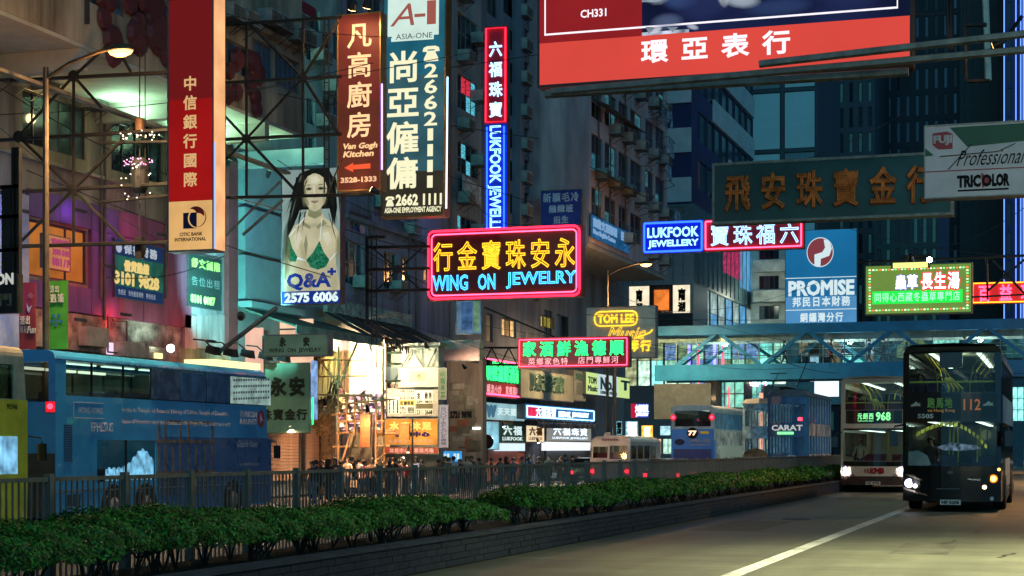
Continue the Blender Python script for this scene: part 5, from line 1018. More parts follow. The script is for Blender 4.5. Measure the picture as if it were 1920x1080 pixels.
def ladder(label, px0, px1, y0_, y1_, D, n, m=None):
    Y = yd(px0, D); o = at(px0, y1_, Y); e = empty('ladder', label, 'ladder', o); w = (at(px1, y1_, Y) - o).x; h = (at(px0, y0_, Y) - o).z
    for x in (0, w): MB().tube([(x, 0, 0), (x, 0, h)], .025, 4).build('rail', m or M_st, e)
    rg = MB().tube([(0, 0, 0), (w, 0, 0)], .016, 4).mesh('rung', m or M_st)
    for i in range(n): obj('rung', rg, e, (0, 0, h * (i + .5) / n))
ladder('thin steel ladder running up beside the bank banner', 415, 422, -20, 470, 47.2, 34); ladder('thin lit ladder beside the brown restaurant sign', 608, 617, 38, 362, 56.6, 18); ladder('short black ladder hanging below the swimwear poster', 697, 706, 440, 690, 63, 14, mat('lamp_black'))
frame_px('sign_gantry', 'black support frame holding the red-bordered neon sign', [((688, 445), (688, 610)), ((688, 445), (722, 444)), ((688, 464), (806, 462)), ((688, 506), (806, 503)), ((688, 546), (806, 543)), ((746, 505), (700, 466), .035), ((746, 505), (790, 466), .035), ((746, 505), (706, 545), .035), ((746, 505), (790, 545), .035)], 63.5, r=.07, m=mat('lamp_black'), hubs=((746, 505),))
frame_px('sign_gantry', 'heavy brown and grey steel beams under the big red billboard', [((1040, 176), (1925, 98), .10, -.3), ((1430, 128), (1925, 72), .10, -.5), ((1012, 169), (1700, 126), .12, .5)], 43.6, m=M_stl)
frame_px('sign_gantry', 'upright steel frame members right of the big billboard', [((1707, -20), (1710, 135), .05), ((1775, -20), (1780, 92), .06), ((1782, -20), (1784, 92), .04), ((1808, -20), (1812, 150), .04), ((1811, 47), (1850, 46), .06), ((1813, 152), (1855, 151), .05), ((1917, 30), (1865, 100), .05), ((1865, 100), (1880, 70), .04)], 44.3)
MB_ = frame_px('sign_gantry', 'pale upright edge tube beside the steel frame at top right', [((1847, -20), (1853, 150), .09)], 44.5, m=mat('pale_tube', (.45, .6, .55), .5))
frame_px('sign_gantry', 'thin cross-braced gantry above the red neon at the right edge', [((1610, 492), (1925, 479)), ((1690, 482), (1745, 480), .08), ((1850, 487), (1852, 562), .05), ((1852, 545), (1925, 483), .05), ((1862, 487), (1925, 555), .05), ((1822, 557), (1925, 552), .04)], 72.6, m=mat('lamp_black'), hubs=((1888, 518),))
frame_px('sign_gantry', 'truss behind the green and red wall neon', [((906, 652), (972, 652)), ((906, 684), (972, 684)), ((906, 684), (922, 652), .04), ((922, 652), (938, 684), .04), ((938, 684), (954, 652), .04), ((954, 652), (970, 684), .04), ((905, 575), (1040, 632), .05)], 90, r=.06)
frame_px('sign_bracket', 'diagonal steel strut below the swimwear poster', [((410, 660), (520, 575), .09), ((455, 440), (530, 375), .06), ((395, 470), (525, 340), .05)], 61.5, m=M_stl, cat='bracket')
# hanging cables
q = random.Random(21); M_wire = mat('cable_black', (.012, .012, .012), .6, var=0)
wires = [((0, 165), (530, 395), 50), ((0, 298), (620, 520), 52), ((0, 215), (700, 118), 50), ((316, 190), (900, 95), 55), ((400, 150), (1010, 260), 60), ((0, 240), (315, 460), 49), ((560, 400), (1100, 520), 63), ((640, 560), (1020, 690), 70), ((640, 440), (860, 560), 65), ((820, 130), (1340, 30), 60), ((860, 350), (1000, 420), 66), ((1130, 545), (1480, 640), 95), ((1100, 590), (1440, 600), 98), ((1340, 330), (1700, 210), 60), ((1590, 640), (1920, 700), 90), ((1400, 640), (1570, 700), 90), ((1180, 640), (1620, 668), 92), ((1700, 470), (1920, 390), 80), ((1560, 420), (1900, 480), 85), ((1240, 585), (1560, 520), 100), ((640, 250), (1000, 380), 64), ((520, 300), (800, 430), 62), ((1200, 655), (1500, 690), 93), ((1655, 20), (1925, -30), 44), ((400, 20), (735, 70), 52), ((200, 520), (420, 480), 47), ((850, 600), (1240, 655), 88)]
WL = ['crossing the bank banner downwards to the swimwear poster', 'running from the left edge under the gantry to the swimwear poster', 'rising from the left edge to the brown restaurant sign', 'from the bank banner up across the agency sign', 'from the bank banner down to the blank pink wall', 'dropping from the lamp post to the foot of the bank banner', 'behind the top of the red-bordered neon sign', 'below the red-bordered neon sign to the seafood neon', 'crossing the dark window beside the swimwear poster', 'from the agency sign up over the vertical neon', 'ending at the knitting class sign', 'over the lit clothes-shop windows', 'just above the beige music sign', 'rising behind the gold-lettered board', 'over the right half of the footbridge', 'over the middle of the footbridge glass', 'longest over the left of the footbridge', 'below the photo film sign', 'in front of the loan banner emblem', 'from the music sign up to the loan banner', 'crossing the agency sign characters', 'from the swimwear poster top to the agency sign foot', 'low over the left footbridge glass', 'across the top right steel uprights', 'from the bank banner top to the agency sign top', 'short, over the loan poster', 'from the notice wall to the footbridge end']
for i, (a, b, D) in enumerate(wires):
    Y = yd((a[0] + b[0]) / 2, D); A_, B_ = at(*a, Y), at(*b, Y + q.uniform(-1, 6)); n_ = 9; sag = q.uniform(.1, .6)
    MB().tube([A_.lerp(B_, k / n_) - Vector((0, 0, sag * math.sin(math.pi * k / n_))) - A_ for k in range(n_ + 1)], q.uniform(.011, .022), 4).build('cable', M_wire, None, A_, label='thin black cable ' + WL[i], category='cable', group='cables slung across the street')
# fairy lights cluster and speaker-like drum near the bank banner
e = empty('hanging_lantern', 'round dark lantern wrapped in pink and white fairy lights beside the bank banner', 'lantern', at(262, 330, yd(262, 47.5)))
MB().lathe([(.12, -.5), (.24, -.35), (.26, .35), (.15, .5)], 12).build('drum', mat('lamp_black'), e); MB().lathe([(.12, 1.1), (.13, 1.6)], 10).build('upper_drum', mat('drum_brown', (.14, .07, .03), .5), e); MB().tube([(0, 0, -2.2), (0, 0, 3.4)], .02, 5).tube([(.17, 0, -2.2), (.17, 0, 6)], .015, 4).build('rod', M_st, e)
MB().box(-.1, .1, -.1, .1, -2.3, -1.7).build('lower_box', mat('lamp_black'), e)
fb_ = [MB(), MB()]
for i in range(70):
    a = q.uniform(0, 6.28); k = 0 if i < 26 else 1; z = q.uniform(.25, .45) if k == 0 else q.choice((q.uniform(-.7, .3), q.uniform(.95, 1.15))); r_ = q.uniform(.2, .5 if k else .34); r_ += .12; x, y = r_ * math.cos(a), -abs(r_ * math.sin(a)); fb_[k].box(x, x + .025, y, y + .025, z, z + .025)
fb_[0].build('pink_bulbs', glow('fairy_pink', (1, .35, .7), 3, samp=False), e, kind='stuff'); fb_[1].build('white_bulbs', glow('fairy_white', (1, .85, .6), 4, samp=False), e, kind='stuff')
# ---------------------------------------------------------------- street lamps
M_pole = mat('lamp_pole', (.09, .06, .035), .5, .3, var=.25)
def street_lamp(label, X, Y, h, arm, energy, zg=-.2, col=(1, .64, .30), spot=150, tilt=0, es=40, vis=True):
    e = empty('street_lamp', label, 'street lamp', (X, Y, zg), group='street lamps')
    MB().lathe([(.16, 0), (.15, 1.2), (.10, 1.3), (.075, h)], 10).build('pole', M_pole, e)
    s_ = 1 if arm > 0 else -1
    MB().tube([(0, 0, h - .3), (arm * .35, 0, h + .05), (arm * .8, 0, h + .3), (arm, 0, h + .36)], .055, 6).build('arm', M_pole, e)
    hd = MB(); hd.lathe([(.04, .14), (.16, .12), (.25, .02), (.27, -.03), (.24, -.05)], 14); o = hd.build('lamp_head', M_pole, e, (arm + s_ * .25, 0, h + .32)); o.scale = (1.5, .8, 1)
    b = MB().lathe([(.24, -.05), (.20, -.13), (.10, -.19), (.01, -.2)], 14).build('lens', glow('sodium', (1, .50, .15), 4.5), e, (arm + s_ * .25, 0, h + .32)); b.scale = (1.5, .8, 1)
    if energy: light('SPOT', e, (arm + s_ * .25, 0, h + .08), energy, col, size=.25, spot=spot, blend=.7); light('POINT', e, (arm + s_ * .25, 0, h - .05), energy * (.05 if X < 0 else .045), (1, .50, .16) if X < 0 else col, size=.25)
    return e
X1 = -25.7
street_lamp('tall lamp post at the left with a warm glowing head over the buses', X1, fy(86, X1), 12.0, 2.0, 9000)
street_lamp('lamp post in mid-street with a warm head before the pink-brown block', X1, fy(1139, X1), 12.5, 2.1, 15000)
for Y, lb_ in ((24.5, 'nearest lamp post on the near pavement, over the bright patch of road'), (54, 'second lamp post on the near pavement, level with the black-fronted bus'), (86, 'third lamp post on the near pavement, short of the footbridge'), (125, 'lamp post on the near pavement beyond the footbridge')): street_lamp(lb_, 6.2, Y, 10.5, -2.9 if Y < 30 else -3.6, {24.5: 25000, 54: 7000, 86: 12000, 125: 8000}[Y], zg=0, col=(1, .98, .62) if Y < 50 else (1, .52, .22), spot=102 if Y < 30 else 140)
e = empty('bus_stop_pole', 'dark round-topped stop pole beside the red shutter', 'stop sign', (xy(913, 88), 88, -.3)); MB().lathe([(.04, 0), (.04, 2.2)], 8).build('pole', mat('lamp_black'), e)
MB().lathe([(.4, -.03), (.4, .03)], 18, org=(0, -.05, 2.35), axis='y').build('disc', mat('disc', (.05, .02, .02), .4), e)
e = empty('utility_pole', 'thick dark pole just right of the mid-street lamp post', 'pole', (-25.8, fy(1152, -25.8), -.3)); MB().lathe([(.14, 0), (.12, 8.5)], 10).build('shaft', mat('lamp_black'), e); MB().box(-.2, .2, -.1, .1, 8.3, 8.6).build('cap', mat('lamp_black'), e)
# ---------------------------------------------------------------- floodlights
WARM = (1, .62, .28)
Yv = vg.root.location.y
for px, py, en in ((660, 18, 60), (688, 14, 60)): p = at(px, py, Yv - .9); lamp_head('floodlight', 'warm floodlight on the top %s corner of the brown restaurant sign' % ('left' if px < 670 else 'right'), p, p + Vector((-1.2, 1.2, -3)), 260, WARM, group='floodlights on the restaurant sign', es=16, spot=150)
p = at(697, 355, Yv - .5); lamp_head('floodlight', 'small glowing floodlight at the foot of the brown restaurant sign', p, p + Vector((-2.2, -.3, 1.2)), 140, WARM, r=.12, es=22, spot=150)
# green fluorescent floods under the soffits
for i, (px, py) in enumerate(((230, 235), (300, 255), (365, 280), (430, 300), (505, 320))):
    p = atx(px, py, -29.6); lamp_head('floodlight', 'green-white floodlight under the soffit of the old block, ' + ('beside the lantern', 'just before the bank banner', 'behind the bank banner', 'just past the bank banner', 'before the poster top')[i], p, p + Vector((.6, 0, 2)), (260, 700, 700, 900, 900)[i], (.5, 1, .62), es=1, spot=165, r=.1)
p = atx(452, 592, -27.6); lamp_head('floodlight', 'cyan floodlight washing the smooth teal wall panels', p, atx(492, 430, -31), 4200, (.22, .95, .95), es=2, spot=95, r=.15)
p = atx(240, 120, -29.3); light('POINT', A.root, Vector((-3, 0, 0)) + Vector((fy(170, XA) - A.o[1], 0, 12.2)), 55, (1, .72, .3), size=.2)
# added blue, violet and red wall washers standing in for hidden neon faces
for px, py, col, en, X_ in ((-18, 470, (.15, .35, 1), 620, -28.9), (40, 395, (.22, .14, 1), 5, -30.2), (150, 395, (.42, .10, 1), 6, -30.4), (205, 500, (1, .05, .08), 40, -29.7), (150, 600, (1, .05, .08), 24, -30.0), (235, 590, (1, .04, .05), 30, -30.3), (300, 440, (.6, .06, .5), 30, -29.4), (395, 640, (1, .12, .1), 24, -29.6), (560, 420, (.10, .3, 1), 30, -28.4)):
    p = atx(px, py, X_); e = empty('neon_bar', 'added %s neon bar washing the old block at column %s' % ('blue' if col[2] > .9 and col[0] < .3 else 'violet' if col[2] > .4 else 'red', ('far left', 'left', 'centre left', 'window side', 'ledge', 'poster foot', 'poster top', 'pink panels', 'poster woman')[[-18, 40, 150, 205, 150, 235, 300, 395, 560].index(px) if py != 600 else 4]), 'neon bar', p, group='added neon bars washing the old block')
    MB().tube([(-.02, -.3, 0), (-.02, .3, 0)], .02, 5).build('tube', glow('bar_%.2f%.2f' % (col[0], col[2]), col, 4), e); MB().box(.0, .05, -.35, .35, -.05, .05).build('bracket', M_frd, e)
    light('SPOT', e, (-.1, 0, 0), en * 1.6, col, rot=(0, math.radians(90), 0), size=.25, spot=165)
# white lamp and picture lights over the blue bus
lamp_head('floodlight', 'round bright white lamp just above the blue bus roof', atx(320, 653, -27.5), atx(320, 653, -27.5) + Vector((.4, -1, -.2)), 120, (.9, 1, .92), es=30, r=.14, spot=160)
p = atx(260, 640, -30.2); light('SPOT', A.root, (fy(262, XA) - A.o[1], -1.2, A.z(262, 665)), 130, (.75, 1, .85), rot=(math.radians(160), 0, 0), size=.2, spot=120)
M_spot = mat('lamp_black')
def spot_arm(label, p, group, lit=0):
    e = empty('spotlight', label, 'spotlight', p, group=group)
    MB().tube([(0, 0, .5), (.45, 0, .45), (.8, 0, .15)], .03, 5).build('arm', M_spot, e); MB().hexa([(.6, -.25, 0), (1.0, -.25, -.1), (1.0, .25, -.1), (.6, .25, 0)], [(.65, -.2, .25), (.98, -.2, .2), (.98, .2, .2), (.65, .2, .25)]).build('housing', M_spot, e)
for px, py in ((362, 662), (396, 666), (428, 668), (462, 672), (497, 676)): spot_arm('black arm spotlight above the blue bus, %s from the left' % {362: 'first', 396: 'second', 428: 'third', 462: 'fourth', 497: 'fifth'}[px], atx(px, py, -29.8), 'arm spotlights above the blue bus')
for i in range(12): spot_arm('black arm spotlight under the blue outlined fascia, %s from the left' % 'first second third fourth fifth sixth seventh eighth ninth tenth eleventh twelfth'.split()[i], atx(990 + i * 9.3, 800 + i * .2, -29.9), 'arm spotlights under the blue fascia')
for px, py in ((858, 678), (873, 680), (886, 683)): spot_arm('%s black spotlight hanging under the blank pink signboard' % {858: 'left', 873: 'middle', 886: 'right'}[px], atx(px, py, -28.2), 'spotlights under the blank signboard')
# light from the shops onto pavement (lamps in the fascias)
for px, py, en, c in ((945, 800, 600, (.6, .85, 1)), (1060, 800, 600, (.75, .9, 1)), (1010, 830, 400, (1, .85, .65))):
    p = atx(px, py, -29.2); lamp_head('floodlight', {945: 'cool shop lamp over the red shutter', 1060: 'cool shop lamp over the grey shutter', 1010: 'warm shop lamp between the two shutters'}[px], p, p + Vector((1.2, -.6, -3)), en, c, es=6, r=.1, spot=150)
# ---------------------------------------------------------------- awnings and the bright cafe corner
M_aw = mat('awning_green', (.06, .10, .07), .7, var=.4, sc=2)
q1 = bx(434, 610, 604, 622, -30.9); e = empty('awning', 'dark green sloping awning beneath the teal wall', 'awning', q1['loc'], q1['rz']); w_ = q1['w']
MB().hexa([(0, 0, 1.0), (w_, 0, .9), (w_, -2.6, .15), (.3, -2.6, .15)], [(0, 0, 1.08), (w_, 0, .98), (w_, -2.6, .22), (.3, -2.6, .22)]).build('canopy', M_aw, e); MB().box(.3, w_, -2.65, -2.6, -.1, .24).build('valance', mat('valance', (.2, .22, .18), .7, var=.4), e)
q1 = bx(606, 766, 612, 640, -30.6); e = empty('awning', 'torn black awning strips with light leaking through over the cafe', 'awning', q1['loc'], q1['rz']); w_ = q1['w']; n_ = 26
sl = MB().hexa([(0, 0, 1.3), (w_ / n_ * .82, 0, 1.3), (w_ / n_ * .82, -2.1, .2), (0, -2.1, .2)], [(0, 0, 1.34), (w_ / n_ * .82, 0, 1.34), (w_ / n_ * .82, -2.1, .25), (0, -2.1, .25)]).mesh('strip', mat('canvas_black', (.025, .022, .022), .9, var=.5, sc=4))
for i in range(n_): o = obj('strip', sl, e, (i * w_ / n_, 0, q.uniform(-.06, .06))); o.rotation_euler = (q.uniform(-.04, .04), 0, 0)
mb = MB(); 
for i in range(40): x = w_ * i / 40; d = q.uniform(.25, .75); mb.poly([(x, -2.1, .25), (x + w_ / 38, -2.1, .25), (x + w_ / 38 * .9, -2.15, .25 - d), (x + w_ / 90, -2.12, .2 - d * .8)])
mb.build('fringe', mat('canvas_black'), e); MB().box(0, w_, -.2, .0, 1.3, 1.9).build('ledge', mat('ledge_old'), e)
Yh = yd(650, 77)
def wallbit(name, label, px0, px1, pt, pb, D, m, th=.1, cat='hoarding'):
    b = by(px0, px1, pt, pb, D); e = empty(name, label, cat, b['loc']); return e, b
M_crm = mat('hoarding_cream', (.80, .76, .58), .7, var=.08, sc=1)
e, b = wallbit('hoarding', 'large floodlit cream hoarding behind the bamboo poles', 586, 722, 632, 738, 78, M_crm)
nn = 4
for i in range(nn): MB().box(b['w'] * i / nn + .015, b['w'] * (i + 1) / nn - .015, 0, .08, 0, b['h']).build('sheet', M_crm, e)
MB().box(0, b['w'], .09, .2, -3.4, b['h']).build('backing', mat('backing', (.4, .3, .2), .8), e)
e, b = wallbit('hoarding', 'pink lit panel wall left of the small green jewelry board', 456, 492, 615, 705, 68, None); MB().box(0, b['w'], 0, .1, 0, b['h']).build('panel', glow('pink_panel', (1, .5, .38), .8, var=.15), e); MB().box(-.08, 0, -.03, .12, 0, b['h']).build('trim', M_frd, e)
e, b = wallbit('hoarding', 'orange and pink lit shop wall above the green banner', 494, 586, 600, 700, 71, None); MB().box(0, b['w'], 0, .1, 0, b['h']).build('panel', glow('peach_panel', (1, .55, .36), .85, var=.45, sc=1.3), e); MB().box(0, b['w'], -.05, 0, b['h'] * .8, b['h'] * .83).build('trim', M_frd, e)
# fabric tarp under the hoarding
b = by(634, 722, 733, 812, 76.5); e = empty('tarpaulin', 'crumpled white and purple patterned tarpaulin hung behind the bamboo grid', 'tarpaulin', b['loc']); mb = MB(); nx_, nz_ = 20, 14
P = [[(b['w'] * i / nx_, .12 * math.sin(i * 1.7 + j * .8) + .08 * math.sin(i * .6 + j * 2.1), b['h'] * j / nz_ + (.12 * math.sin(i * 1.1) if j == nz_ else 0)) for j in range(nz_ + 1)] for i in range(nx_ + 1)]
for i in range(nx_):
    for j in range(nz_): mb.mi = 0 if (math.sin(i * 1.3 + j * 2.2) + math.sin(j * .9 - i * .7)) > -.2 else 1; mb.quad(P[i][j], P[i + 1][j], P[i + 1][j + 1], P[i][j + 1])
mb.build('cloth', [mat('tarp_white', (.62, .58, .58), .7), mat('tarp_purple', (.30, .16, .32), .7, var=.4, sc=5)], e)
# netted tree trunk
p = at(612, 812, yd(612, 74)); e = empty('street_tree', 'bare netted tree stump spreading upward beside the cream hoarding', 'tree', (p.x, p.y, -.3)); H_ = p.z + .3
MB().tube([(0, 0, 0), (.05, 0, H_), (.0, 0, H_ + .9)], .32, 8, r1=.42).build('trunk', mat('bark', (.13, .09, .05), .9, var=.5, sc=6, bump=.6), e)
mb = MB()
for i in range(9): a = q.uniform(-1.2, 1.2); L_1 = q.uniform(1.2, 2.3); mb.tube([(.02, q.uniform(-.2, .2), H_ + .6), (a * .45, q.uniform(-.3, .3), H_ + .6 + L_1 * .5), (a, q.uniform(-.4, .4), H_ + .6 + L_1)], .09, 5, r1=.02)
mb.build('branches', mat('bark'), e)
mb = MB()
for i in range(260):
    a = q.uniform(-.8, .6); z = H_ + q.uniform(-.1, 1.5); c = Vector((a * (.4 + (z - H_) * .5), q.uniform(-.55, -.2), z)); d = Vector((q.uniform(-.1, .1), q.uniform(-.05, .05), q.uniform(.08, .2)))
    mb.quad(c - d, c + Vector((.06, 0, 0)), c + d, c - Vector((.06, .02, 0)))
mb.build('dry_leaves', mat('dry_leaf', (.16, .11, .05), .9, var=.5, sc=8), e, kind='stuff')
mb = MB()
for i in range(7): x = -.6 + i * .26; mb.quad((x, -.3, H_ + .9), (x + .2, -.3, H_ + .9), (x + .42 - i * .02, -.1, H_ + 3.5), (x - .1, -.1, H_ + 3.6))
mb.build('net', glass('net_amber', (1, .8, .45), .55, .6), e)
# bamboo scaffold
M_bam = mat('bamboo', (.62, .38, .17), .5, var=.25, sc=4)
def bamboo(label, segs, D):
    Y = yd(segs[0][0][0], D); o = at(*segs[0][0], Y); e = empty('bamboo_scaffold', label, 'scaffold', o)
    for k_, sg in enumerate(segs):
        a, b_ = sg[:2]; MB().tube([at(*a, Y) - o + Vector((0, .06 * (k_ % 3), 0)), at(*b_, Y) - o + Vector((0, .06 * (k_ % 3), 0))], sg[2] if len(sg) > 2 else .045, 6).build('pole', M_bam, e)
bamboo('tall bamboo scaffold with diagonal poles before the cream hoarding', [((635, 650), (634, 880)), ((595, 672), (640, 727)), ((635, 722), (668, 642)), ((601, 675), (683, 675), .03), ((592, 706), (686, 705), .03), ((668, 640), (640, 700), .03), ((718, 652), (720, 880)), ((722, 661), (752, 661)), ((722, 682), (752, 682)), ((722, 714), (752, 714)), ((588, 740), (690, 741), .035), ((636, 758), (740, 748), .035), ((622, 778), (690, 772)), ((630, 812), (740, 806)), ((622, 838), (730, 836)), ((635, 926), (668, 808), .06), ((700, 811), (750, 812), .08), ((700, 816), (715, 816), .05)], 73)
bamboo('small bamboo grid standing on the pavement beside the orange sign', [((650, 741), (650, 812)), ((664, 741), (664, 815)), ((676, 741), (676, 770)), ((690, 741), (690, 810)), ((704, 741), (704, 870)), ((714, 741), (714, 812)), ((637, 742), (688, 741)), ((636, 790), (720, 789)), ((680, 742), (690, 772)), ((658, 812), (640, 870), .05), ((705, 862), (722, 850), .04)], 72.4)
# kiosk block behind the boards, wall of notices
def block(name, label, px0, px1, pt, D, m, depth=4, roof=None, cat='kiosk'):
    Y = yd((px0 + px1) / 2, D); x0_, x1_ = xy(px0, Y), xy(px1, Y); zt = zz(px0, pt, Y); e = empty(name, label, cat, (x0_, Y, -.3))
    MB().box(0, x1_ - x0_, 0, depth, 0, zt + .3).build('wall', m, e); 
    if roof: MB().box(-.2, x1_ - x0_ + .3, -.6, depth, zt + .31, zt + .45).build('roof', roof, e)
    return e, x1_ - x0_, zt + .3, Y, x0_
e, w_, h_, Y_, x_ = block('kiosk', 'grey-green kiosk block carrying the notice boards and orange sign', 722, 822, 652, 78.2, mat('kiosk_green', (.34, .38, .33), .7, var=.3, sc=1), roof=M_stl, depth=.7)
MB().box(.1, w_ - .1, -.12, -.02, h_ - 1.5, h_ - .9).build('glass_band', glow('kiosk_lit', (.65, .75, .6), .35, var=.5), e)
for a in ((.5, 1.4), (1.8, 2.6), (2.4, 1.4)): MB().tube([(a[0], -.2, h_ - 1.6), (a[1], -.2, h_ - .1)], .035, 4).build('strut', M_frd, e)
for xx in (.0, .55, 1.1): MB().box(xx, xx + .5, -.1, -.015, 3.0, h_ - 1.7).build('shutter_panel', mat('panel_brown', (.20, .13, .10), .7), e) if xx < .6 else None
M_bw = mat('brown_wall', (.22, .17, .13), .8, var=.4, sc=1.2, dirt=1)
e, w_, h_, Y_, x_ = block('notice_wall', 'dark brown wall plastered with faded notices beside the neon restaurant', 838, 905, 676, 84, M_bw, depth=.6, cat='wall')
for i in range(26):
    x = q.uniform(.05, w_ - .7); z = q.uniform(1.6, h_ - 1.2); a, c_ = q.uniform(.25, .7), q.uniform(.25, .55); MB().box(x, min(w_ - .02, x + a), -.012 - .004 * (i % 7), -.01 - .004 * (i % 7), z, z + c_).build('notice', [mat('pap_a', (.22, .19, .13), .8), mat('pap_b', (.14, .12, .08), .8), mat('pap_c', (.30, .26, .2), .8), mat('pap_d', (.25, .08, .04), .8)][i % 4], e)
o = MB(); put_text(o, '2721 9898', .2, 1.3, 3.5, 3.8, -.05, 'bold', .02); o.build('lettering', M_black, e)
MB().box(w_ - .5, w_ - .1, -.1, -.02, h_ - 3.4, h_ - 3.3).build('strip_light', glow('strip_w', (.9, 1, .9), 3), e)
s = Sign('signboard', 'blank pinkish signboard jutting out above the wall of notices', 'sign', **by(830, 898, 640, 676, 82), depth=.5, frame=M_caseg, face=mat('board_pinkish', (.42, .28, .26), .6, var=.15), fr=.04)
s = Sign('billboard', 'pastel blue and green lit poster beside the neon jewelry sign', 'billboard', **by(856, 902, 560, 626, 80), depth=.3, frame=M_case, face=glow('pastel_bb', (.22, .38, .6), .4, var=.6, sc=1.2), fr=.05)
s.rect('print', .2, .1, .65, .9, glow('pastel_bb2', (.10, .22, .5), .4, var=.6, sc=3), 1); s.rect('print', .7, .05, .95, .95, glow('pastel_bb3', (.3, .55, .35), .35, var=.5, sc=3), 1)
s = Sign('shop_sign', 'bright blue shop board behind the heads of the crowd', 'sign', **by(827, 866, 846, 866, 82), depth=.1, frame=M_case, face=glow('bluebd', (.05, .38, .9), .8, var=.3), fr=0); s.text('特價 優惠', .1, .2, .9, .8, glow('sf_w'), 'bold', .01)
# banner with brick-coloured notices on pole
s = Sign('bus_stop_flag', 'orange-brown grid of bus route plates on a pole', 'bus stop sign', **by(676, 694, 777, 838, 71), depth=.08, frame=M_frd, face=mat('plate_orange', (.50, .17, .06), .5), fr=.02)
for i in range(6): s.rect('plate', .06, .02 + i * .165, .94, .15 + i * .165, mat('plate_orange2', (.42, .13, .05), .5), 1)
MB().box(s.w + .1, s.w + .17, -.02, .05, -2.6, s.h * 1.0).build('pole', mat('lamp_black'), s.root)
s = Sign('stop_plate', 'yellow framed timetable plate on a thin pole before the orange sign', 'timetable', **by(749, 767, 795, 824, 72), depth=.05, frame=mat('plate_yellow', (.6, .4, .1), .5), face=mat('plate_amber', (.7, .36, .08), .5), fr=.02)
for i in range(3): s.rect('plate', .1, .08 + i * .3, .9, .3 + i * .3, mat('plate_yellow'), 1)
MB().box(s.w + .12, s.w + .18, -.02, .04, -2.4, s.h + .2).build('pole', M_st, s.root)
# warm lamps of the cafe corner
for i, (px, py, D, en) in enumerate(((640, 629, 75.2, 1700), (700, 629, 75.2, 1900), (745, 648, 74.5, 90), (610, 760, 70, 420), (690, 772, 70, 500), (800, 652, 75, 110))):
    p = at(px, py, yd(px, D)); lamp_head('warm_lamp', ('warm lamp over the left half of the cream hoarding', 'warm lamp over the right half of the cream hoarding', 'lamp on the kiosk roof edge', 'low lamp before the tree stump', 'low lamp before the bamboo grid', 'lamp over the notice boards')[i], p, p + Vector((0, 1.6, -1.9)) if i < 3 or i == 5 else p + Vector((0, 1, -2)), en, (1, .76, .44) if i not in (3, 4) else (1, .5, .25), es=3, r=.09, spot=160)
p = at(872, 690, yd(872, 80.5)); lamp_head('warm_lamp', 'added lamp under the blank pinkish signboard brightening the wall of notices', p, p + Vector((.2, 2, -1.2)), 330, (1, .75, .5), es=3, r=.08, spot=165)  # unseen lamp added to brighten the notices and signboard
for px, py, D_, en, lb_ in ((765, 848, 75.5, 420, 'added warm lamp under the orange foot massage sign shining on the crowd'), (690, 830, 71.5, 260, 'added warm lamp low on the bamboo grid shining on the crowd'), (545, 800, 66, 260, 'added warm lamp before the tan roller shutter')):
    p = at(px, py, yd(px, D_)); lamp_head('warm_lamp', lb_, p, p + Vector((.2, -.6, -1.2)), en, (1, .66, .4), es=3, r=.08, spot=170)  # unseen lamps added to brighten the crowd
lamp_head('floodlight', 'star-bright white lamp on the gantry over the herb shop neon', at(1743, 487, yd(1743, 71)), at(1743, 487, yd(1743, 71)) + Vector((-.8, -3, -.8)), 30, (.85, .95, 1), es=60, r=.13)
lamp_head('floodlight', 'dimmer lamp left of the star-bright lamp on the same gantry', at(1708, 488, yd(1708, 71)), at(1708, 488, yd(1708, 71)) + Vector((0, 2, -2)), 0, (.6, 1, .9), es=3, r=.13)
p = at(1720, 497, yd(1720, 71.4)); e = empty('lamp_tray', 'yellow lit tray on top of the herb shop neon', 'lamp tray', p); MB().box(-1.0, .4, 0, .3, -.08, .12).build('tray', glow('tray_y', (.9, 1, .25), 1.3), e); MB().box(-1.1, .5, .3, .35, -.1, .15).build('back_plate', M_frd, e)
lamp_head('floodlight', 'small orange lamp on the steel beams at top right', at(1862, 86, yd(1862, 43.2)), at(1862, 86, yd(1862, 43.2)) + Vector((-1.5, .2, -.5)), 45, (1, .5, .15), es=5, r=.10, spot=150)
p = at(1450, 150, yd(1450, 41)); light('SPOT', g2, (0, 0, 0), 0, (1, 1, 1))
for px in (1420, 1600): p = at(px, 350, yd(px, 50)); 
# ================================================================ VEHICLES
M_bl = mat('gloss_black', (.004, .005, .005), .15, var=.1, coat=.35); M_tyre = mat('tyre', (.015, .015, .015), .8); M_rim = mat('rim', (.25, .25, .25), .4, .7)
M_gl = glass('bus_glass', (.75, .92, .88), .9); M_gld = glass('bus_glass_dark', (.5, .6, .6), .55)
M_yel = mat('pole_yellow', (.72, .62, .06), .4, var=.05); M_seat = mat('seat_moquette', (.05, .05, .16), .8); M_seatr = mat('seat_red', (.20, .03, .06), .8)
def wheel(parent, x, y, r=.48, z=.48, w=.3):
    s_ = 1 if x > 0 else -1
    o = MB().lathe([(r * .6, -w / 2), (r * .95, -w / 2), (r, -w / 2 + .05), (r, w / 2 - .05), (r * .95, w / 2), (r * .6, w / 2)], 20, axis='x').build('wheel', M_tyre, parent, (x, y, z))
    MB().lathe([(r * .6, 0), (r * .5, s_ * .06), (r * .2, s_ * .04), (.02, s_ * .1)], 14, org=(s_ * (w / 2 - .06), 0, 0), axis='x').build('rim', M_rim, o)
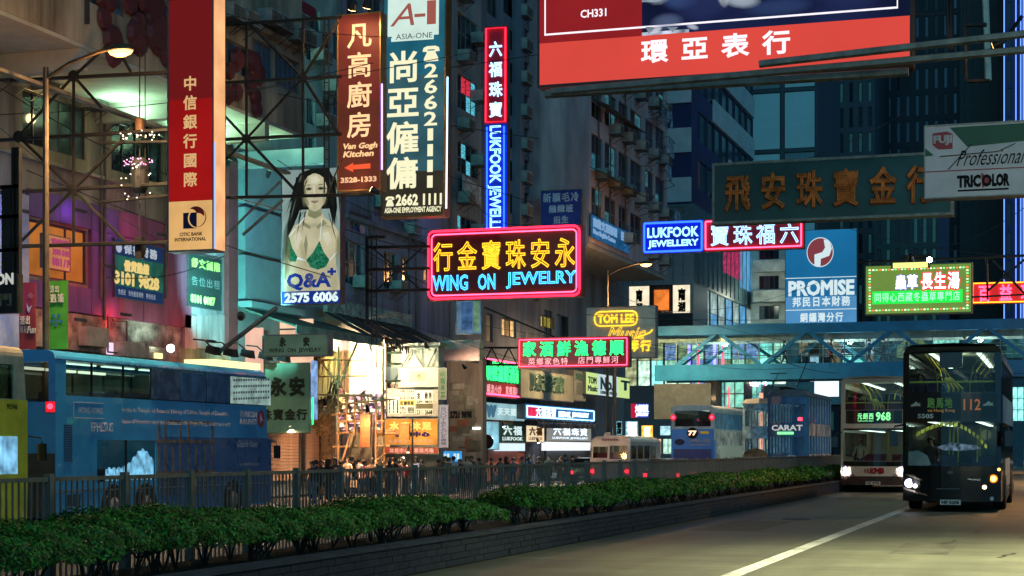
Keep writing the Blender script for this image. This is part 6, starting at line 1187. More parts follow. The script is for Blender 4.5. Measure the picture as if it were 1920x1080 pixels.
def bus(label, loc, rz, L=11.3, low=M_bl, up=None, H=4.4, front='citybus', upw=None, loww=None, side_n=8, seats=M_seat, lit=1.0, icol=(.85, 1, .85), group=None, rear=None, poles=True, glassm=None, hw=1.25, wheels=(2.7, 8.6), name='double_decker_bus', deck=True, front_holes=True, stuffing=True, side_glass=None, ew=None, uz=None, lz=(1.4, 2.3)):
    up = up or low; e = empty(name, label, 'bus', loc, rz, group=group); gm = glassm or M_gl
    lean = lambda z: max(0, z - 2.4) * .10 + max(0, .9 - z) * .05
    bul = lambda x: .24 * (1 - (x / hw) ** 2)
    cu = [hw * (-1 + 2 * i / 10) for i in range(11)]
    fm = lambda x, z, d: (x, -bul(x) + lean(z) + d, z)
    zr = H - .22
    UW = (-hw + .16, hw - .16, 3.14, H - .24) if deck else None; LW_ = (-hw + .1, hw - .1, 1.2, 2.36)
    holes = ([UW] if deck else []) + [LW_]
    mb = MB(); mb.mi = 0
    holed(mb, -hw, hw, .28, 2.42, [LW_], fm, .06, cu); 
    mb.mi = 1
    holed(mb, -hw, hw, 2.42, zr, [UW] if deck else [], fm, .06, cu)
    sw = upw or [(0.55 + i * (L - 1.2) / side_n, .55 + (i + 1) * (L - 1.2) / side_n - .08) for i in range(side_n)]
    lw = loww or [(1.2 + i * (L - 3.6) / (side_n - 2), 1.2 + (i + 1) * (L - 3.6) / (side_n - 2) - .1) for i in range(side_n - 2)]
    uz = uz or (3.14, H - .42); wb = [(a, b, *uz) for a, b in sw]; wa = [(a, b, *lz) for a, b in lw]
    band = lambda w_: [(min(a for a, *_ in w_), max(b for _, b, *_ in w_), w_[0][2], w_[0][3])]
    for s_ in (-1, 1):
        sm = lambda u, v, d: (s_ * (hw - d), lean(v) if u == 0 else u, v)
        mb.mi = 0; holed(mb, 0, L, .28, 2.42, band(wa), sm, .05); mb.mi = 1; holed(mb, 0, L, 2.42, zr, band(wb), sm, .05)
        prof = [(hw, zr), (hw - .02, zr + .08), (hw - .08, zr + .16), (hw - .2, H), (0, H + .03)]
        for (xa, za), (xb, zb_) in zip(prof, prof[1:]):
            mb.quad((s_ * xa, -bul(xa) + lean(zr), za), (s_ * xb, -bul(xb) + lean(zr), zb_), (s_ * xb, L, zb_), (s_ * xa, L, za))
    pts = [(hw, zr), (hw - .08, zr + .16), (hw - .2, H), (0, H + .03)]; pr = [(x, -bul(x) + lean(zr), z) for x, z in pts]; pl = [(-x, y, z) for x, y, z in reversed(pr[:-1])]
    mb.poly(pr + pl); mb.poly([(p[0], L, p[2]) for p in (pr + pl)][::-1])
    # rear
    RW = (-hw + .2, hw - .2, 3.2, H - .3); 
    mb.mi = 0; holed(mb, -hw, hw, .28, 2.42, [], lambda x, z, d: (x, L - d, z), .05); mb.mi = 1; holed(mb, -hw, hw, 2.42, zr, [RW] if deck else [(-hw + .2, hw - .2, 1.4, 2.2)], lambda x, z, d: (x, L - d, z), .05)
    mb.mi = 0; mb.quad((-hw, 0, .28), (hw, 0, .28), (hw, L, .28), (-hw, L, .28))
    mb.build('body', [low, up], e)
    def fpane(n_, h, m, off=.03):
        g = MB(); holed(g, h[0], h[1], h[2], h[3], [], lambda x, z, d: (x, -bul(x) + lean(z) + off, z), 0, cu); return g.build(n_, m, e)
    if deck: fpane('upper_windscreen', UW, gm)
    fpane('windscreen', LW_, gm)
    for s_ in (-1, 1):
        for a, b, c, d in wb + wa:
            MB().box(s_ * (hw - .03) - .004, s_ * (hw - .03) + .004, a, b, c, d).build('side_window', side_glass or gm, e)
            if b - a > 3 or True: MB().box(s_ * (hw - .012) - .008, s_ * (hw - .012) + .008, b - .015, b + .085, c, d).build('window_pillar', M_bl, e)
    if deck: MB().quad((RW[0], L - .03, RW[2]), (RW[1], L - .03, RW[2]), (RW[1], L - .03, RW[3]), (RW[0], L - .03, RW[3])).build('rear_window', M_gld, e)
    # decks and ceiling
    MB().box(-hw + .06, hw - .06, .35, L - .1, .30, .36).build('floor', mat('bus_floor', (.05, .06, .07), .6), e)
    if deck: MB().box(-hw + .06, hw - .06, .35, L - .1, 2.44, 2.50).build('upper_floor', mat('bus_floor'), e)
    MB().box(-hw + .1, hw - .1, .5, L - .1, H - .12, H - .06).build('ceiling', mat('bus_ceiling', (.55, .58, .5), .5), e)
    M_tb = glow('bus_tube_%.1f_%s' % (lit, '%.2f' % icol[0]), icol, 5 * lit)
    for zc in ((H - .14, 2.40) if deck else (H - .14,)):
        for x in (-.62, .62):
            for k in range(5): MB().box(x - .06, x + .06, .9 + k * (L - 1.6) / 5, .9 + (k + .8) * (L - 1.6) / 5, zc - .03, zc).build('light_strip', M_tb, e)
    if poles:
        pb = [MB(), MB()]
        for i in range(4):
            y = 1.0 + i * 2.3
            for s_ in (-1, 1):
                zf = 2.5; pm_ = MB().tube([(s_ * .42, y, zf), (s_ * .42, y, zf + .9), (s_ * .5, y, zf + 1.35), (s_ * .78, y, H - .16)], .017, 5).build('grab_pole', M_yel, e)
            if i == 3: MB().tube([(.35, y + .8, .36), (.35, y + .8, 2.35)], .022, 5).build('grab_pole', M_yel, e); MB().tube([(-.35, y + 1.4, .36), (-.35, y + 1.4, 2.35)], .022, 5).build('grab_pole', M_yel, e)
        MB().tube([(-hw + .15, .3, 3.42), (hw - .15, .3, 3.42)], .028, 6).build('front_rail', M_yel, e)
        st = MB()
        for k in range(4): st.tube([(-.25 + .13 * k, 2.0 + k * .1, 2.6), (-.18 + .12 * k, 2.0, 3.3), (-.3 + .05 * k, 2.2, 3.6)], .03, 5)
        st.build('stair_rail', M_yel, e)
    sm_ = MB().box(-.42, .42, 0, .42, .38, .48).box(-.42, .42, .36, .46, .4, 1.08).mesh('seat', seats)
    for i in range(7):
        for s_ in (-1, 1):
            if deck: obj('seat', sm_, e, (s_ * .76, 1.1 + i * 1.25, 2.48))
            if i > 1: obj('seat', sm_, e, (s_ * .76, .8 + i * 1.2, .36))
    for y in (wheels if not ew else ew):
        for s_ in (-1, 1):
            wheel(e, s_ * (hw - .14), y)
            MB().lathe([(.6, 0), (.6, s_ * .012)], 22, org=(s_ * (hw + .002), y, .48), axis='x').build('wheel_arch', mat('arch_black', (.006, .006, .006), .8), e)
            MB().lathe([(.46, .0), (.46, s_ * .03)], 22, org=(s_ * (hw + .014), y, .48), axis='x').build('tyre_face', M_tyre, e); MB().lathe([(.26, 0), (.14, s_ * .05)], 14, org=(s_ * (hw + .045), y, .48), axis='x').build('hub', M_rim, e)
    for s_ in (-1, 1):
        mr = MB(); mr.tube([(s_ * (hw - .05), -.0, 2.3), (s_ * (hw + .18), -.25, 2.25), (s_ * (hw + .2), -.28, 2.1)], .025, 5); mr.box(s_ * (hw + .2) - .1, s_ * (hw + .2) + .1, -.32, -.24, 1.72, 2.12)
        mr.build('mirror', M_bl, e)
    e['fm'] = 0
    return e, fm, bul, lean
def fdisc(e, fm, x, z, r, m, name='headlight', off=-.02, rz=1.0, n=14):
    y = fm(x, z, 0)[1] + off; a = MB(); a.hexa([(x + p[0], y - .015, z + p[1]) for p in ell(0, 0, r, r * rz, n)], [(x + p[0], y + .05, z + p[1]) for p in ell(0, 0, r, r * rz, n)]); return a.build(name, m, e)
def fpatch(e, fm, pts, m, name, off=-.006, n=1):
    mb = MB(); mb.poly([(x, fm(x, z, 0)[1] + off, z) for x, z in pts]); return mb.build(name, m, e)
def ftext(e, fm, t, x0, x1, z0, z1, m, style='bold', r=.006, off=-.02, row=False, slant=0):
    mb = MB(); put_row(mb, t, x0, x1, z0, z1, 0, style, r) if row else put_text(mb, t, x0, x1, z0, z1, 0, style, r, slant=slant)
    mb.v = [(v[0], v[1] + fm(v[0], v[2], 0)[1] + off, v[2]) for v in mb.v]; return mb.build('lettering', m, e)
def fcurv(e, fm, h, m, name, off=-.008):
    g = MB(); holed(g, *h, [], lambda x, z, d: (x, fm(x, z, 0)[1] + off, z), 0, [-1.25 + .25 * i for i in range(11)]); return g.build(name, m, e)
HL = glow('headlight_lens', (.85, .85, 1), 7); HLs = glow('headlight_soft', (.7, .7, 1), 3); AMB = glow('amber_lens', (1, .36, .06), 12); RED = glow('tail_red', (1, .02, .04), 9); REDs = glow('tail_red_soft', (.9, .01, .02), 1.2)
M_plate = mat('plate_white', (.62, .62, .55), .5)
GRN = glow('led_green', (.25, 1, .35), 1.4)
# --- front right: dark city bus
Y5 = 44.7 * (CS + SN * uu(1700)); xc5 = -2.74
b5, fm, bul, lean = bus('black-fronted double-decker bus nearest on the road, fleet number 5505', (xc5, 46.1, 0), 0, group='buses coming towards us', lit=.5, side_glass=M_gld)
MB().box(-1.25, 1.25, 11.31, 11.33, .4, 4.1).build('rear_panel', mat('bus_white', (.6, .62, .6), .4), b5)
for (y0_, y1_, z0_, z1_, c) in ((1.0, 11.2, 2.36, 3.1, (.04, .16, .34)), (1.2, 11.2, 3.99, 4.15, (.03, .10, .26)), (3.4, 7.4, .6, 1.38, (.35, .42, .45))): MB().box(1.252, 1.262, y0_, y1_, z0_, z1_).build('side_advert', mat('advert_%d' % int(z0_ * 10), c, .4, var=.4, sc=1), b5)
fcurv(b5, fm, (-1.15, 1.15, 2.44, 3.10), mat('display_black', (.008, .012, .012), .15, var=0), 'display_panel')
MBt = ftext(b5, fm, '跑馬地', -.62, .05, 2.72, 3.0, glow('led_dim', (.12, .35, .10), .25), row=True); ftext(b5, fm, 'via Hong Kong', -.6, .1, 2.6, 2.7, glow('led_amber', (.6, .35, .12), .4), 'fill')
ftext(b5, fm, '112', .32, .74, 2.67, 2.95, glow('led_amber2', (.6, .24, .10), .4), r=.006); ftext(b5, fm, '5505', -.85, -.45, 2.46, 2.57, mat('ink_silver', (.6, .62, .55), .5), r=.006)
ls = mat('logo_silver', (.5, .55, .45), .5)
for s_ in (-1, 1):
    for k in range(3): cx = s_ * .92; fpatch(b5, fm, [(cx - .13, 2.83 - .03 * k), (cx + .02, 2.78 + .06 * k), (cx + .15, 2.88 - .05 * k), (cx + .02, 2.82 - .02 * k)], ls, 'bird_logo', -.02)
    MB().box(s_ * .3 - .2, s_ * .3 + .2, .4, .46, 3.5, 3.52).build('sun_blind', M_bl, b5) if s_ > 0 else None
MB().box(-.3, .28, -.1, .02, 3.78, 4.16).build('air_scoop', M_bl, b5)
fpatch(b5, fm, [(-1.2, .98), (-1.0, .98), (-.72, .84), (-.8, .82)], mat('trim_silver', (.5, .42, .35), .25, .9), 'lamp_trim', -.01); fpatch(b5, fm, [(-1.24, .64), (-1.2, .58), (-.62, .42), (-.6, .44), (-.62, .46)], mat('trim_silver'), 'lamp_trim', -.012); fpatch(b5, fm, [(.4, .88), (.75, .87), (.72, .83), (.5, .85)], mat('trim_silver'), 'lamp_trim', -.01)
fdisc(b5, fm, -1.08, .75, .075, HL); fdisc(b5, fm, -.92, .68, .055, glow('hl_warm', (1, .75, .5), 5)); fdisc(b5, fm, -1.08, .75, .12, HLs, 'lamp_reflector', .0)
fdisc(b5, fm, 1.06, .88, .07, AMB, 'indicator'); fdisc(b5, fm, 1.06, .88, .11, glow('amber_soft', (1, .25, .02), 1.5), 'lamp_reflector', .0); fdisc(b5, fm, .84, .66, .055, glow('hl_dim', (1, .55, .35), 6)); fdisc(b5, fm, 1.2, 1.12, .04, glow('amb_s', (1, .5, .1), 4), 'side_marker')
MB().box(-.27, .25, -.33, -.27, .20, .33).build('number_plate', M_plate, b5); o = MB(); put_text(o, 'NF 5206', -.23, .21, .225, .305, -.335, 'bold', .005); o.build('lettering', M_black, b5)
MB().box(-.36, .22, -.262, -.24, .60, .625).build('grille_bar', mat('trim_grey', (.12, .12, .12), .3, .8), b5); fdisc(b5, fm, -.02, 1.04, .08, mat('trim_grey'), 'badge', -.02, .55)
fpatch(b5, fm, [(p[0], p[1]) for p in ell(1.02, .36, .05, .055, 12)], mat('wheelchair_white', (.55, .6, .65), .5), 'access_badge', -.02)
fpatch(b5, fm, [(-1.1, 1.22), (-.5, 1.22), (-.6, 1.48), (-.85, 1.62), (-1.1, 1.58)], mat('wind_card', (.18, .28, .28), .4), 'window_card', -.0)
for k in range(9):
    x_ = -.92 + k * .12; z_ = 1.93 + .36 * math.sin((k + 1.5) * .20); fpatch(b5, fm, [(x_, z_ - .05), (x_ + .10, z_ - .01), (x_ + .11, z_ + .09), (x_ + .01, z_ + .05)], glow('cove_reflection', (.55, .62, .10), .5, var=.8, sc=6), 'cove_reflection', .3 + .02 * k)  # painted reflection of the lit ceiling in the windscreen
for k in range(7):
    x_ = .22 + k * .10; z_ = 2.24 - .05 * k - .006 * k * k; fpatch(b5, fm, [(x_, z_ - .02), (x_ + .06, z_ - .07), (x_ + .07, z_ + .03), (x_ + .01, z_ + .08)], glow('cove_reflection'), 'cove_reflection', .3 + .02 * k)  # second arc of the painted ceiling reflection
for x_, z_ in ((-.1, 1.5), (.0, 1.5), (.62, 1.3)): MB().tube([(x_, .6, z_), (x_ + .03, .62, z_ + .75)], .022, 5).build('grab_pole', M_yel, b5)
fpatch(b5, fm, [(-.4, 1.7), (0, 1.82), (.6, 1.75), (.75, 1.66), (.3, 1.6), (-.2, 1.62)], glow('dash_refl', (.22, .28, .40), .45, var=1, sc=9), 'dash_reflection', .3)  # glowing patch imitates a reflection in the windscreen
mb = MB(); mb.tube([(-.55, -.28, 1.22), (.1, -.30, 1.3), (.62, -.26, 1.24)], .015, 4); mb.build('wiper', M_bl, b5)
light('SPOT', b5, (-1.05, -.5, .75), 60, (.9, .9, 1), rot=(math.radians(84), 0, 0), size=.08, spot=60)
light('POINT', b5, (0, 1.2, 2.2), 8, (.9, 1, .5), size=.2); light('POINT', b5, (0, 3, 4.0), 14, (.9, 1, .6), size=.3)
# --- champagne bus behind
M_champ = mat('champagne', (.62, .54, .40), .35, .1, var=.08); M_champd = mat('bronze_dark', (.08, .05, .035), .3, .4)
b9, fm, bul, lean = bus('champagne double-decker bus on route 968 beside the planter', (-6.78, 66.0, 0), 0, low=M_champ, up=M_champ, group='buses coming towards us', seats=M_seatr, lit=.55, side_glass=M_gld)
fcurv(b9, fm, (-1.06, 1.06, 2.62, 3.13), mat('display_black'), 'display_panel'); fcurv(b9, fm, (-1.15, 1.15, 2.36, 2.44), M_bl, 'black_band')
ftext(b9, fm, '元朗西', -.62, .02, 2.78, 3.02, GRN, r=.004, row=True); ftext(b9, fm, 'YUEN LONG WEST', -.6, .0, 2.69, 2.75, GRN, 'fill'); ftext(b9, fm, '968', .1, .62, 2.74, 3.04, GRN, r=.012)
fcurv(b9, fm, (-1.24, 1.24, .28, .62), M_champd, 'bumper'); fcurv(b9, fm, (-1.15, 1.15, 1.0, 1.19), M_bl, 'black_band')
ftext(b9, fm, 'KMB', -.12, .38, .74, .92, mat('kmb_red', (.40, .015, .02), .4), r=.02, slant=.1); ftext(b9, fm, '九巴', -.36, -.16, .74, .92, mat('kmb_red'), r=.006, row=True)
MB().box(-.28, .26, -.3, -.25, .30, .42).build('number_plate', M_plate, b9); o = MB(); put_text(o, 'KZ 4753', -.24, .22, .325, .4, -.305, 'bold', .005); o.build('lettering', M_black, b9)
for s_ in (-1, 1):
    fpatch(b9, fm, [(s_ * .68, .62), (s_ * 1.2, .66), (s_ * 1.2, 1.08), (s_ * 1.0, 1.0)], mat('lamp_clear', (.45, .42, .4), .15, .5), 'lamp_housing', -.012)
    fdisc(b9, fm, s_ * 1.08, .88, .075, HL); fdisc(b9, fm, s_ * .92, .74, .055, glow('hl_orange', (1, .5, .25), 6))
    light('SPOT', b9, (s_ * 1.05, -.5, .85), 90, (.95, .9, 1), rot=(math.radians(80), 0, 0), size=.08, spot=55)
light('POINT', b9, (0, 3, 4.0), 12, (.9, 1, .6), size=.3)
# --- blue bus with airline advert, going away
XS = -24.0; yA = fy(104, XS); M_blue = mat('advert_blue', (.03, .30, .62), .28, var=.15, sc=.5, coat=.6); M_blue2 = mat('advert_blue_dark', (.025, .11, .28), .28, var=.15, coat=.6)
LB = 12.0; xcb = XS - 1.25
def ypx(px): return LB - (fy(px, XS) - yA)              # local y (front = 0) of a column on the near side
edges = [122, 172, 231, 283, 337, 386, 431, 508]
upw_ = [(ypx(b) + .04, ypx(a) - .04) for a, b in zip(edges, edges[1:])]; loww_ = [(ypx(236), ypx(182)), (ypx(292), ypx(238))]
bb_, fm, bul, lean = bus('long blue double-decker bus with an airline advert along its side', (xcb, yA + LB, -.36), math.pi, L=LB, low=M_blue, up=M_blue, upw=upw_, loww=loww_, H=4.5, group='buses waiting at the left kerb', poles=False, wheels=(2.4, ypx(273), ypx(212)), lit=.5, seats=mat('seat_blue', (.03, .04, .1), .8), uz=(3.37, 4.25), lz=(1.15, 2.25))
sx = -1.252   # the near side is local -x
def sbox(n_, px0, px1, z0_, z1_, m, th=.006): return MB().box(sx - th, sx, ypx(px1), ypx(px0), z0_, z1_).build(n_, m, bb_)
def stext(t, px0, px1, z0_, z1_, m, row=False, style='bold', r=.008, slant=0):
    mb = MB(); y0_, y1_ = ypx(px0), ypx(px1)
    w = y0_ - y1_
    (put_row(mb, t, 0, w, z0_, z1_, 0, style, r) if row else put_text(mb, t, 0, w, z0_, z1_, 0, style, r, slant=slant))
    mb.v = [(sx - .012 + v[1], y0_ - v[0], v[2]) for v in mb.v]; return mb.build('lettering', m, bb_)
sbox('roof_band', 104, 500, 4.26, 4.29, M_blue2); sbox('lower_front_panel', 300, 508, .34, 2.36, M_blue2)
sbox('last_window_reflection', 432, 506, 3.4, 4.22, glow('window_overlay', (.5, .75, .68), .42, var=.5, sc=3), .03)  # glowing sheet imitates a building reflected in the glass
for j in range(4):
    for k in range(15): sbox('print', 436 + k * 4.6, 438.4 + k * 4.6, 3.50 + j * .19 + .008 * k, 3.57 + j * .19 + .008 * k, mat('refl_navy', (.01, .03, .10), .4), .036)  # dark slots are the window rows of that painted reflection
sbox('window_overlay', 338, 385, 3.4, 4.22, mat('window_print_blue', (.03, .10, .25), .2, var=.3), .025); sbox('window_overlay', 387, 430, 3.4, 4.22, mat('window_print_blue'), .025); sbox('window_overlay', 284, 336, 3.4, 4.22, mat('window_print_blue2', (.03, .07, .16), .25, var=.3), .025)
PT = mat('advert_pale', (.55, .55, .62), .5, var=.2)
stext('HONG KONG', 147, 192, 2.93, 3.09, PT, style='fill'); stext('EPHESUS', 170, 211, 2.47, 2.70, PT, r=.006)
for z_ in (2.80, 3.2): sbox('rule', 137, 195, z_, z_ + .02, PT, .008)
sbox('rule', 137, 138.3, 2.8, 3.2, PT, .008)
stext('home to Temple of Artemis, Library of Celsus, Temple of Domitian,', 228, 428, 2.98, 3.14, PT, r=.002); stext('Gate of Heracles and the Houses of the Virgin Mary, awaits you with', 228, 432, 2.66, 2.82, PT, r=.002)
stext('TURKISH', 449, 480, 3.0, 3.17, PT, r=.006); stext('AIRLINES', 449, 480, 2.78, 2.94, PT, r=.006)
mb = MB(); cy = ypx(489); mb.poly([(sx - .01, cy + a, 2.97 + b) for a, b in ell(0, 0, .24, .27, 20)]); mb.build('emblem', mat('emblem_red', (.32, .02, .04), .5), bb_)
mb = MB(); mb.poly([(sx - .016, cy + a, 2.97 + b) for a, b in ((.05, .2), (-.02, .05), (-.16, -.1), (.0, -.04), (.06, -.18), (.1, .0))]); mb.build('emblem', PT, bb_)
stext('Globally Yours', 442, 480, 2.0, 2.28, PT, style='fill', slant=.5); stext('turkishairlines.com', 449, 486, 1.5, 1.6, PT, style='fill')
# printed ruin of columns across the advert
RU = mat('print_ruin', (.13, .11, .10), .5, var=.5, sc=5); RU2 = mat('print_ruin2', (.03, .06, .13), .5)
for px in (296, 308, 322, 336, 352, 366, 382, 396): sbox('printed_column', px, px + 4, .7, 2.2 if px % 4 else 2.75, RU, .009)
for a, b, z_ in ((292, 402, 2.18), (292, 402, 1.3), (310, 345, 2.74), (350, 398, 2.74)): sbox('printed_cornice', a, b, z_, z_ + .09, RU, .011)
sbox('print', 314, 334, .7, 1.25, RU2, .009)
for k in range(16): sbox('vent_louvre', 120, 135, 1.7 + k * .06, 1.73 + k * .06, mat('vent_dark', (.01, .05, .09), .5), .014)
sbox('rail_strip', 104, 515, .92, .96, mat('strip_steel', (.3, .35, .4), .3, .8), .012)
sbox('vent_grille', 122, 150, .55, .85, mat('vent_dark'), .01)
for k in range(30): sbox('roof_rivets', 200 + k * 10, 205 + k * 10, 4.30, 4.32, mat('strip_steel'), .01)
# rear of the blue bus (local y = L)
MB().box(-1.24, 1.24, LB, LB + .03, .3, 1.9).build('engine_cover', mat('engine_cover', (.04, .06, .06), .5, var=.4), bb_)
for k in range(12): MB().box(-.2, 1.0, LB + .03, LB + .06, .9 + k * .09, .94 + k * .09).build('louvre', M_frd, bb_)
for z_ in (3.08, .78): MB().box(-1.24, -1.0, LB + .01, LB + .05, z_ - .14, z_ + .12).build('tail_cluster', REDs, bb_); MB().lathe([(.075, 0), (.075, .07)], 12, org=(-1.14, LB + .03, z_), axis='y').build('tail_light', RED, bb_)
MB().box(-1.22, -1.02, LB + .01, LB + .05, .42, .5).build('reverse_light', glow('reverse', (1, .95, .8), 2), bb_)
light('POINT', bb_, (0, LB - 2, 4.1), 10, (.95, 1, .8), size=.3)
for a_, b_ in ((126, 168), (176, 226), (235, 280)): MB().box(.3, .4, ypx(b_) - .3, ypx(a_) - .3, 4.08, 4.15).build('light_strip', glow('strip_creamy', (1, .95, .7), 1.8), bb_)
# glowing strips imitate the white reflection in the lower windows
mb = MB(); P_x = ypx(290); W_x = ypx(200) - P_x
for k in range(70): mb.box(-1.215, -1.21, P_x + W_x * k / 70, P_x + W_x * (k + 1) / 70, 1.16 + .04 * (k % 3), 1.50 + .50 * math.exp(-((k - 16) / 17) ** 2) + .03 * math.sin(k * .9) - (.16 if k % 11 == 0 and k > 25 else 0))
mb.build('window_reflection', glow('refl_ice', (.35, .62, 1), 1.3, var=.6, sc=4), bb_, kind='stuff')
# --- yellow bus at the left edge
M_ybus = mat('bus_yellow', (.75, .62, .05), .3, var=.2, coat=.5, sc=1.2)
yY = fy(52, -22.9); byl, fm, bul, lean = bus('yellow and cream double-decker bus cut off by the left edge', (-22.9 - 1.25, yY, -.34), math.pi, low=M_ybus, up=mat('bus_cream', (.5, .45, .32), .3, coat=.5), H=4.35, group='buses waiting at the left kerb', poles=False, lit=.3, wheels=(2.6, 9.0))
sy = -1.252
mb = MB(); mb.box(sy - .006, sy, .02, 9, 2.36, 3.12); mb.build('yellow_panel', M_ybus, byl)
mb = MB(); put_text(mb, '9596', 0, .42, 2.9, 3.02, 0, 'bold', .004); mb.v = [(sy - .012 + v[1], .85 - v[0], v[2]) for v in mb.v]; mb.build('lettering', M_black, byl)
MB().box(sy - .03, sy, .45, .95, 1.42, 2.28).build('door_glass', glow('door_ice', (.25, .6, .9), .9, var=.6, sc=3), byl); MB().box(sy - .03, sy, 1.0, 1.45, 1.42, 2.28).build('door_glass', glow('door_ice'), byl)
# --- route 77 bus going away
M_b77 = mat('bus_rear_blue', (.02, .26, .80), .3, var=.1)
X7 = -18.9; y7 = fy(1339, X7); b7, fm, bul, lean = bus('blue-backed double-decker bus on route 77 seen from behind', (X7 - 1.25, y7 + 11, -.25), math.pi, L=11, low=M_b77, up=mat('bus_white'), group='buses driving away', poles=False, lit=.5, wheels=(2.6, 8.4))
LR = 11
MB().box(-1.25, 1.25, LR + .005, LR + .03, .3, 3.05).build('rear_advert', M_b77, b7); MB().box(-1.1, 1.1, LR + .03, LR + .045, 1.15, 1.9).build('engine_cover', mat('engine_blue', (.006, .04, .25), .3), b7)
for s_ in (-1, 1): MB().lathe([(.10, 0), (.10, .06)], 12, org=(s_ * 1.12, LR + .02, 3.72), axis='y').build('tail_light', RED, b7); MB().lathe([(.17, 0), (.17, .04)], 14, org=(s_ * 1.12, LR + .01, 3.72), axis='y').build('lamp_reflector', REDs, b7); MB().lathe([(.09, 0), (.09, .06)], 12, org=(s_ * 1.1, LR + .02, .95), axis='y').build('tail_light', RED, b7)
def rtext(e, t, x0, x1, z0_, z1_, y, m, row=False, r=.01):
    mb = MB(); (put_row(mb, t, x0, x1, z0_, z1_, 0, 'bold', r) if row else put_text(mb, t, x0, x1, z0_, z1_, 0, 'bold', r)); mb.v = [(-v[0], y - v[1], v[2]) for v in mb.v]; mb.f = [f for f in mb.f]; return mb.build('lettering', m, e)
MB().lathe([(.33, 0), (.33, .02)], 16, org=(0, LR + .035, 2.82), axis='y').build('route_plate', M_black, b7); rtext(b7, '77', -.22, .22, 2.7, 2.94, LR + .07, glow('led_orange', (1, .55, .35), 2.2), r=.02)
rtext(b7, '全新無憂入油回贈', -.15, 1.05, 2.3, 2.48, LR + .05, PT, True); rtext(b7, '每月可享高達 $240', -.1, 1.05, 2.1, 2.2, LR + .05, PT); MB().poly([(-a + .75, LR + .05, 2.3 + b) for a, b in ell(0, 0, .3, .18, 16)]).build('emblem', mat('ink_navy'), b7)
MB().box(-.95, -.45, LR + .03, LR + .05, 2.78, 2.92).build('plate', glow('plate_amb', (.6, .4, .02), .4), b7)
for (px0, px1, z0_, z1_, m) in ((1342, 1405, .35, 2.95, mat('advert_lit', (.66, .72, .68), .4, var=.6, sc=1.5)),): MB().box(-1.265, -1.252, LR - (fy(px1, X7) - y7), LR - (fy(px0, X7) - y7), z0_, z1_).build('side_advert', m, b7)
MB().box(-1.27, -1.262, 0.2, 10.9, 3.05, 4.0).build('side_advert', mat('advert_skyline', (.12, .34, .6), .3, var=.6, sc=1.5), b7)
MB().box(-1.275, -1.262, 2.0, 9.5, 1.4, 2.1).build('lower_windows', mat('win_lit', (.02, .03, .03), .2, em=(.3, .4, .3), es=.4, var=.9, sc=2.5), b7)
# --- trams
def tram(label, xc, Y, col, gp='trams', front_lit=None, L=8.8, text=None, z=-.05):
    e = empty('tram', label, 'tram', (xc, Y, z), 0, group=gp); hw = 1.0; mb = MB(); mp = lambda x, z_, d: (x, -.35 * (1 - (x / hw) ** 2) + d, z_); cu = [-1 + .25 * i for i in range(9)]
    holed(mb, -hw, hw, .5, 4.3, [(-.85, -.3, 1.5, 2.3), (-.25, .25, 1.5, 2.3), (.3, .85, 1.5, 2.3), (-.85, -.3, 3.0, 3.9), (-.25, .25, 3.0, 3.9), (.3, .85, 3.0, 3.9)], mp, .05, cu)
    ws = [(.35 + i * 1.03, .35 + i * 1.03 + .85) for i in range(8)]
    for s_ in (-1, 1): holed(mb, 0, L, .5, 4.3, [(a, b, 1.45, 2.35) for a, b in ws] + [(a, b, 3.0, 3.95) for a, b in ws], lambda u, v, d: (s_ * (hw - d), u, v), .05)
    mb.quad((-hw, L, .5), (hw, L, .5), (hw, L, 4.3), (-hw, L, 4.3)); mb.build('body', col, e)
    MB().hexa([(-hw - .05, -.1, 4.3), (0, -.45, 4.3), (hw + .05, -.1, 4.3), (hw + .05, L, 4.3), (-hw - .05, L, 4.3)], [(-hw + .15, .1, 4.55), (0, -.2, 4.6), (hw - .15, .1, 4.55), (hw - .15, L, 4.55), (-hw + .15, L, 4.55)]).build('roof', mat('tram_roof', (.12, .14, .15), .6), e)
    MB().box(-.9, .9, .2, L - .2, 2.5, 2.6).build('upper_floor', mat('bus_floor'), e); MB().box(-.9, .9, .2, L - .2, .55, .62).build('floor', mat('bus_floor'), e)
    for zc in (2.47, 4.27): MB().box(-.06, .06, .6, L - .6, zc - .03, zc).build('light_strip', glow('tram_tube', (.8, 1, .95), 12), e)
    MB().box(-.8, .8, .4, L - .4, .1, .5).build('truck', M_bl, e)
    for y in (2.6, 6.2):
        for s_ in (-1, 1): wheel(e, s_ * .7, y, .38, .36, .15)
    MB().tube([(0, L * .5, 4.6), (0, L * .35, 4.9), (0, L * .75, 6.3)], .03, 5).tube([(-.5, L * .75, 6.3), (.5, L * .75, 6.3)], .03, 5).build('trolley_pole', M_bl, e)
    pm_ = MB().tube([(0, 0, 2.6), (0, 0, 4.2)], .02, 4).mesh('post', mat('bridge_mull'))
    for i in range(8): obj('post', pm_, e, (-.9, .3 + i * 1.03, 0)); obj('post', pm_, e, (.9, .3 + i * 1.03, 0))
    return e, mp
Dt = 84; Yt = yd(1515, Dt); xt = xy(1515, Yt) - 1.0
tr, mp = tram('dark blue tram advertising diamonds, coming towards us', xt, Yt, mat('tram_navy', (.025, .13, .30), .3, var=.2, coat=.5))
g = MB(); put_text(g, 'CARAT', -.75, .75, 2.62, 2.88, 0, 'bold', .012); g.v = [(v[0], v[1] + mp(v[0], 0, 0)[1] - .02, v[2]) for v in g.v]; g.build('lettering', glow('carat', (.6, .62, .6), .8), tr)
MB().box(-.45, .35, -.42, -.38, 2.42, 2.55).build('route_display', GRN, tr); MB().box(.55, .75, -.3, -.25, 3.1, 3.25).build('red_lamp', RED, tr)
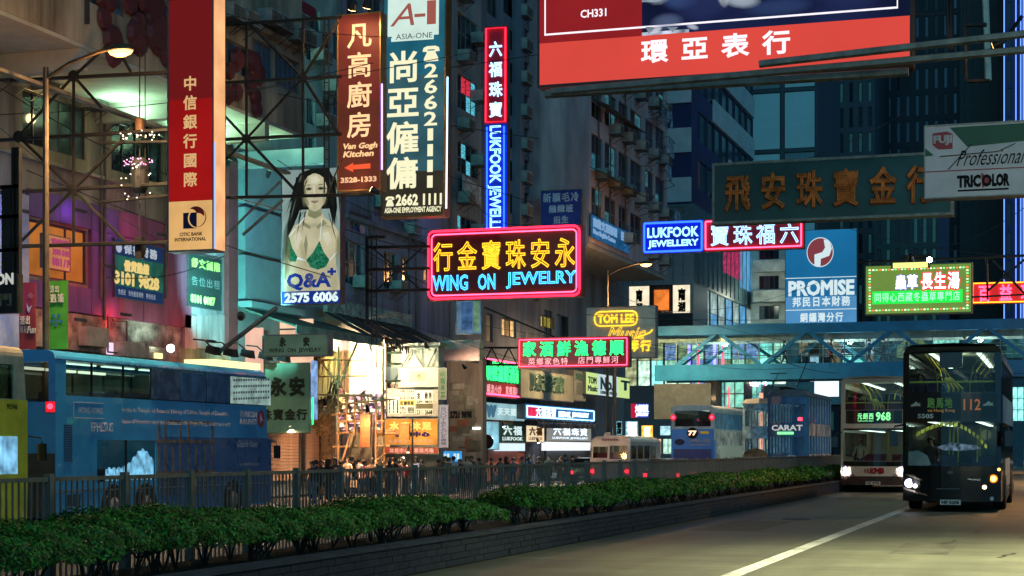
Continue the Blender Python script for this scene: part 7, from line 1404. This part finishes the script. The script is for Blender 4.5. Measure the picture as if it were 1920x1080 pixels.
MB().box(1.002, 1.012, .3, 8.6, 2.36, 2.98).build('side_advert', mat('tram_silver', (.62, .7, .74), .3, .1, var=.7, sc=1.2), tr); MB().box(1.002, 1.012, .3, 8.6, .55, 1.44).build('side_advert', mat('tram_silver'), tr)
for i in range(9): MB().box(1.0, 1.03, .3 + i * 1.03, .36 + i * 1.03, 2.98, 4.28).build('window_post', mat('tram_white', (.5, .58, .6), .4), tr); MB().box(1.0, 1.03, .3 + i * 1.03, .36 + i * 1.03, 1.44, 2.36).build('window_post', mat('tram_white'), tr)
MB().hexa([(-.8, -.40, .9), (-.1, -.44, .7), (.7, -.38, 1.3), (.2, -.42, 1.45)], [(-.8, -.36, .9), (-.1, -.40, .7), (.7, -.34, 1.3), (.2, -.38, 1.45)]).build('print', mat('tram_silver'), tr)
MB().box(-.6, .6, 2, 3, 4.55, 4.72).build('roof_box', mat('tram_roof'), tr)
tr2, mp = tram('light blue tram with a painted advert behind the route 77 bus', xy(1425, 97), 97, mat('tram_sky', (.3, .52, .66), .35, var=.5))
MB().hexa([(a, -.42, 1.3 + b) for a, b in ell(-.2, 0, .7, .45, 14)], [(a, -.38, 1.3 + b) for a, b in ell(-.2, 0, .7, .45, 14)]).build('print', mat('print_tan', (.32, .18, .08), .5, var=.5, sc=3), tr2)
# --- minibus, going away
M_cr = mat('minibus_cream', (.75, .55, .45), .35, coat=.4, var=.1)
Xm = -19.9; ym = fy(1180, Xm); LM = 6.8; hm, Hm = 1.0, 2.62
mbn = empty('minibus', 'cream minibus seen from behind, waiting beyond the railing', 'minibus', (Xm - hm, ym, -.28)); mb = MB()
rp = lambda x, z_, d: (x, .10 * (x / hm) ** 2 + d + max(0, z_ - 1.5) * .14, z_)
holed(mb, -hm, hm, .3, 2.3, [(-.85, -.1, 1.5, 2.05), (.0, .85, 1.45, 2.1), (-1, -.93, 1.5, 2.0)], rp, .05, [-1 + .25 * i for i in range(9)])
mb.mi = 0
for s_ in (-1, 1): holed(mb, 0, LM, .3, 2.3, [(.35, 1.6, 1.45, 2.1), (1.7, 3.0, 1.45, 2.1), (3.1, 4.4, 1.45, 2.1), (4.5, 5.7, 1.45, 2.1)], lambda u, v, d: (s_ * (hm - d), u + (max(0, v - 1.5) * .14 + .1 if u == 0 else 0), v), .05)
mb.quad((-hm, LM, .3), (hm, LM, .3), (hm, LM, 2.3), (-hm, LM, 2.3))
rf = [(hm, 2.3), (hm - .08, 2.42), (hm - .3, 2.54), (0, 2.6)]
for s_ in (-1, 1):
    for (xa, za), (xb, zb_) in zip(rf, rf[1:]): mb.quad((s_ * xa, .21, za), (s_ * xb, .3, zb_), (s_ * xb, LM, zb_), (s_ * xa, LM, za))
mb.poly([(x, .21 + .09 * (1 - x / hm), z_) for x, z_ in rf] + [(-x, .21 + .09 * (1 - x / hm), z_) for x, z_ in reversed(rf[:-1])]); mb.build('body', M_cr, mbn)
for a in ((-.85, -.1, 1.5, 2.05), (.0, .85, 1.45, 2.1)): g = MB(); holed(g, *a, [], lambda x, z_, d: (x, rp(x, z_, 0)[1] + .03, z_), 0); g.build('rear_window', M_gl, mbn)
for s_ in (-1, 1):
    for a, b in ((.35, 1.6), (1.7, 3.0), (3.1, 4.4), (4.5, 5.7)): MB().box(s_ * (hm - .03) - .004, s_ * (hm - .03) + .004, a, b, 1.45, 2.1).build('side_window', M_gld, mbn)
MB().box(-.9, .9, .5, LM - .3, 2.2, 2.24).build('light_strip', glow('mini_tube', (1, .9, .6), .9), mbn); MB().box(.15, .7, .2, .24, 1.5, 1.8).build('route_card', mat('plate_orange'), mbn)
g = MB(); put_text(g, 'TOYOTA', -.42, .42, 2.33, 2.43, .14, 'bold', .008); g.build('lettering', mat('ink_rust', (.4, .08, .04), .5), mbn)
for s_ in (-1, 1): MB().lathe([(.1, -.06), (.1, 0)], 12, org=(s_ * .86, .1, .85), axis='y').build('tail_light', RED, mbn); MB().box(s_ * .86 - .12, s_ * .86 + .12, .06, .1, .68, 1.02).build('lamp_cluster', REDs, mbn)
MB().lathe([(.16, 2.58), (.18, 2.7), (.08, 2.75)], 10, org=(-.3, .8, 0)).build('roof_lamp', M_cr, mbn)
MB().box(-.95, .95, -.08, .1, .3, .5).build('bumper', M_frd, mbn)
seatm = MB().box(-.4, .4, 0, .1, .9, 1.75).mesh('seat', M_seatr)
for i in range(4):
    for s_ in (-1, 1): obj('seat', seatm, mbn, (s_ * .48, 1 + i * 1.2, 0))
for y in (1.6, 5.4):
    for s_ in (-1, 1): wheel(mbn, s_ * .88, y, .36, .36, .2)
# --- cars
def car(label, px, X, paint, back=True, cat='car', L=4.5, zg=-.2, head=False, name='car'):
    y = fy(px, X); e = empty(name, label, cat, (X, y, zg), 0, group='cars in the traffic'); hw = .85
    lo = [(0.05, .3), (0, .62), (.08, .9), (.9, .98), (L - .95, .95), (L - .1, .8), (L, .6), (L - .05, .3)]
    mb = MB(); mb.hexa([(-hw, a, b) for a, b in lo], [(hw, a, b) for a, b in lo]); mb.hexa([(-hw + .12, a, b) for a, b in ((1.0, 1.4), (2.6, 1.42), (2.6, 1.38), (1.0, 1.36))], [(hw - .12, a, b) for a, b in ((1.0, 1.4), (2.6, 1.42), (2.6, 1.38), (1.0, 1.36))])
    for s_ in (-1, 1):
        for a, b in (((.45, .96), (1.0, 1.38)), ((1.85, .97), (1.85, 1.38)), ((3.4, .96), (2.6, 1.4))): mb.tube([(s_ * (hw - .04), *a), (s_ * (hw - .14), *b)], .03, 4)
    mb.build('body', paint, e)
    gg = MB(); gl = [(.45, .97), (1.0, 1.38), (2.6, 1.4), (3.4, .96)]; gg.hexa([(-hw + .06, a, b) for a, b in gl], [(hw - .06, a, b) for a, b in gl]); gg.build('glasshouse', mat('car_glass', (.01, .015, .02), .08), e)
    for s_ in (-1, 1):
        MB().box(s_ * .7 - .12, s_ * .7 + .12, -.03 if back else -.03, .05, .62, .78).build('tail_light' if not head else 'headlight', RED if not head else HL, e)
        for yy in (.9, L - .85): wheel(e, s_ * .76, yy, .31, .31, .2)
    MB().box(-.26, .26, -.03, .0, .42, .53).build('number_plate', M_plate, e); return e
car('dark car with red tail lights left of the minibus', 1096, -22.3, mat('car_dark', (.03, .03, .035), .25, coat=.6)); car('red taxi just right of the minibus behind the railing', 1240, -16.8, mat('car_red', (.3, .015, .015), .25, coat=.6), name='taxi', cat='taxi')
car('grey car ahead of the route 77 bus behind the railing', 1366, -14.8, mat('car_grey', (.12, .12, .13), .25, coat=.6)); car('black car nearest the trams behind the railing', 1395, -16.2, mat('car_dark')); car('white car half hidden at the tram front', 1416, -15.0, mat('car_white', (.5, .5, .5), .25, coat=.6))
vv = empty('van', 'oncoming police van with violet lit roof at the right edge', 'van', (-1.3, 112, 0)); mb = MB(); hv = .95
mb.hexa([(-hv, a, b) for a, b in ((0, .35), (-.05, 1.0), (.5, 1.25), (1.1, 2.15), (5, 2.2), (5, .35))], [(hv, a, b) for a, b in ((0, .35), (-.05, 1.0), (.5, 1.25), (1.1, 2.15), (5, 2.2), (5, .35))]); mb.build('body', mat('car_white'), vv)
MB().quad((-.8, .5, 1.28), (.8, .5, 1.28), (.75, 1.07, 2.1), (-.75, 1.07, 2.1)).build('windscreen', mat('car_glass'), vv); MB().box(-.7, .7, 1.2, 1.5, 2.2, 2.34).build('light_bar', glow('van_violet', (.45, .25, 1), 3), vv)
for s_ in (-1, 1): MB().lathe([(.13, -.1), (.13, 0)], 12, org=(s_ * .7, 0, .82), axis='y').build('headlight', HL, vv); wheel(vv, s_ * .85, 1, .34, .34, .2); wheel(vv, s_ * .85, 4, .34, .34, .2)
MB().box(-.9, .9, -.04, .02, 1.05, 1.15).build('reflective_strip', mat('strip_red', (.5, .04, .04), .5), vv)
light('SPOT', vv, (-.7, -.4, .8), 120, (.9, .9, 1), rot=(math.radians(84), 0, 0), size=.1, spot=50)
# ================================================================ PEOPLE
SKN = [mat('skin_a', (.42, .26, .17), .6, var=.05), mat('skin_b', (.34, .20, .13), .6, var=.05)]
def figure(pose):
    """one continuous skinned body; returns mesh with slots skin, top, trousers, shoes"""
    if pose == 'walk': leg = ((.10, .16, .48, .30, .08), (-.10, -.05, .50, -.28, .10)); arm = ((.23, -.06, 1.12, -.20, .93), (-.23, .04, 1.12, .16, .90))
    elif pose == 'stand': leg = ((.10, .01, .48, .0, .08), (-.10, .0, .48, .03, .08)); arm = ((.24, .0, 1.12, -.06, .86), (-.24, .0, 1.12, -.08, .86))
    elif pose == 'phone': leg = ((.10, .01, .48, .0, .08), (-.10, .06, .49, .12, .08)); arm = ((.24, .0, 1.14, -.26, 1.26), (-.23, .0, 1.12, -.04, .86))
    else: leg = ((.11, -.42, .50, -.42, .08), (-.11, -.42, .50, -.40, .08)); arm = ((.24, -.12, 1.12, -.40, 1.05), (-.24, -.12, 1.12, -.40, 1.05))
    J = []; Ed = []; Rd = []; T_ = []
    def j(p, r, par, t): J.append(p); Rd.append(r); T_.append(t); (Ed.append((par, len(J) - 1)) if par is not None else None); return len(J) - 1
    hz = .90 if pose != 'sit' else .52; dz = 0 if pose != 'sit' else -.38
    pel = j((0, 0, hz), (.145, .11), None, 2); wa = j((0, 0, 1.08 + dz), (.125, .095), pel, 1); ch = j((0, .0, 1.28 + dz), (.155, .11), wa, 1); nk = j((0, .01, 1.44 + dz), (.06, .06), ch, 1); n2 = j((0, 0, 1.50 + dz), (.052, .055), nk, 0)
    hd = j((0, -.015, 1.59 + dz), (.078, .092), n2, 0); tp = j((0, -.005, 1.67 + dz), (.062, .075), hd, 0); ns = j((0, -.115, 1.575 + dz), (.014, .018), hd, 0)
    for x, ky, kz, fy_, fz in leg:
        hp = j((x, 0, hz - .06), (.10, .10), pel, 2); kn = j((x, ky, kz), (.065, .068), hp, 2); an = j((x, fy_, fz + .04), (.045, .05), kn, 2); ft = j((x * 1.05, fy_ - .13, fz - .03), (.04, .032), an, 3)
    for x, ey, ez, wy, wz in arm:
        s_ = 1 if x > 0 else -1; sh = j((s_ * .185, 0, 1.38 + dz), (.062, .062), ch, 1); el = j((x, ey, ez + dz), (.046, .048), sh, 1); wr = j((x * (1.0 if pose != 'phone' else .7), wy, wz + dz), (.034, .036), el, 1)
        a = Vector(J[wr]); b = Vector(J[el]); d = (a - b).normalized(); hn = j(tuple(a + d * .09), (.032, .02), wr, 0)
        for k in range(3): j(tuple(a + d * .15 + Vector((.0, (k - 1) * .022, -.0))), (.009, .009), hn, 0)
        j(tuple(a + d * .09 + Vector((-s_ * .02, -.05, .0))), (.010, .010), hn, 0)
    me = bpy.data.meshes.new('body'); me.from_pydata(J, Ed, []); o = bpy.data.objects.new('tmp', me); TC.objects.link(o)
    o.modifiers.new('s', 'SKIN'); 
    for i, v in enumerate(me.skin_vertices[0].data): v.radius = Rd[i]; v.use_root = i == 0
    sb = o.modifiers.new('u', 'SUBSURF'); sb.levels = sb.render_levels = 1
    dg = DG(); dg.update(); m = bpy.data.meshes.new_from_object(o.evaluated_get(dg), depsgraph=dg); bpy.data.objects.remove(o)
    segs = [(Vector(J[a]), Vector(J[b]), T_[b]) for a, b in Ed]
    m.materials.clear()
    for nm in range(4): m.materials.append(SKN[0])
    for p in m.polygons:
        c = p.center; best = 9
        for a, b, t in segs:
            ab = b - a; k = max(0, min(1, (c - a).dot(ab) / max(1e-9, ab.length_squared))); d = (c - (a + ab * k)).length
            if d < best: best = d; p.material_index = t
        p.use_smooth = True
    return m, dz
FIG = {k: figure(k) for k in ('walk', 'stand', 'phone', 'sit')}
HM = {}
for nm, lg in (('short', 0), ('long', 1)):
    mb = MB(); prof = []
    for i in range(7):
        t = math.pi * .5 * i / 6; prof.append((.108 * math.sin(t) + .002, 1.61 + .105 * math.cos(t)))
    mb.lathe(prof[::-1] if False else prof, 14, org=(0, .018, 0)); 
    if lg: mb.hexa([(-.10, .0, 1.62), (.10, .0, 1.62), (.09, .11, 1.62), (-.09, .11, 1.62)], [(-.09, .03, 1.40), (.09, .03, 1.40), (.07, .10, 1.40), (-.07, .10, 1.40)])
    else: mb.hexa([(-.10, .01, 1.62), (.10, .01, 1.62), (.085, .11, 1.62), (-.085, .11, 1.62)], [(-.08, .04, 1.53), (.08, .04, 1.53), (.06, .09, 1.53), (-.06, .09, 1.53)])
    HM[nm] = mb
hair_m = mat('hair', (.012, .010, .009), .5, var=.1)
HMM = {(n_, d): HM[n_].mesh('hair', hair_m, True) for n_ in HM for d in (0,)}
def eyes_mesh():
    m = MB()
    for s_ in (-1, 1): m.box(s_ * .034 - .013, s_ * .034 + .013, -.106, -.098, 1.600, 1.609)
    m.box(-.022, .022, -.104, -.098, 1.541, 1.547); return m.mesh('face_features', mat('eye_dark', (.03, .012, .01), .5, var=0))
EYE = eyes_mesh()
CLO = {'black': (.012, .012, .014), 'grey': (.05, .05, .055), 'navy': (.02, .03, .08), 'blue': (.03, .13, .30), 'denim': (.06, .10, .18), 'beige': (.42, .32, .22), 'white': (.55, .55, .52), 'red': (.35, .03, .03), 'pink': (.48, .24, .24), 'brown': (.12, .07, .04), 'olive': (.09, .09, .05), 'cream': (.5, .42, .3), 'teal': (.03, .16, .18)}
def person(label, loc, rz, pose='walk', top='black', legs='denim', hair='short', sc=1.0, bag=None, group=None, skin=0):
    e = empty('person', label, 'person', loc, rz, group=group); e.scale = (sc, sc, sc); m, dz = FIG[pose]; o = obj('body', m, e)
    mm = [SKN[skin], mat('cloth_' + top, CLO[top], .85, var=.15, sc=6), mat('cloth_' + legs, CLO[legs], .85, var=.15, sc=6), mat('shoe', (.02, .018, .016), .6)]
    for i, x in enumerate(mm): o.material_slots[i].link = 'OBJECT'; o.material_slots[i].material = x
    obj('hair', HMM[(hair, 0)], e, (0, 0, dz)); obj('face_features', EYE, e, (0, 0, dz))
    if bag:
        MB().hexa([(-.16, -.06, 0), (.16, -.06, 0), (.16, .06, 0), (-.16, .06, 0)], [(-.13, -.04, .30), (.13, -.04, .30), (.13, .04, .30), (-.13, .04, .30)]).tube([(-.08, 0, .3), (0, 0, .44), (.08, 0, .3)], .01, 4).build('bag', mat('bag_' + bag, CLO[bag], .6), e, (.30, .02, .44))
    return e
qp = random.Random(5)
crowd = [(592, 'navy', 'black', 'walk'), (628, 'grey', 'denim', 'phone'), (650, 'beige', 'denim', 'walk'), (674, 'white', 'black', 'walk'), (706, 'black', 'denim', 'walk'), (716, 'olive', 'navy', 'stand'), (754, 'beige', 'black', 'stand'), (781, 'navy', 'denim', 'walk'), (807, 'pink', 'black', 'stand'), (843, 'brown', 'denim', 'phone'), (876, 'cream', 'black', 'walk'), (585, 'black', 'denim', 'stand'), (604, 'grey', 'black', 'walk'), (616, 'black', 'black', 'stand'), (640, 'brown', 'black', 'walk'), (660, 'black', 'black', 'phone'), (668, 'grey', 'navy', 'stand'), (683, 'pink', 'denim', 'walk'), (698, 'beige', 'black', 'stand'), (728, 'grey', 'black', 'stand'), (738, 'black', 'navy', 'walk'), (748, 'pink', 'cream', 'walk'), (760, 'red', 'black', 'stand'), (771, 'brown', 'black', 'walk'), (790, 'black', 'black', 'stand'), (801, 'cream', 'grey', 'phone'), (815, 'black', 'black', 'walk'), (824, 'grey', 'denim', 'stand'), (835, 'olive', 'black', 'walk'), (850, 'white', 'denim', 'walk'), (862, 'black', 'black', 'stand'), (868, 'navy', 'black', 'walk'), (884, 'black', 'denim', 'stand'), (898, 'brown', 'black', 'walk'), (908, 'beige', 'grey', 'walk'), (922, 'black', 'black', 'stand'), (938, 'grey', 'black', 'walk'), (950, 'black', 'denim', 'walk'), (962, 'blue', 'black', 'walk'), (980, 'teal', 'denim', 'walk'), (992, 'blue', 'black', 'stand'), (1010, 'brown', 'denim', 'walk'), (1029, 'olive', 'black', 'walk'), (1050, 'grey', 'black', 'walk'), (1060, 'navy', 'denim', 'stand'), (1074, 'black', 'black', 'walk'), (1086, 'brown', 'black', 'stand')]
where = lambda px: 'at the brown shutter' if px < 640 else 'by the scaffold' if px < 722 else 'under the orange sign' if px < 822 else 'at the notice wall' if px < 905 else 'at the red shutter' if px < 990 else 'at the grey shutter'
seen = {}
for i, (px, tp_, lg_, ps) in enumerate(crowd):
    X = -26.2 - qp.random() * 2.6; Y = fy(px, X); hr = 'long' if i % 3 == 1 else 'short'; bag = ['white', None, 'cream', None, 'red', None][i % 6] if ps == 'walk' else None
    face = qp.choice((0.3, 2.6, -2.4, .1, 1.9, -1.7, 0)); fc = 'facing the road' if abs(face) < .8 else 'seen from behind' if abs(face) > 2.2 else 'seen side-on'
    dr = {'walk': 'walking', 'stand': 'standing', 'phone': 'phoning'}[ps] + (' towards the road' if abs(face) < .8 else ' away' if abs(face) > 2.2 else ' sideways')
    lab = ('%s-haired person in %s top with %s bag, %s, %s' % (hr, tp_, bag, dr, where(px))) if bag else ('%s-haired person in %s top and %s trousers, %s, %s' % (hr, tp_, lg_, dr, where(px)))
    seen[lab] = seen.get(lab, 0) + 1
    if seen[lab] > 1: lab = 'another ' + lab
    person(lab, (X, Y, -.40), face, ps, tp_, lg_, hr, .92 + qp.random() * .1, bag, 'people waiting and walking on the far pavement', i % 2)
for i, (px, dy, rz_) in enumerate(((1657, 1.2, 1.6), (1700, 1.8, -1.5), (1630, 2.2, 1.4), (1560, 1.4, 1.7), (1470, 2.0, -1.5), (1810, 1.6, 1.5))):
    person(('person walking on the footbridge nearest the lit orange shop', 'person on the footbridge above the gap between the two oncoming buses', 'person on the footbridge over the champagne bus roof', 'person on the footbridge above the blank white screen', 'person on the footbridge above the blue diamond tram', 'person on the footbridge above the black-fronted bus')[i], (xy(px, YB + dy), YB + dy, zb1 - .15), rz_, 'walk', 'black', 'black', 'short', 1, None, 'people crossing the footbridge')
person('bus driver in a pale shirt at the wheel of the champagne bus', (-6.78 - .62, 66.9, .78), 0, 'sit', 'cream', 'navy', 'short', .95, None); person('bus driver in a dark jacket at the wheel of the black-fronted bus', (xc5 - .6, 47.1, .72), 0, 'sit', 'grey', 'navy', 'short', .95, None, skin=1)
for i, (x, y, t) in enumerate(((-.9, 1.4, 'navy'), (-.5, 2.6, 'blue'), (.55, 1.4, 'grey'), (.95, 1.4, 'black'), (-.95, 3.9, 'black'), (.6, 2.7, 'cream'))):
    person('upper-deck passenger in %s, %s, in the black-fronted bus' % (t, ('front left by the window', 'second row left', 'front right by the aisle', 'front right by the window', 'third row left', 'second row right')[i]), (xc5 + x, 46.1 + y, 2.48), 0, 'sit', t, 'black', 'short' if i % 2 else 'long', .93, None, 'passengers on the upper deck', i % 2)
bpy.data.scenes.remove(TS)
